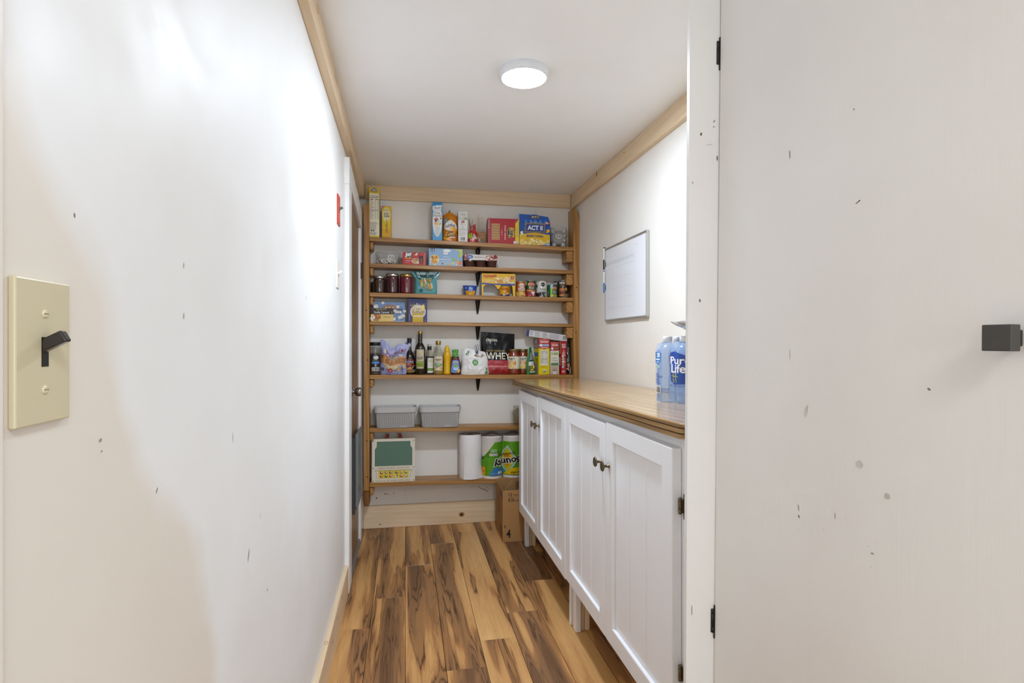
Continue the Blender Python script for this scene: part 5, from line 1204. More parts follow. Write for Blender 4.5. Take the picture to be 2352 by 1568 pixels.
D.ell(-0.018, 0.031, 0.0165, 0.015, 'b83a40'); D.text('G F', -0.018, 0.031, 0.009, 'efe6e2', width=0.018, bold=0.02); D.rect(0.036, 0.024, 0.052, 0.046, 'a8843e', rot=12); D.rect(0.039, 0.025, 0.044, 0.044, 'd9c9a0', rot=12); D.ell(-0.074, 0.034, 0.012, 0.010, '4f5068'); D.lines(-0.058, 0.016, 0.03, 0.0205, 1, '8287b0'); D.lines(-0.052, 0.006, 0.03, 0.011, 1, '5a5e8c', fill=0.8)
D.text("Bob's Red Mill", 0.012, 0.143, 0.022, '7a2f3c', width=0.135, rot=10, bold=0.02, arc=1.0); D.ell(0.052, 0.124, 0.012, 0.007, 'ccd2d6'); D.lines(0.044, 0.121, 0.06, 0.127, 2, '7d8a8c'); D.ell(-0.066, 0.135, 0.010, 0.012, 'cfc4ba'); D.rect(0.07, 0.004, 0.092, 0.035, '98a3da'); D.done(t)

def bottle(name, label, x, y, prof, m, i=4, cat='bottle'):
    t = thing(name, label, cat, on(i, x, y)); lathed(t, 'glass_body', prof, m); return t
pr = [(0.034, 0.0004), (0.0365, 0.004), (0.0365, 0.105), (0.034, 0.118), (0.026, 0.138), (0.018, 0.152), (0.014, 0.165), (0.0125, 0.178), (0.0125, 0.212)]
t = bottle('sauce_bottle', 'dark teriyaki sauce bottle with a black cap and blue neck band, behind the oats', 0.0265, 3.815, pr, P('1f1510', 0.08, coat=0.6))
lathed(t, 'cap', [(0.0145, 0.2124), (0.0150, 0.214), (0.0150, 0.235), (0.0135, 0.238), (0.001, 0.2382)], P('1b1a1a', 0.35))
D = Dec(cyl(pr, 0, 0.0365, -0.05), 0.006, 0.4)
D.rect(-0.034, 0.014, 0.034, 0.098, '4a2a1a'); D.rect(-0.034, 0.091, 0.034, 0.096, 'b8402a'); D.rect(-0.034, 0.078, 0.034, 0.090, '223a80'); D.text('Island Sauce', 0.001, 0.084, 0.007, 'eef0f2', width=0.058, bold=0.02); D.rect(-0.034, 0.073, 0.034, 0.076, 'c9a83a'); D.rect(-0.034, 0.052, 0.034, 0.072, '7a1f22'); D.text('SOY', -0.004, 0.067, 0.006, 'e8dcd4', width=0.018, bold=0.02); D.text('TERIYAKI', -0.002, 0.059, 0.005, 'd99a92', width=0.04)
D.ell(-0.004, 0.036, 0.024, 0.016, '8a5228'); D.blobs(-0.022, 0.026, 0.014, 0.046, 20, ['c98a4a', 'a85a2a', 'e0b878', '7a3a1c'], 0.003, 0.006, 2); D.poly([(0.008, 0.036), (0.033, 0.062), (0.034, 0.057), (0.015, 0.036)], 'd9b478'); D.blobs(0.018, 0.018, 0.033, 0.032, 8, ['c9c4bc', '8a8680', '5f5c58'], 0.003, 0.005, 3); D.rect(-0.034, 0.014, 0.034, 0.018, 'c9a83a'); D.done(t)
D = Dec(cyl([(0.0127, 0), (0.0127, 0.3)], 0, 0.0127, -0.05), 0.004, 0.4); D.rect(-0.018, 0.178, 0.018, 0.211, '24408a'); D.ell(0, 0.192, 0.010, 0.012, 'd8ceb8'); D.done(t, 'neck_band')

pr = [(0.031, 0.0004), (0.0335, 0.004), (0.0335, 0.166), (0.0325, 0.176), (0.026, 0.192), (0.018, 0.203), (0.0145, 0.213), (0.0140, 0.266)]
t = bottle('vinegar_bottle', 'tallest dark bottle, balsamic vinegar with a gold cap and a cream and green label', 0.0965, 3.79, pr, P('1b1a0c', 0.06, coat=0.8))
lathed(t, 'cap', [(0.0150, 0.2664), (0.0155, 0.267), (0.0155, 0.281), (0.014, 0.2835), (0.001, 0.2837)], M_GOLD)
D = Dec(cyl(pr, 0, 0.0335, -0.03), 0.006, 0.45)
D.rect(-0.0265, 0.038, 0.0265, 0.164, 'cdbfa6'); D.ell(-0.0, 0.146, 0.0145, 0.014, '8fa3a8'); D.ell(0.001, 0.145, 0.012, 0.011, 'd9cf9c'); D.ell(0.003, 0.142, 0.007, 0.007, 'c9b85a'); D.text('Organic', -0.002, 0.124, 0.007, '6a5a48', width=0.026, shear=0.2); D.text('BALSAMIC', -0.001, 0.112, 0.008, '3d2f28', width=0.040, bold=0.02); D.text('VINEGAR', -0.001, 0.103, 0.008, '3d2f28', width=0.036, bold=0.02); D.lines(-0.014, 0.094, 0.014, 0.097, 1, '8a7a66')
D.rect(-0.0265, 0.050, 0.0265, 0.088, '8a9a3c'); D.ell(-0.017, 0.082, 0.004, 0.004, 'dfe0d0'); D.lines(-0.008, 0.078, 0.022, 0.082, 1, 'a8b45a'); D.lines(-0.01, 0.056, 0.012, 0.072, 3, '6f8030'); D.lines(-0.02, 0.0405, 0.02, 0.0445, 1, '8a7c66'); D.done(t)

pr = [(0.025, 0.0004), (0.0265, 0.003), (0.0265, 0.124), (0.0225, 0.142), (0.0165, 0.155), (0.0135, 0.163), (0.0135, 0.192)]
t = bottle('vinegar_bottle', 'short slim dark bottle with a white and green label beside the tallest bottle', 0.158, 3.80, pr, M_GLASSV)
lathed(t, 'dark_liquid', [(0.024, 0.002), (0.0258, 0.005), (0.0258, 0.119), (0.002, 0.1192)], P('17120c', 0.08, coat=0.5))
lathed(t, 'neck_sleeve', [(0.0139, 0.160), (0.0142, 0.161), (0.0142, 0.184), (0.0139, 0.185)], P('24211e', 0.4)); lathed(t, 'cap', [(0.0139, 0.1856), (0.0144, 0.187), (0.0144, 0.198), (0.001, 0.1995)], P('c9c2b8', 0.35, 0.3))
D = Dec(cyl(pr, 0, 0.0265, 0.15), 0.006, 0.4)
D.rect(-0.019, 0.010, 0.026, 0.108, 'e2e0da'); D.ell(0.006, 0.087, 0.0125, 0.0135, '8fa5b0'); D.ell(0.008, 0.086, 0.010, 0.010, 'cfc98a'); D.text('OLIVE', 0.006, 0.062, 0.006, '6a6a66', width=0.022); D.lines(-0.012, 0.055, 0.02, 0.058, 1, '8e8e8a'); D.rect(-0.019, 0.024, 0.026, 0.042, '6f9440'); D.lines(0.0, 0.014, 0.02, 0.018, 1, 'b4b2ae'); D.ell(-0.012, 0.096, 0.004, 0.004, 'b9bab8'); D.done(t)

pr = [(0.030, 0.0004), (0.0325, 0.004), (0.0325, 0.125), (0.028, 0.145), (0.020, 0.168), (0.0145, 0.184), (0.0135, 0.195)]
t = bottle('vinegar_bottle', 'clear rice vinegar bottle with a wide gold cap', 0.2155, 3.79, pr, M_GLASSV)
lathed(t, 'pale_liquid', [(0.029, 0.002), (0.0318, 0.005), (0.0318, 0.120), (0.002, 0.1202)], P('bfa03c', 0.1, coat=0.5))
lathed(t, 'cap', [(0.0165, 0.1954), (0.0175, 0.197), (0.0175, 0.218), (0.016, 0.2215), (0.001, 0.222)], M_GOLD)
D = Dec(cyl(pr, 0, 0.0325, -0.05), 0.006, 0.4)
D.rect(-0.031, 0.026, 0.031, 0.120, 'd6cebf'); D.ell(0.0, 0.097, 0.021, 0.006, '7a6424'); D.text('MARUKAN', 0, 0.097, 0.005, 'd9c98a', width=0.03); D.text('RICE', 0, 0.083, 0.007, '6f6a62', width=0.022); D.text('VINEGAR', 0, 0.074, 0.007, '6f6a62', width=0.042); D.rect(-0.025, 0.056, 0.026, 0.069, '6fa04a'); D.text('GENUINE', 0.0, 0.0625, 0.006, 'dce8d0', width=0.024); D.ell(0.0, 0.030, 0.026, 0.024, '4a3a2c', a0=0, a1=180); D.ell(0.0, 0.029, 0.023, 0.020, 'e6dcb4', a0=0, a1=180); D.blobs(-0.018, 0.030, 0.018, 0.045, 22, ['f0e8cc', 'd9c06a', 'e8b8a0', 'a8c078', 'c98a5a'], 0.003, 0.006, 4); D.done(t)

pr = [(0.024, 0.0004), (0.0262, 0.003), (0.0265, 0.012), (0.023, 0.030), (0.0225, 0.090), (0.0245, 0.108), (0.0260, 0.122), (0.0260, 0.130), (0.022, 0.142), (0.0175, 0.152)]
t = bottle('mustard_bottle', 'plain yellow mustard squeeze bottle', 0.2735, 3.79, pr, P('e0ae0c', 0.28, coat=0.3))
lathed(t, 'nozzle_cap', [(0.0178, 0.1524), (0.0180, 0.153), (0.0182, 0.164), (0.0165, 0.170), (0.0105, 0.180), (0.0095, 0.190), (0.0085, 0.192), (0.001, 0.1925)], P('e6b80e', 0.3))

pr = [(0.030, 0.0004), (0.0345, 0.004), (0.0360, 0.030), (0.0330, 0.075), (0.0265, 0.105), (0.0195, 0.128), (0.0175, 0.138), (0.0180, 0.150)]
t = thing('taco_sauce_bottle', 'bottle of brown taco sauce with a green foil neck and a blue label', 'bottle', on(4, 0.3275, 3.78)); lathed(t, 'glass_body', pr, P('4f1e10', 0.08, coat=0.8), 32, 1, 0.72)
mb = MB(); mb.lathe([(0.0205, 0.118), (0.0188, 0.134), (0.0190, 0.146), (0.0205, 0.150), (0.0210, 0.160), (0.019, 0.1655), (0.001, 0.166)], P('4c9a3c', 0.3), 0, 0, 24, sy=0.85); r_ = random.Random(5)
for k in range(40):
    a = -PI + r_.random() * PI; z = 0.120 + 0.042 * r_.random(); mb.ellipsoid((0.0198 * math.cos(a), 0.0168 * math.sin(a), z), (0.0022, 0.0018, 0.0026), P(r_.choice(['a9d08c', '2f7030', 'd4e4c0']), 0.35), 6, 4)
mb.build('foil_neck', t)
F0 = cyl(pr, 0, 0.035, -0.08); D = Dec(lambda u, v, h: (F0(u, v, h)[0], F0(u, v, h)[1] * 0.72 - 0.0006, v), 0.006, 0.4)
D.poly([(-0.029, 0.012), (0.030, 0.012), (0.034, 0.03), (0.027, 0.093), (-0.020, 0.095), (-0.033, 0.03)], '6f97d8'); D.text('ORTEGA', 0.003, 0.081, 0.011, 'e6b430', width=0.044, bold=0.03, arc=-2); D.ell(0.003, 0.047, 0.028, 0.026, '2f66b0'); D.ell(0.003, 0.047, 0.0245, 0.0225, '86aee6'); D.ell(0.003, 0.056, 0.018, 0.008, '7fb83c'); D.ell(0.004, 0.056, 0.005, 0.004, 'b03a2a'); D.text('Original', 0.003, 0.046, 0.004, 'eef2f6', width=0.022); D.text('TACO', 0.004, 0.036, 0.011, 'f0f3f6', width=0.03, bold=0.03)
D.ell(0.022, 0.022, 0.017, 0.010, 'd9b04c', rot=40); D.ell(0.019, 0.019, 0.014, 0.005, '8a4a28', rot=45); D.ell(0.026, 0.024, 0.012, 0.007, 'e6c260', rot=40); D.done(t)

t = thing('sweetener_bag', 'crumpled white bag with a round green badge, closed by a binder clip', 'food bag', on(4, 0.458, 3.730))
bg = Bag(0.186, 0.160, 0.075, [(0, 1.0), (0.08, 1.02), (0.35, 0.93), (0.6, 0.94), (0.78, 0.90), (0.9, 0.80), (1, 0.72)], [(0, 0.8), (0.2, 1.0), (0.6, 0.85), (0.85, 0.35), (1, 0.08)], lambda q: 0.004 - 0.014 * q, 0.011, 11)
bg.mesh(P('e6e4e0', 0.32, coat=0.15), 30, 28).build('bag', t)
D = Dec(bg.F(), 0.012, 0.35)
D.ell(-0.002, 0.078, 0.0215, 0.021, '5f9e58'); D.text('MONK', -0.002, 0.082, 0.008, 'dfe8da', width=0.024, bold=0.01); D.text('FRUIT', -0.002, 0.073, 0.007, 'dfe8da', width=0.022, bold=0.01); D.text('monk', -0.012, 0.104, 0.017, 'cfccc6', width=0.07, bold=0.0)
D.poly([(-0.01, 0.127), (0.01, 0.125), (0.05, 0.124), (0.048, 0.118), (0.008, 0.119), (-0.004, 0.120)], 'cfa488'); D.ell(-0.001, 0.124, 0.007, 0.005, '8a4a20'); D.ell(0.047, 0.120, 0.005, 0.003, 'b07040')
D.blobs(-0.068, 0.118, -0.045, 0.145, 26, ['5a8a4c', '7aa866', '3f6a38', 'dfe2d8'], 0.002, 0.005, 3); D.blobs(0.048, 0.128, 0.066, 0.142, 14, ['5a8a4c', '7aa866', '3f6a38'], 0.002, 0.004, 4); D.blobs(0.062, 0.008, 0.083, 0.055, 26, ['5a8a4c', '7aa866', '3f6a38', 'dfe2d8'], 0.002, 0.005, 5); D.lines(-0.06, 0.033, 0.04, 0.037, 1, 'a9a6a0', seed=6); D.done(t)
t = thing('binder_clip', 'dark blue wire-handled binder clip on top of the white bag', 'clip', (0.4685, 3.748, shelf_z(4, 0.4685) + 0.150))
mb = MB(); B_ = P('1f2a44', 0.3, 0.4); mb.prism([(-0.006, -0.007), (0.006, -0.007), (0.0012, 0.008), (-0.0012, 0.008)], 0, -0.009, 0.009, B_); mb.build('clip_body', t)
def loop(cx, cz, w_, h_, y): return [(cx + w_ * math.cos(a) * (0.8 + 0.2 * abs(math.sin(a))), y, cz + h_ * math.sin(a)) for a in [k * 2 * PI / 18 for k in range(18)]]
mb = MB(); mb.tube(loop(0.004, 0.030, 0.0065, 0.022, -0.004), 0.0011, B_, 6, True); mb.tube([(p[0] - 0.14 * (p[2] - 0.004), p[1], p[2]) for p in loop(-0.005, 0.027, 0.0065, 0.021, 0.004)], 0.0011, B_, 6, True); mb.tube(loop(0.001, -0.016, 0.0065, 0.018, -0.0085), 0.0011, B_, 6, True); mb.build('wire_handles', t)

t = thing('protein_bag', 'big glossy black and red protein powder pouch', 'food bag', on(4, 0.618, 3.765))
bg = Bag(0.232, 0.280, 0.075, [(0, 0.90), (0.06, 0.95), (0.5, 0.97), (0.8, 1.0), (1, 1.0)], [(0, 0.85), (0.1, 1.0), (0.35, 0.95), (0.6, 0.5), (0.82, 0.12), (1, 0.04)], lambda q: -0.007 * q, 0.0045, 21)
bg.mesh(P('0e0d0c', 0.24, spec=0.22), 30, 34).build('bag', t)
D = Dec(bg.F(), 0.012, 0.2)
D.rect(-0.106, 0.002, 0.106, 0.096, 'a8323a'); D.rect(-0.106, 0.048, 0.106, 0.058, 'c4686a'); D.lines(-0.09, 0.050, 0.09, 0.056, 1, 'd9a0a0'); D.poly([(-0.07, 0.002), (0.08, 0.002), (0.03, 0.036), (-0.03, 0.036)], '8f1f20')
D.text('24g', -0.078, 0.080, 0.013, 'c98a8a', width=0.03); D.text('PROTEIN', 0.0, 0.080, 0.011, 'c97a7e', width=0.06); D.text('5.5g', 0.082, 0.079, 0.012, 'd49a9a', width=0.028); D.lines(-0.085, 0.040, 0.085, 0.045, 1, 'c47a7a', seed=7)
D.text('WHEY', 0.0, 0.124, 0.046, 'd4cdb4', width=0.170, bold=0.015); D.text('GOLD STANDARD', -0.016, 0.158, 0.013, 'a8935c', width=0.128, bold=0.01); D.text('ON', -0.066, 0.229, 0.020, 'd6d2bc', width=0.034, shear=0.3, bold=0.04); D.text('OPTIMUM', -0.026, 0.233, 0.008, 'd6d2bc', width=0.036, bold=0.02); D.text('NUTRITION', -0.025, 0.224, 0.008, 'd6d2bc', width=0.040, bold=0.02); D.done(t)

def pasta_jar(label, x, y, rot):
    t = thing('sauce_jar', label, 'jar', on(4, x, y))
    pr = [(0.038, 0.0004), (0.042, 0.004), (0.043, 0.014), (0.043, 0.112), (0.041, 0.126), (0.034, 0.142), (0.0325, 0.148), (0.0325, 0.156)]
    lathed(t, 'glass_body', pr, P('7d2c12', 0.07, coat=0.8)); lathed(t, 'lid', [(0.034, 0.1562), (0.0355, 0.157), (0.0355, 0.168), (0.034, 0.171), (0.031, 0.1715), (0.001, 0.170)], P('8a744a', 0.35, 0.7))
    D = Dec(cyl(pr, 0, 0.043, rot), 0.006, 0.4)
    D.rect(-0.062, 0.038, 0.075, 0.121, 'ddd8c4'); D.rect(-0.062, 0.040, 0.034, 0.092, 'c88a24'); D.text('Prego', -0.010, 0.107, 0.023, '26221e', width=0.076, bold=0.015); D.rect(-0.03, 0.083, 0.026, 0.088, 'ecdcc0'); D.rect(-0.03, 0.073, 0.018, 0.078, 'ecdcc0'); D.ell(0.002, 0.054, 0.032, 0.016, 'e6e2d6'); D.blobs(-0.016, 0.044, 0.026, 0.064, 30, ['e0b85a', 'ecd084', 'd9a23c', 'f0dea0'], 0.004, 0.007, 3)
    D.lines(0.052, 0.045, 0.072, 0.115, 14, 'a8a894'); D.blobs(0.045, 0.040, 0.062, 0.052, 8, ['8fa860', 'd9b85a', 'a8b878'], 0.003, 0.006, 2); D.done(t)
pasta_jar('red pasta sauce jar standing nearer the edge, in front of the black pouch', 0.725, 3.785, -0.62)
pasta_jar('red pasta sauce jar standing further back, beside the green bag', 0.795, 3.815, -0.30)

t = thing('vegetable_bag', 'slim green bag with yellow peppers pictured, beside the yellow rice box', 'food bag', on(4, 0.846, 3.742), 0.5)
bg = Bag(0.062, 0.184, 0.05, [(0, 1.0), (0.3, 1.0), (0.7, 0.75), (0.9, 0.45), (1, 0.38)], [(0, 0.8), (0.2, 1.0), (0.6, 0.6), (1, 0.1)], lambda q: 0.004 * q, 0.003, 13)
bg.mesh(P('3f7a3c', 0.3, coat=0.2), 16, 24).build('bag', t)
D = Dec(bg.F(), 0.01, 0.35); D.poly([(-0.03, 0.09), (0.024, 0.09), (0.02, 0.13), (0.008, 0.18), (-0.008, 0.18), (-0.022, 0.13)], '26584a'); D.lines(-0.016, 0.10, 0.014, 0.15, 5, 'b8ccb8', fill=0.55); D.rect(-0.028, 0.062, 0.01, 0.088, 'dad8cc'); D.lines(-0.02, 0.066, 0.004, 0.084, 3, 'b0b0a4'); D.rect(-0.029, 0.022, 0.014, 0.062, '5a5a20'); D.blobs(-0.026, 0.028, 0.01, 0.056, 14, ['e0b820', 'e8c83a', 'c99a14', '3a6a2c'], 0.005, 0.010, 3); D.rect(-0.027, 0.014, 0.012, 0.024, 'a8c8bc'); D.rect(0.016, 0.05, 0.022, 0.17, 'c9ccb8'); D.done(t)

def rice(name, label, x, w_, h_, body, second, brown):
    t, w_, h_, d_ = carton(name, label, 'rice box', 4, x, w_, h_, 0.11, body, rz=0.10 if not brown else 0.05)
    D = front(t, w_, h_); k = w_ / 0.079
    v0 = h_ * 0.72
    D.poly([(-w_ / 2, v0 + 0.004), (0, v0 - 0.004), (w_ / 2, v0 + 0.004), (w_ / 2, h_), (-w_ / 2, h_)], 'b52026')
    D.rect(-0.031 * k, h_ - 0.030, 0.031 * k, h_ - 0.005, 'd9b8b0'); D.rect(-0.0295 * k, h_ - 0.0288, 0.0295 * k, h_ - 0.0062, 'b8262c'); D.text('Success', 0, h_ - 0.0185, 0.016, 'efeae6', width=0.054 * k, bold=0.02); D.text('10 MINUTE', 0, h_ - 0.0075, 0.004, 'd8d6e0', width=0.026 * k, bold=0.02)
    D.rect(-0.034 * k, h_ - 0.052, 0.034 * k, h_ - 0.038, 'a8c8ea' if not brown else '6a2a20'); D.ell(-0.024 * k, h_ - 0.045, 0.010 * k, 0.010, 'dfe6ee'); D.text('BOIL-IN-BAG', 0.011 * k, h_ - 0.045, 0.007, '4a80c4' if not brown else 'd9b87a', width=0.042 * k, bold=0.02); D.text('WHITE RICE' if not brown else 'BROWN RICE', 0.002, h_ - 0.062, 0.008, 'f0e8e4', width=0.052 * k, bold=0.03)
    if not brown:
        D.rect(-0.026, 0.062, 0.027, 0.166, 'e0dfd6'); D.nutrition(-0.023, 0.064, 0.024, 0.164, 3); D.lines(-0.024, 0.05, 0.02, 0.058, 1, 'a89a1c'); D.rect(-0.011, 0.014, 0.013, 0.036, 'd9d2a8'); D.lines(-0.009, 0.017, 0.011, 0.024, 1, '3c3a26', fill=0.9)
    else:
        D.ell(-0.019, v0 - 0.018, 0.009, 0.009, '55584c'); D.ell(-0.019, v0 - 0.018, 0.0075, 0.0075, 'dad8c4'); D.ell(-0.019, v0 - 0.018, 0.003, 0.003, '55584c'); D.rect(-0.008, v0 - 0.026, 0.024, v0 - 0.010, 'a3b868'); D.lines(-0.006, v0 - 0.024, 0.022, v0 - 0.012, 2, '7f9848')
        for q in range(3): D.lines(-0.018, v0 - 0.052 - q * 0.016, 0.022, v0 - 0.044 - q * 0.016, 2, 'a8a894', seed=q)
        D.rect(-0.027, 0.062, 0.023, 0.078, '3f6a46'); D.lines(-0.024, 0.064, 0.02, 0.076, 2, '8aa88a'); D.rect(-0.0305, 0.001, 0.0305, 0.056, 'c4ad94'); D.ell(-0.010, 0.040, 0.006, 0.006, '6a5f52'); D.ell(-0.010, 0.040, 0.004, 0.004, 'd2c4ae'); D.ell(0.006, 0.040, 0.006, 0.006, '6a5f52'); D.ell(0.006, 0.040, 0.004, 0.004, 'd2c4ae'); D.lines(-0.016, 0.026, 0.014, 0.032, 1, '5a5046', fill=0.9); D.rect(-0.014, 0.004, 0.010, 0.022, 'e0ddd8'); D.lines(-0.01, 0.014, 0.006, 0.018, 1, '55504a')
    D.done(t)
    D = Dec(box_left(w_, d_)); D.rect(0.001, h_ * 0.72, d_ - 0.001, h_ - 0.001, '8a2a26'); D.rect(0.02, h_ * 0.86, d_ - 0.03, h_ * 0.98, '8fa8bc'); D.rect(0.001, h_ * 0.74, d_ - 0.001, h_ * 0.84, '9a8a86'); D.rect(0.02, h_ * 0.5, d_ - 0.01, h_ * 0.62, '3f78b4'); D.lines(0.03, h_ * 0.38, d_ - 0.02, h_ * 0.46, 2, '7a7018'); D.ell(0.05, 0.035, 0.045, 0.05, 'b4b0a4'); D.done(t, 'side_print')
rice('rice_box', 'yellow and red boil-in-bag white rice box with a nutrition table', 0.927, 0.078, 0.244, 'e2cc12', None, False)
rice('rice_box', 'slimmer tan and red boil-in-bag brown rice box', 1.001, 0.060, 0.222, 'dcdac4', None, True)

t, w_, h_, d_ = carton('noodle_box', 'narrow red box with stacked white lettering near the right post', 'food box', 4, 1.064, 0.040, 0.228, 0.11, 'b0141e', rz=0.10)
D = front(t, w_, h_)
for k, s_ in enumerate(('RICE', 'Bowl', 'NOODLE')): D.text(s_, 0.0, 0.206 - k * 0.0105, 0.009, 'ece2e0', width=0.026, bold=0.03)
for k, s_ in enumerate(('Try', 'Our', 'Other', 'Flavors')): D.text(s_, 0.0, 0.162 - k * 0.0105, 0.0095, 'ece2e0', width=0.014 + 0.004 * k, bold=0.03)
for k in range(5): D.ell(-0.004, 0.124 - k * 0.018, 0.010, 0.007, ['e0dcd8', 'cfc4a8', 'e6e2de', 'b8c0a4', 'd6d2da'][k]); D.ell(0.006, 0.123 - k * 0.018, 0.007, 0.005, ['8a3a34', '7a8a4a', 'c9b8a8', 'a87a4a', '4a4a70'][k]); D.lines(-0.012, 0.113 - k * 0.018, 0.012, 0.116 - k * 0.018, 1, 'e0c8c4', seed=k)
D.lines(-0.013, 0.012, 0.013, 0.030, 3, 'e6d4d0', seed=9, fill=0.6); D.done(t)
D = Dec(box_left(w_, d_)); D.rect(0.05, 0.14, d_ - 0.002, 0.225, 'b49a6a'); D.blobs(0.055, 0.145, d_ - 0.006, 0.22, 20, ['c9b07a', '8a7048', 'd8c9a0'], 0.004, 0.008, 2); D.rect(0.055, 0.062, d_ - 0.006, 0.118, 'd8d4ce'); D.lines(0.06, 0.068, d_ - 0.012, 0.112, 5, '5a5652'); D.done(t, 'side_print')

t = thing('coffee_bag', 'narrow black bag squeezed between the red box and the right post', 'food bag', on(4, 1.101, 3.742))
bg = Bag(0.046, 0.212, 0.06, [(0, 0.85), (0.3, 1.0), (0.55, 0.8), (0.8, 0.95), (1, 0.8)], [(0, 0.8), (0.2, 1.0), (0.6, 0.7), (1, 0.15)], None, 0.004, 17)
bg.mesh(P('161513', 0.22, coat=0.4), 14, 24).build('bag', t)
D = Dec(bg.F(), 0.01, 0.3); D.text('BRANCH', 0.004, 0.150, 0.012, '8a887e', width=0.07, rot=90); D.rect(-0.018, 0.075, 0.012, 0.115, '12352c'); D.lines(-0.012, 0.085, 0.006, 0.11, 3, 'a8bcb0'); D.blobs(-0.016, 0.03, 0.006, 0.072, 14, ['d8b48a', 'b8783c', 'e6dccb', '6a3a20'], 0.004, 0.008, 3); D.poly([(0.004, 0.004), (0.016, 0.008), (0.012, 0.06), (0.006, 0.04)], 'b9b7b4'); D.done(t)

# long foil carton lying askew over the boxes
zl, zr = 1.2895, 1.2385
t = thing('foil_box', 'long white foil box lying slanted across the tops of the rice boxes', 'foil box', (0.795, 3.750, 0))
a_ = math.atan2(-0.039, 0.285); L_ = 0.289
t.location = (0.8015, 3.746, 1.276); t.rotation_euler = (0, -a_, 0)
mb = MB(); mb.box(0, L_, 0, 0.045, 0, 0.044, P('d6d5d8', 0.4), 0.001); mb.build('carton', t)
D = Dec(lambda u, v, h: (u, -h, v)); D.rect(0.0, 0.0, 0.020, 0.044, '3a3a68'); D.lines(0.026, 0.006, 0.050, 0.040, 5, '8a8a94', seed=2); D.lines(0.06, 0.006, 0.10, 0.040, 5, 'a6a6ae', seed=3); D.lines(0.112, 0.006, 0.15, 0.040, 5, 'a0a0aa', seed=4); D.lines(0.165, 0.006, 0.245, 0.040, 5, 'b4b4bc', seed=5); D.rect(0.155, 0.002, 0.1555, 0.042, 'b0b0b6'); D.barcode(0.254, 0.006, 0.283, 0.040, 4); D.done(t)

# --- sixth shelf: two grey baskets and a jar at the cabinet
def basket(label, x, y, rz):
    t = thing('storage_basket', label, 'basket', on(5, x, y), rz, 'grey baskets on the sixth shelf')
    def rrect(w_, d_, r_, z, n=6):
        out = []
        for cx, cy, a0 in ((w_ / 2 - r_, d_ / 2 - r_, 0), (-w_ / 2 + r_, d_ / 2 - r_, 90), (-w_ / 2 + r_, -d_ / 2 + r_, 180), (w_ / 2 - r_, -d_ / 2 + r_, 270)):
            for k in range(n + 1):
                a = math.radians(a0 + 90 * k / n); out.append((cx + r_ * math.cos(a), cy + r_ * math.sin(a), z))
        return out
    def loft(rings, m, cap0=False):
        mb = MB(); n = len(rings[0]); vs = [p for r in rings for p in r]
        fs = [(j * n + i, j * n + (i + 1) % n, (j + 1) * n + (i + 1) % n, (j + 1) * n + i) for j in range(len(rings) - 1) for i in range(n)]
        if cap0: fs.append(tuple(range(n)))
        mb.add(vs, fs, m, False); return mb
    G_ = P('b4b2ae', 0.45)
    rings = [rrect(0.232, 0.128, 0.02, 0.0), rrect(0.238, 0.134, 0.022, 0.004), rrect(0.254, 0.148, 0.024, 0.100), rrect(0.250, 0.144, 0.023, 0.101), rrect(0.234, 0.130, 0.02, 0.006)]
    mb = loft(rings, G_, True); mb.add(rrect(0.234, 0.130, 0.02, 0.006), [tuple(range(28))], G_); mb.build('tub', t)
    rings = [rrect(0.256, 0.150, 0.024, 0.1008), rrect(0.268, 0.160, 0.028, 0.1008), rrect(0.272, 0.164, 0.030, 0.131), rrect(0.272, 0.164, 0.030, 0.1335), rrect(0.266, 0.158, 0.028, 0.1345), rrect(0.262, 0.154, 0.027, 0.131), rrect(0.252, 0.146, 0.023, 0.1012)]
    loft(rings, P('bfbebb', 0.4)).build('rim', t)
    mb = MB(); dk = P('55524e', 0.7)
    nx, nz = 19, 9
    for i in range(nx):
        for j in range(nz):
            u = (i - (nx - 1) / 2) * 0.0113; z = 0.010 + j * 0.0103
            if j == 0 and 11 < i < 16: continue
            yy = -(0.134 + (0.148 - 0.134) * (z - 0.004) / 0.096) / 2 - 0.0004
            for (du, dz, a, b) in ((-0.0035, 0, 0.0009, 0.0022), (0.0035, 0, 0.0009, 0.0022), (0, -0.0035, 0.0022, 0.0009), (0, 0.0035, 0.0022, 0.0009)):
                if (i + j) % 2: du, dz = du * 0.6, dz * 0.6
                mb.add([(u + du - a, yy - (dz - b) * 0.073, z + dz - b), (u + du + a, yy - (dz - b) * 0.073, z + dz - b), (u + du + a, yy - (dz + b) * 0.073, z + dz + b), (u + du - a, yy - (dz + b) * 0.073, z + dz + b)], [(0, 1, 2, 3)], dk)
    for sd in (-1, 1):
        for i in range(9):
            for j in range(nz):
                v = (i - 4) * 0.0113; z = 0.010 + j * 0.0103; xx = sd * ((0.238 + 0.016 * (z - 0.004) / 0.096) / 2 + 0.0004)
                for (dv, dz, a, b) in ((-0.0035, 0, 0.0009, 0.0022), (0.0035, 0, 0.0009, 0.0022), (0, -0.0035, 0.0022, 0.0009), (0, 0.0035, 0.0022, 0.0009)):
                    mb.add([(xx, v + dv - a, z + dz - b), (xx, v + dv + a, z + dz - b), (xx, v + dv + a, z + dz + b), (xx, v + dv - a, z + dz + b)], [(0, 1, 2, 3)], dk)
    o = mb.build('pierced_pattern', t, fix=False); o['kind'] = 'stuff'
basket('grey pierced plastic basket next to the left post', -0.063, 3.776, 0.02)
basket('grey pierced plastic basket standing second from the left post', 0.226, 3.776, -0.05)
t = thing('clip_top_jar', 'glass jar with a wire bail peeking out beside the white cabinet door', 'jar', on(5, 0.775, 3.80))
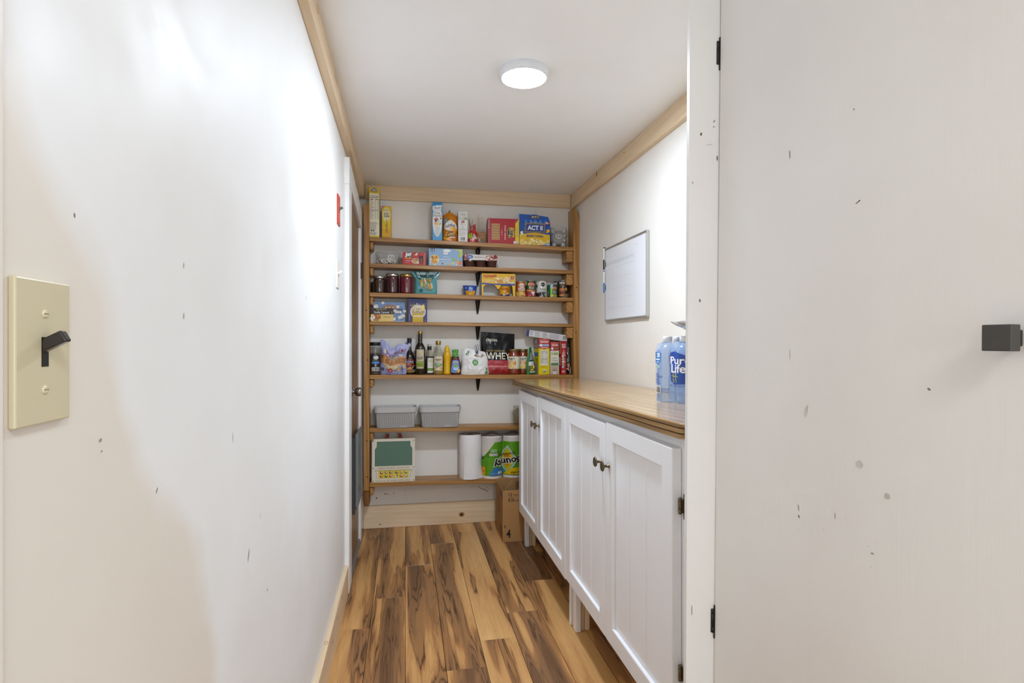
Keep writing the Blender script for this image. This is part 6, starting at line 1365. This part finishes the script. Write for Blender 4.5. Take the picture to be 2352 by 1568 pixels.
lathed(t, 'glass_body', [(0.04, 0.0004), (0.045, 0.004), (0.045, 0.10), (0.04, 0.112)], M_GLASSV, cap=False); lathed(t, 'lid', [(0.043, 0.1125), (0.044, 0.115), (0.043, 0.125), (0.001, 0.128)], M_GLASSV)
mb = MB(); mb.tube([(-0.047, -0.01, 0.128), (-0.050, -0.012, 0.11), (-0.052, -0.012, 0.07), (-0.047, -0.012, 0.03), (-0.046, -0.008, 0.028)], 0.0018, M_STEEL, 6); mb.tube([(-0.046, 0.004, 0.128), (-0.049, 0.002, 0.10), (-0.047, -0.004, 0.05)], 0.0015, M_STEEL, 6); mb.build('wire_bail', t)

# --- seventh shelf: toy slate upside down, paper towels
zt = shelf_z(6, -0.075) + 0.0006
t = thing('toy_slate', 'upside-down toy school desk with a green chalkboard in a cream frame', 'toy', (-0.075, 3.716, zt)); t.rotation_euler = (math.radians(-4.5), 0, -0.02)
w_, h_ = 0.272, 0.275
I_ = P('dad2be', 0.45); mb = MB()
mb.box(-w_ / 2, w_ / 2, 0.004, 0.040, 0, h_, I_, 0.003)
mb.box(-w_ / 2, w_ / 2, 0, 0.004, 0, 0.020, I_); mb.box(-w_ / 2, w_ / 2, 0, 0.004, 0.076, 0.102, I_); mb.box(-w_ / 2, w_ / 2, 0, 0.004, 0.258, h_, I_)
mb.prism([(-w_ / 2, 0.1), (-0.118, 0.1), (-0.118, 0.208), (-0.106, 0.226), (-0.106, 0.259), (-w_ / 2, 0.259)], 1, 0.0002, 0.004, I_); mb.prism([(w_ / 2, 0.1), (0.119, 0.1), (0.119, 0.212), (0.107, 0.230), (0.107, 0.259), (w_ / 2, 0.259)], 1, 0.0002, 0.004, I_)
mb.box(-w_ / 2, -0.118, 0.0002, 0.004, 0.018, 0.078, I_); mb.box(0.118, w_ / 2, 0.0002, 0.004, 0.018, 0.078, I_)
mb.build('frame', t)
mb = MB(); mb.box(-0.1195, 0.1195, 0.0025, 0.0038, 0.1, 0.2585, P('5e7a68', 0.8)); mb.build('chalkboard', t)
mb = MB()
for sx_ in (-1, 1):
    for z in (0.008, 0.09, 0.262): mb.lathe([(0.0036, -0.001), (0.003, 0.0004)], P('6f6552', 0.4, 0.4), sx_ * 0.1275, z, 10, axis='y')
mb.build('rivet', t)
D = Dec(lambda u, v, h: (u, 0.0036 - h, v))
for sx_, n_ in ((-0.047, 1), (0.049, 2)):
    D.rect(sx_ - 0.046, 0.024, sx_ + 0.046, 0.073, 'd9c21c')
    r_ = random.Random(n_); cs = [['7a3a20', '8a6a4a', '5a3a24', 'b0543a', '2f6a50', 'c03a2c'], ['5a2a20', 'a8906a', '5a8a4a', 'dcd6cc', 'b8402c', '9ab0c4']][n_ - 1]
    for k in range(6):
        u = sx_ - 0.029 + (k % 3) * 0.029; v = 0.060 - (k // 3) * 0.023; D.ell(u, v, 0.0095, 0.009, cs[k]); D.ell(u + 0.002, v + 0.003, 0.005, 0.005, r_.choice(['e0c8a8', 'e6e2d8', '3a3a3a', 'd8b070'])); D.rect(u + 0.002, v - 0.008, u + 0.009, v - 0.004, r_.choice(['3f6a54', 'a8a49a', 'b0342a']), rot=30)
D.rect(0.0009, 0.022, 0.0017, 0.075, 'b8ad90'); D.rect(-0.118, 0.0745, 0.118, 0.0758, 'a89c80'); D.rect(-0.106, 0.024, -0.104, 0.064, 'b4a98e'); D.rect(0.106, 0.024, 0.108, 0.07, 'b4a98e')
D.done(t, 'printed_stickers')
D = Dec(lambda u, v, h: (u, -h, v)); D.text('SCHOOL DAYS DESK', 0.0, 0.089, 0.010, 'a88a60', width=0.200, rot=180, bold=0.01); D.text('FISHER-PRICE TOYS', -0.004, 0.0095, 0.0105, 'a88a60', width=0.216, rot=180, bold=0.01); D.done(t, 'lettering')
mb = MB(); rd = P('7a1f18', 0.6)
for sx_, l_ in ((-0.046, -0.008), (0.046, 0.008)):
    mb.prism([(sx_ - 0.013 - l_ * 0.3, 0.2755), (sx_ + 0.013 - l_ * 0.3, 0.2755), (sx_ + 0.010 - l_, 0.306), (sx_ - 0.008 - l_, 0.306)], 1, 0.022, 0.030, rd)
o = mb.build('handle', t); o['label'] = 'dark red carrying handle'

def towel_tex(name):
    tt = NT(name); c = tt.coords((1, 1, 1)); v = tt.n('ShaderNodeTexVoronoi'); tt.lk(c, v.inputs['Vector']); v.inputs['Scale'].default_value = 120
    tt.b.inputs['Base Color'].default_value = rgb('ebe9e6'); tt.b.inputs['Roughness'].default_value = 0.85; tt.bump(v.outputs['Distance'], 0.6, 0.002); return tt.m
M_TOWEL = towel_tex('paper_towel')
def roll_mesh(R_, h_, top_hole=True):
    mb = MB(); mb.lathe([(R_ * 0.99, 0.0004), (R_, 0.004), (R_, h_ - 0.004), (R_ * 0.985, h_), (0.022, h_), (0.021, h_ - 0.03), (0.001, h_ - 0.03)], M_TOWEL, 0, 0, 40, cap=True); return mb
t = thing('paper_towel_roll', 'loose white paper towel roll standing upright with its sheet end hanging', 'paper towel', on(6, 0.428, 3.792))
roll_mesh(0.076, 0.288).build('roll', t)
mb = MB(); mb.lathe([(0.0215, 0.26), (0.0215, 0.289), (0.0195, 0.289), (0.0195, 0.26)], P('9a7a56', 0.8), 0, 0, 24, cap=False); mb.build('core', t)
mb = MB(); n = 14; vs = []; fs = []
for j in range(9):
    for i in range(n + 1):
        a = -PI / 2 - 0.62 + i * (1.85 / n); z = 0.001 + (0.155 - 0.06 * (i / n)) * j / 8; fl_ = 0.0008 + 0.012 * (1 - j / 8) * (1 - i / n) + (0.014 * (1 - j / 8) ** 2 if i > n - 4 else 0) * (i - n + 4) / 4
        vs.append(((0.0763 + fl_) * math.cos(a), (0.0763 + fl_) * math.sin(a), z))
for j in range(8):
    for i in range(n): k = j * (n + 1) + i; fs.append((k, k + 1, k + n + 2, k + n + 1))
mb.add(vs, fs, M_TOWEL, True); mb.build('loose_sheet', t)
t = thing('paper_towel_pack', 'plastic-wrapped paper towel pack with upside-down green printing', 'paper towel', on(6, 0.640, 3.792))
for k, cx in enumerate((-0.066, 0.078)):
    mb = roll_mesh(0.0715, 0.278); mb.build('roll', t, (cx, 0, 0))
def packF(u, v, h):
    # the film follows the two rolls with a shallow valley between them
    for cx in (-0.066, 0.078):
        if (cx < 0 and u <= 0.006) or (cx > 0 and u > 0.006):
            d = u - cx; y = -math.sqrt(max(0.0742 ** 2 - min(abs(d), 0.0735) ** 2, 0.0)); break
    y = min(y, -0.030) if abs(u - 0.006) < 0.072 else y
    return (u, y - h, v)
D = Dec(packF, 0.008, 0.22); D.h = 0.0008
D.poly([(-0.1385, 0.130), (-0.055, 0.242), (0.150, 0.245), (0.150, 0.020), (-0.1385, 0.020)], '5a9a1e'); D.poly([(-0.13, 0.142), (-0.1, 0.182), (0.05, 0.182), (0.02, 0.142)], '4a861a')
for k in range(5): D.poly([(-0.12 + k * 0.05, 0.06), (-0.105 + k * 0.05, 0.10), (-0.12 + k * 0.05, 0.14), (-0.135 + k * 0.05, 0.10)], '55941c')
D.poly([(0.032, 0.218), (0.098, 0.120), (0.032, 0.030), (-0.034, 0.124)], 'c9d2d4'); D.poly([(0.032, 0.211), (0.091, 0.121), (0.032, 0.038), (-0.028, 0.124)], '8fa8ac'); D.poly([(0.032, 0.203), (0.083, 0.121), (0.032, 0.046), (-0.021, 0.124)], 'b8bc1e'); D.ell(0.032, 0.125, 0.026, 0.050, 'c9a81c'); D.ell(0.032, 0.125, 0.017, 0.040, 'c87a1c')
D.text('NEW FAST', -0.062, 0.192, 0.008, 'e8eee0', width=0.040, rot=180, bold=0.01); D.text('DO MORE', -0.062, 0.180, 0.009, 'e8eee0', width=0.042, rot=180, bold=0.01)
for k, c in enumerate(('d9822c', '4a80c4', 'b04a68')): D.ell(-0.083 + k * 0.019, 0.160, 0.009, 0.009, 'f0efe8'); D.ell(-0.083 + k * 0.019, 0.160, 0.005, 0.006, c)
D.text('QuickSize', 0.029, 0.160, 0.019, '23211c', width=0.104, rot=192, bold=0.015)
D.text('Bounty', 0.030, 0.115, 0.068, 'e6e8e0', width=0.206, rot=191, bold=0.075, shear=-0.05); D.text('Bounty', 0.030, 0.115, 0.060, '1e1b17', width=0.192, rot=191, bold=0.035, shear=-0.05)
D.poly([(-0.090, 0.020), (-0.086, 0.042), (-0.06, 0.072), (-0.01, 0.072), (0.014, 0.048), (0.0, 0.020)], '3f78b0'); D.text('more per roll', -0.062, 0.036, 0.007, 'd4e2f0', width=0.042, rot=180)
for k in range(3): D.rect(-0.035 + k * 0.0105, 0.030, -0.0255 + k * 0.0105, 0.048, 'cfd8de')
D.poly([(0.012, 0.024), (0.012, 0.034), (0.034, 0.05), (0.05, 0.068), (0.150, 0.074), (0.150, 0.024)], 'd9b414'); D.text('Family', 0.095, 0.040, 0.018, '2a2410', width=0.092, rot=184, bold=0.02); D.rect(-0.1385, 0.022, -0.118, 0.078, 'd99a1c'); D.text('2=5', -0.128, 0.05, 0.010, '3a2410', width=0.018, rot=180); D.text('8', -0.131, 0.138, 0.018, '2a2a30', rot=180, bold=0.02)
D.done(t)
mb = MB(); r_ = random.Random(8)
def film_top(x0, x1):
    n = 10; vs = []; fs = []
    for i in range(n + 1):
        for j in range(5):
            x = x0 + (x1 - x0) * i / n; y = -0.06 + 0.12 * j / 4; b = 0.024 * math.sin(PI * i / n) * math.sin(PI * (j + 0.3) / 4.6) + r_.uniform(-0.002, 0.002); vs.append((x, y, 0.2795 + max(0, b)))
    for i in range(n):
        for j in range(4): k = i * 5 + j; fs.append((k, k + 1, k + 6, k + 5))
    mb.add(vs, fs, M_BAGCLEAR, True)
film_top(-0.13, -0.005); film_top(0.02, 0.145)
for cx in (-0.066, 0.078): mb.lathe([(0.073, 0.02), (0.0735, 0.275)], M_BAGCLEAR, cx, 0, 32, cap=False)
mb.build('plastic_wrap', t)

# ------------------------------------------------------------------ cardboard box on the floor
t = thing('cardboard_box', 'open brown cardboard box on the floor between the baseboard and the cabinet', 'box', (0.590, 3.436, 0.0006))
w_, d_, h_ = 0.235, 0.262, 0.318
mb = MB(); th = 0.004
mb.box(0, w_, 0, th, 0, h_, M_CARD, 0.0008); mb.box(0, w_, d_ - th, d_, 0, h_ + 0.012, M_CARD, 0.0008); mb.box(0, th, th, d_ - th, 0, h_ + 0.002, M_CARD, 0.0008); mb.box(w_ - th, w_, th, d_ - th, 0, h_, M_CARD, 0.0008); mb.box(th, w_ - th, th, d_ - th, 0, th, M_CARD); mb.build('carton', t)
D = Dec(lambda u, v, h: (u, -h, v))
D.text('12', 0.048, 0.292, 0.022, '2a2118', width=0.021, bold=0.01); D.text('PACKS', 0.086, 0.288, 0.011, '2a2118', width=0.034, bold=0.005); D.rect(0.034, 0.2745, 0.105, 0.2752, '3a2e20'); D.text('8.56', 0.054, 0.259, 0.023, '2a2118', width=0.040, bold=0.01); D.text('oz.', 0.090, 0.254, 0.011, '2a2118', width=0.018); D.text('4', 0.036, 0.052, 0.052, '1f1a14', width=0.026, bold=0.03)
D.poly([(0.0, 0.14), (0.002, 0.12), (0.022, 0.085), (0.006, 0.11), (0.003, 0.07), (0.0, 0.08)], 'b8925f'); D.done(t, 'printed_lettering')
D = Dec(lambda u, v, h: (-h, d_ - u, v)); D.rect(0.15, 0.025, 0.24, 0.085, '5a4326'); D.text('FRAGILE', 0.13, 0.23, 0.03, '5a4326', width=0.10, rot=0); D.text('THIS SIDE UP', 0.14, 0.19, 0.02, '5a4326', width=0.12); D.lines(0.06, 0.13, 0.2, 0.17, 4, '6a5030'); D.rect(0.16, 0.265, 0.23, 0.3, '4a3820'); D.done(t, 'side_print')
D = Dec(lambda u, v, h: (u, d_ - th - h, v)); D.poly([(0.105, 0.318), (0.112, 0.318), (0.06, 0.25), (0.056, 0.253)], 'b8925f')
for k in range(8): D.rect(0.135 + k * 0.009, 0.25, 0.137 + k * 0.009, 0.31, '4a3a24'); 
for k in range(7): D.rect(0.13, 0.25 + k * 0.009, 0.21, 0.252 + k * 0.009, '4a3a24')
D.done(t, 'inner_print')

# ------------------------------------------------------------------ shrink-wrapped water bottles on the worktop
av = Vector((0.52, -0.854, 0)).normalized(); bv = Vector((0.854, 0.52, 0)).normalized()
base = Vector((0.915, 1.873, 0))
t = thing('water_pack', 'shrink-wrapped pack of water bottles with blue film on the worktop', 'water pack', (base.x, base.y, ctop(base.y) + 0.0012))
t.rotation_euler = (0, 0, math.atan2(av.y, av.x))      # local x runs along the row, local y towards the wall
sp = 0.0672; R_ = 0.0335
pb = [(0.024, 0.0004), (0.031, 0.004), (0.0335, 0.016), (0.0335, 0.040), (0.0318, 0.046), (0.0335, 0.052), (0.0335, 0.082), (0.0310, 0.092), (0.0310, 0.122), (0.0335, 0.130), (0.0335, 0.165), (0.030, 0.182), (0.021, 0.200), (0.0145, 0.208), (0.0135, 0.214)]
bm_ = None
for j in range(3):
    for i in range(4):
        if bm_ is None:
            mb = MB(); mb.lathe(pb, M_WATER, 0, 0, 26, cap=True)
            mb.lathe([(0.0155, 0.2142), (0.0162, 0.215), (0.0162, 0.230), (0.015, 0.2325), (0.001, 0.2327)], P('e2e6ec', 0.35), 0, 0, 20); bm_ = mb.build('water_bottle', t); o = bm_
        else:
            o = bm_.copy(); COL.objects.link(o); o.parent = t
        o.location = (i * sp, j * sp, 0)
def filmy(u):
    k = (u / sp) % 1.0
    k = min(k, 1 - k) * sp
    return -math.sqrt(max((R_ + 0.0012) ** 2 - min(k, 0.026) ** 2, 0))
mb = MB(); n = 72; vs = []; fs = []
x0, x1 = -0.033, 3 * sp + 0.033
for i in range(n + 1):
    u = x0 + (x1 - x0) * i / n
    for z in (0.0015, 0.02, 0.05, 0.09, 0.13, 0.17, 0.185): vs.append((u, filmy(u) - 0.0008, z))
    vs.append((u, -0.012, 0.212 if ((u / sp) % 1.0 < 0.25 or (u / sp) % 1.0 > 0.75) else 0.206)); vs.append((u, 0.07, 0.2145))
for i in range(n):
    for j in range(8): k = i * 9 + j; fs.append((k, k + 9, k + 10, k + 1))
mb.add(vs, fs, M_CLEARB, True)
vs = []; fs = []
for i in range(17):                                        # film round the far end of the pack
    a = PI + PI / 2 * 0 - i * PI / 2 / 16
    a = -PI / 2 - i * (PI / 2) / 16
    for z in (0.0015, 0.09, 0.185): vs.append(((R_ + 0.0024) * math.cos(a), (R_ + 0.0024) * math.sin(a), z))
for i in range(16):
    for j in range(2): k = i * 3 + j; fs.append((k, k + 3, k + 4, k + 1))
mb.add(vs, fs, M_CLEARB, True); mb.build('shrink_film', t)
D = Dec(lambda u, v, h: (u, filmy(u) - 0.0012 - h, v), 0.006, 0.3)
D.poly([(-0.033, 0.178), (-0.002, 0.174), (-0.006, 0.142), (-0.010, 0.136), (-0.033, 0.136)], '3f7fc4'); D.text('28', -0.0185, 0.166, 0.015, 'f2f5f8', width=0.020, bold=0.03); D.rect(-0.031, 0.148, -0.008, 0.153, 'dfe9f2'); D.lines(-0.030, 0.138, -0.008, 0.144, 1, 'dfe9f2')
D.ell(-0.024, 0.126, 0.008, 0.005, 'a8c4a4'); D.ell(-0.012, 0.125, 0.007, 0.005, '9cbcd0'); D.text('AGUA', -0.022, 0.099, 0.007, '34529c', width=0.018, bold=0.02); D.text('PURIFICADA', -0.012, 0.090, 0.008, '34529c', width=0.032, bold=0.02); D.lines(-0.030, 0.064, -0.002, 0.084, 4, '4a66aa', fill=0.5); D.barcode(-0.028, 0.032, -0.002, 0.058, 6); D.text('28 BOTELLAS', 0.014, 0.047, 0.007, '4a5ea4', width=0.024, bold=0.01); D.text('473.2 mL', 0.014, 0.038, 0.006, '4a5ea4', width=0.022)
cu = 0.068
D.poly([(cu - 0.040, 0.160), (cu - 0.036, 0.176), (cu - 0.015, 0.180), (cu + 0.02, 0.168), (cu + 0.050, 0.140), (cu + 0.046, 0.085), (cu + 0.02, 0.068), (cu - 0.02, 0.066), (cu - 0.034, 0.076)], '2a4fa8')
D.text('Pure', cu + 0.002, 0.149, 0.026, 'f2f4f8', width=0.076, bold=0.02); D.text('Life', cu - 0.004, 0.121, 0.030, 'f2f4f8', width=0.058, bold=0.02)
for (du, c) in ((-0.022, 'd9b43a'), (-0.008, '8fb84a')):
    D.ell(cu + du, 0.101, 0.003, 0.003, c); D.rect(cu + du - 0.0015, 0.084, cu + du + 0.0015, 0.098, c); D.rect(cu + du - 0.009, 0.093, cu + du + 0.009, 0.0955, c, rot=-8); D.rect(cu + du - 0.004, 0.074, cu + du - 0.002, 0.086, c, rot=-10); D.rect(cu + du + 0.002, 0.072, cu + du + 0.004, 0.086, c, rot=8)
D.text('POR TU SALUD', cu - 0.004, 0.061, 0.006, '34529c', width=0.064, arc=1.5); D.done(t, 'printed_film')

t = thing('foil_bag', 'silver foil bag resting on the bottle caps, mostly hidden by the post', 'food bag', (1.035, 1.735, 1.2575))
bg = Bag(0.21, 0.15, 0.036, [(0, 0.85), (0.3, 1.0), (0.7, 1.0), (1, 0.9)], [(0, 0.1), (0.3, 1.0), (0.7, 0.9), (1, 0.1)], None, 0.012, 31)
mb = bg.mesh(P('c4c6ca', 0.22, 0.85), 30, 24); o = mb.build('bag', t)
o.rotation_euler = (math.radians(-84), math.radians(7), math.radians(30)); o.location = (0.02, 0.0, 0.026)
bpy.context.view_layer.update()
low = min((o.matrix_world @ v.co).z for v in o.data.vertices)
o.location.z += ctop(base.y) + 0.0012 + 0.2332 - low
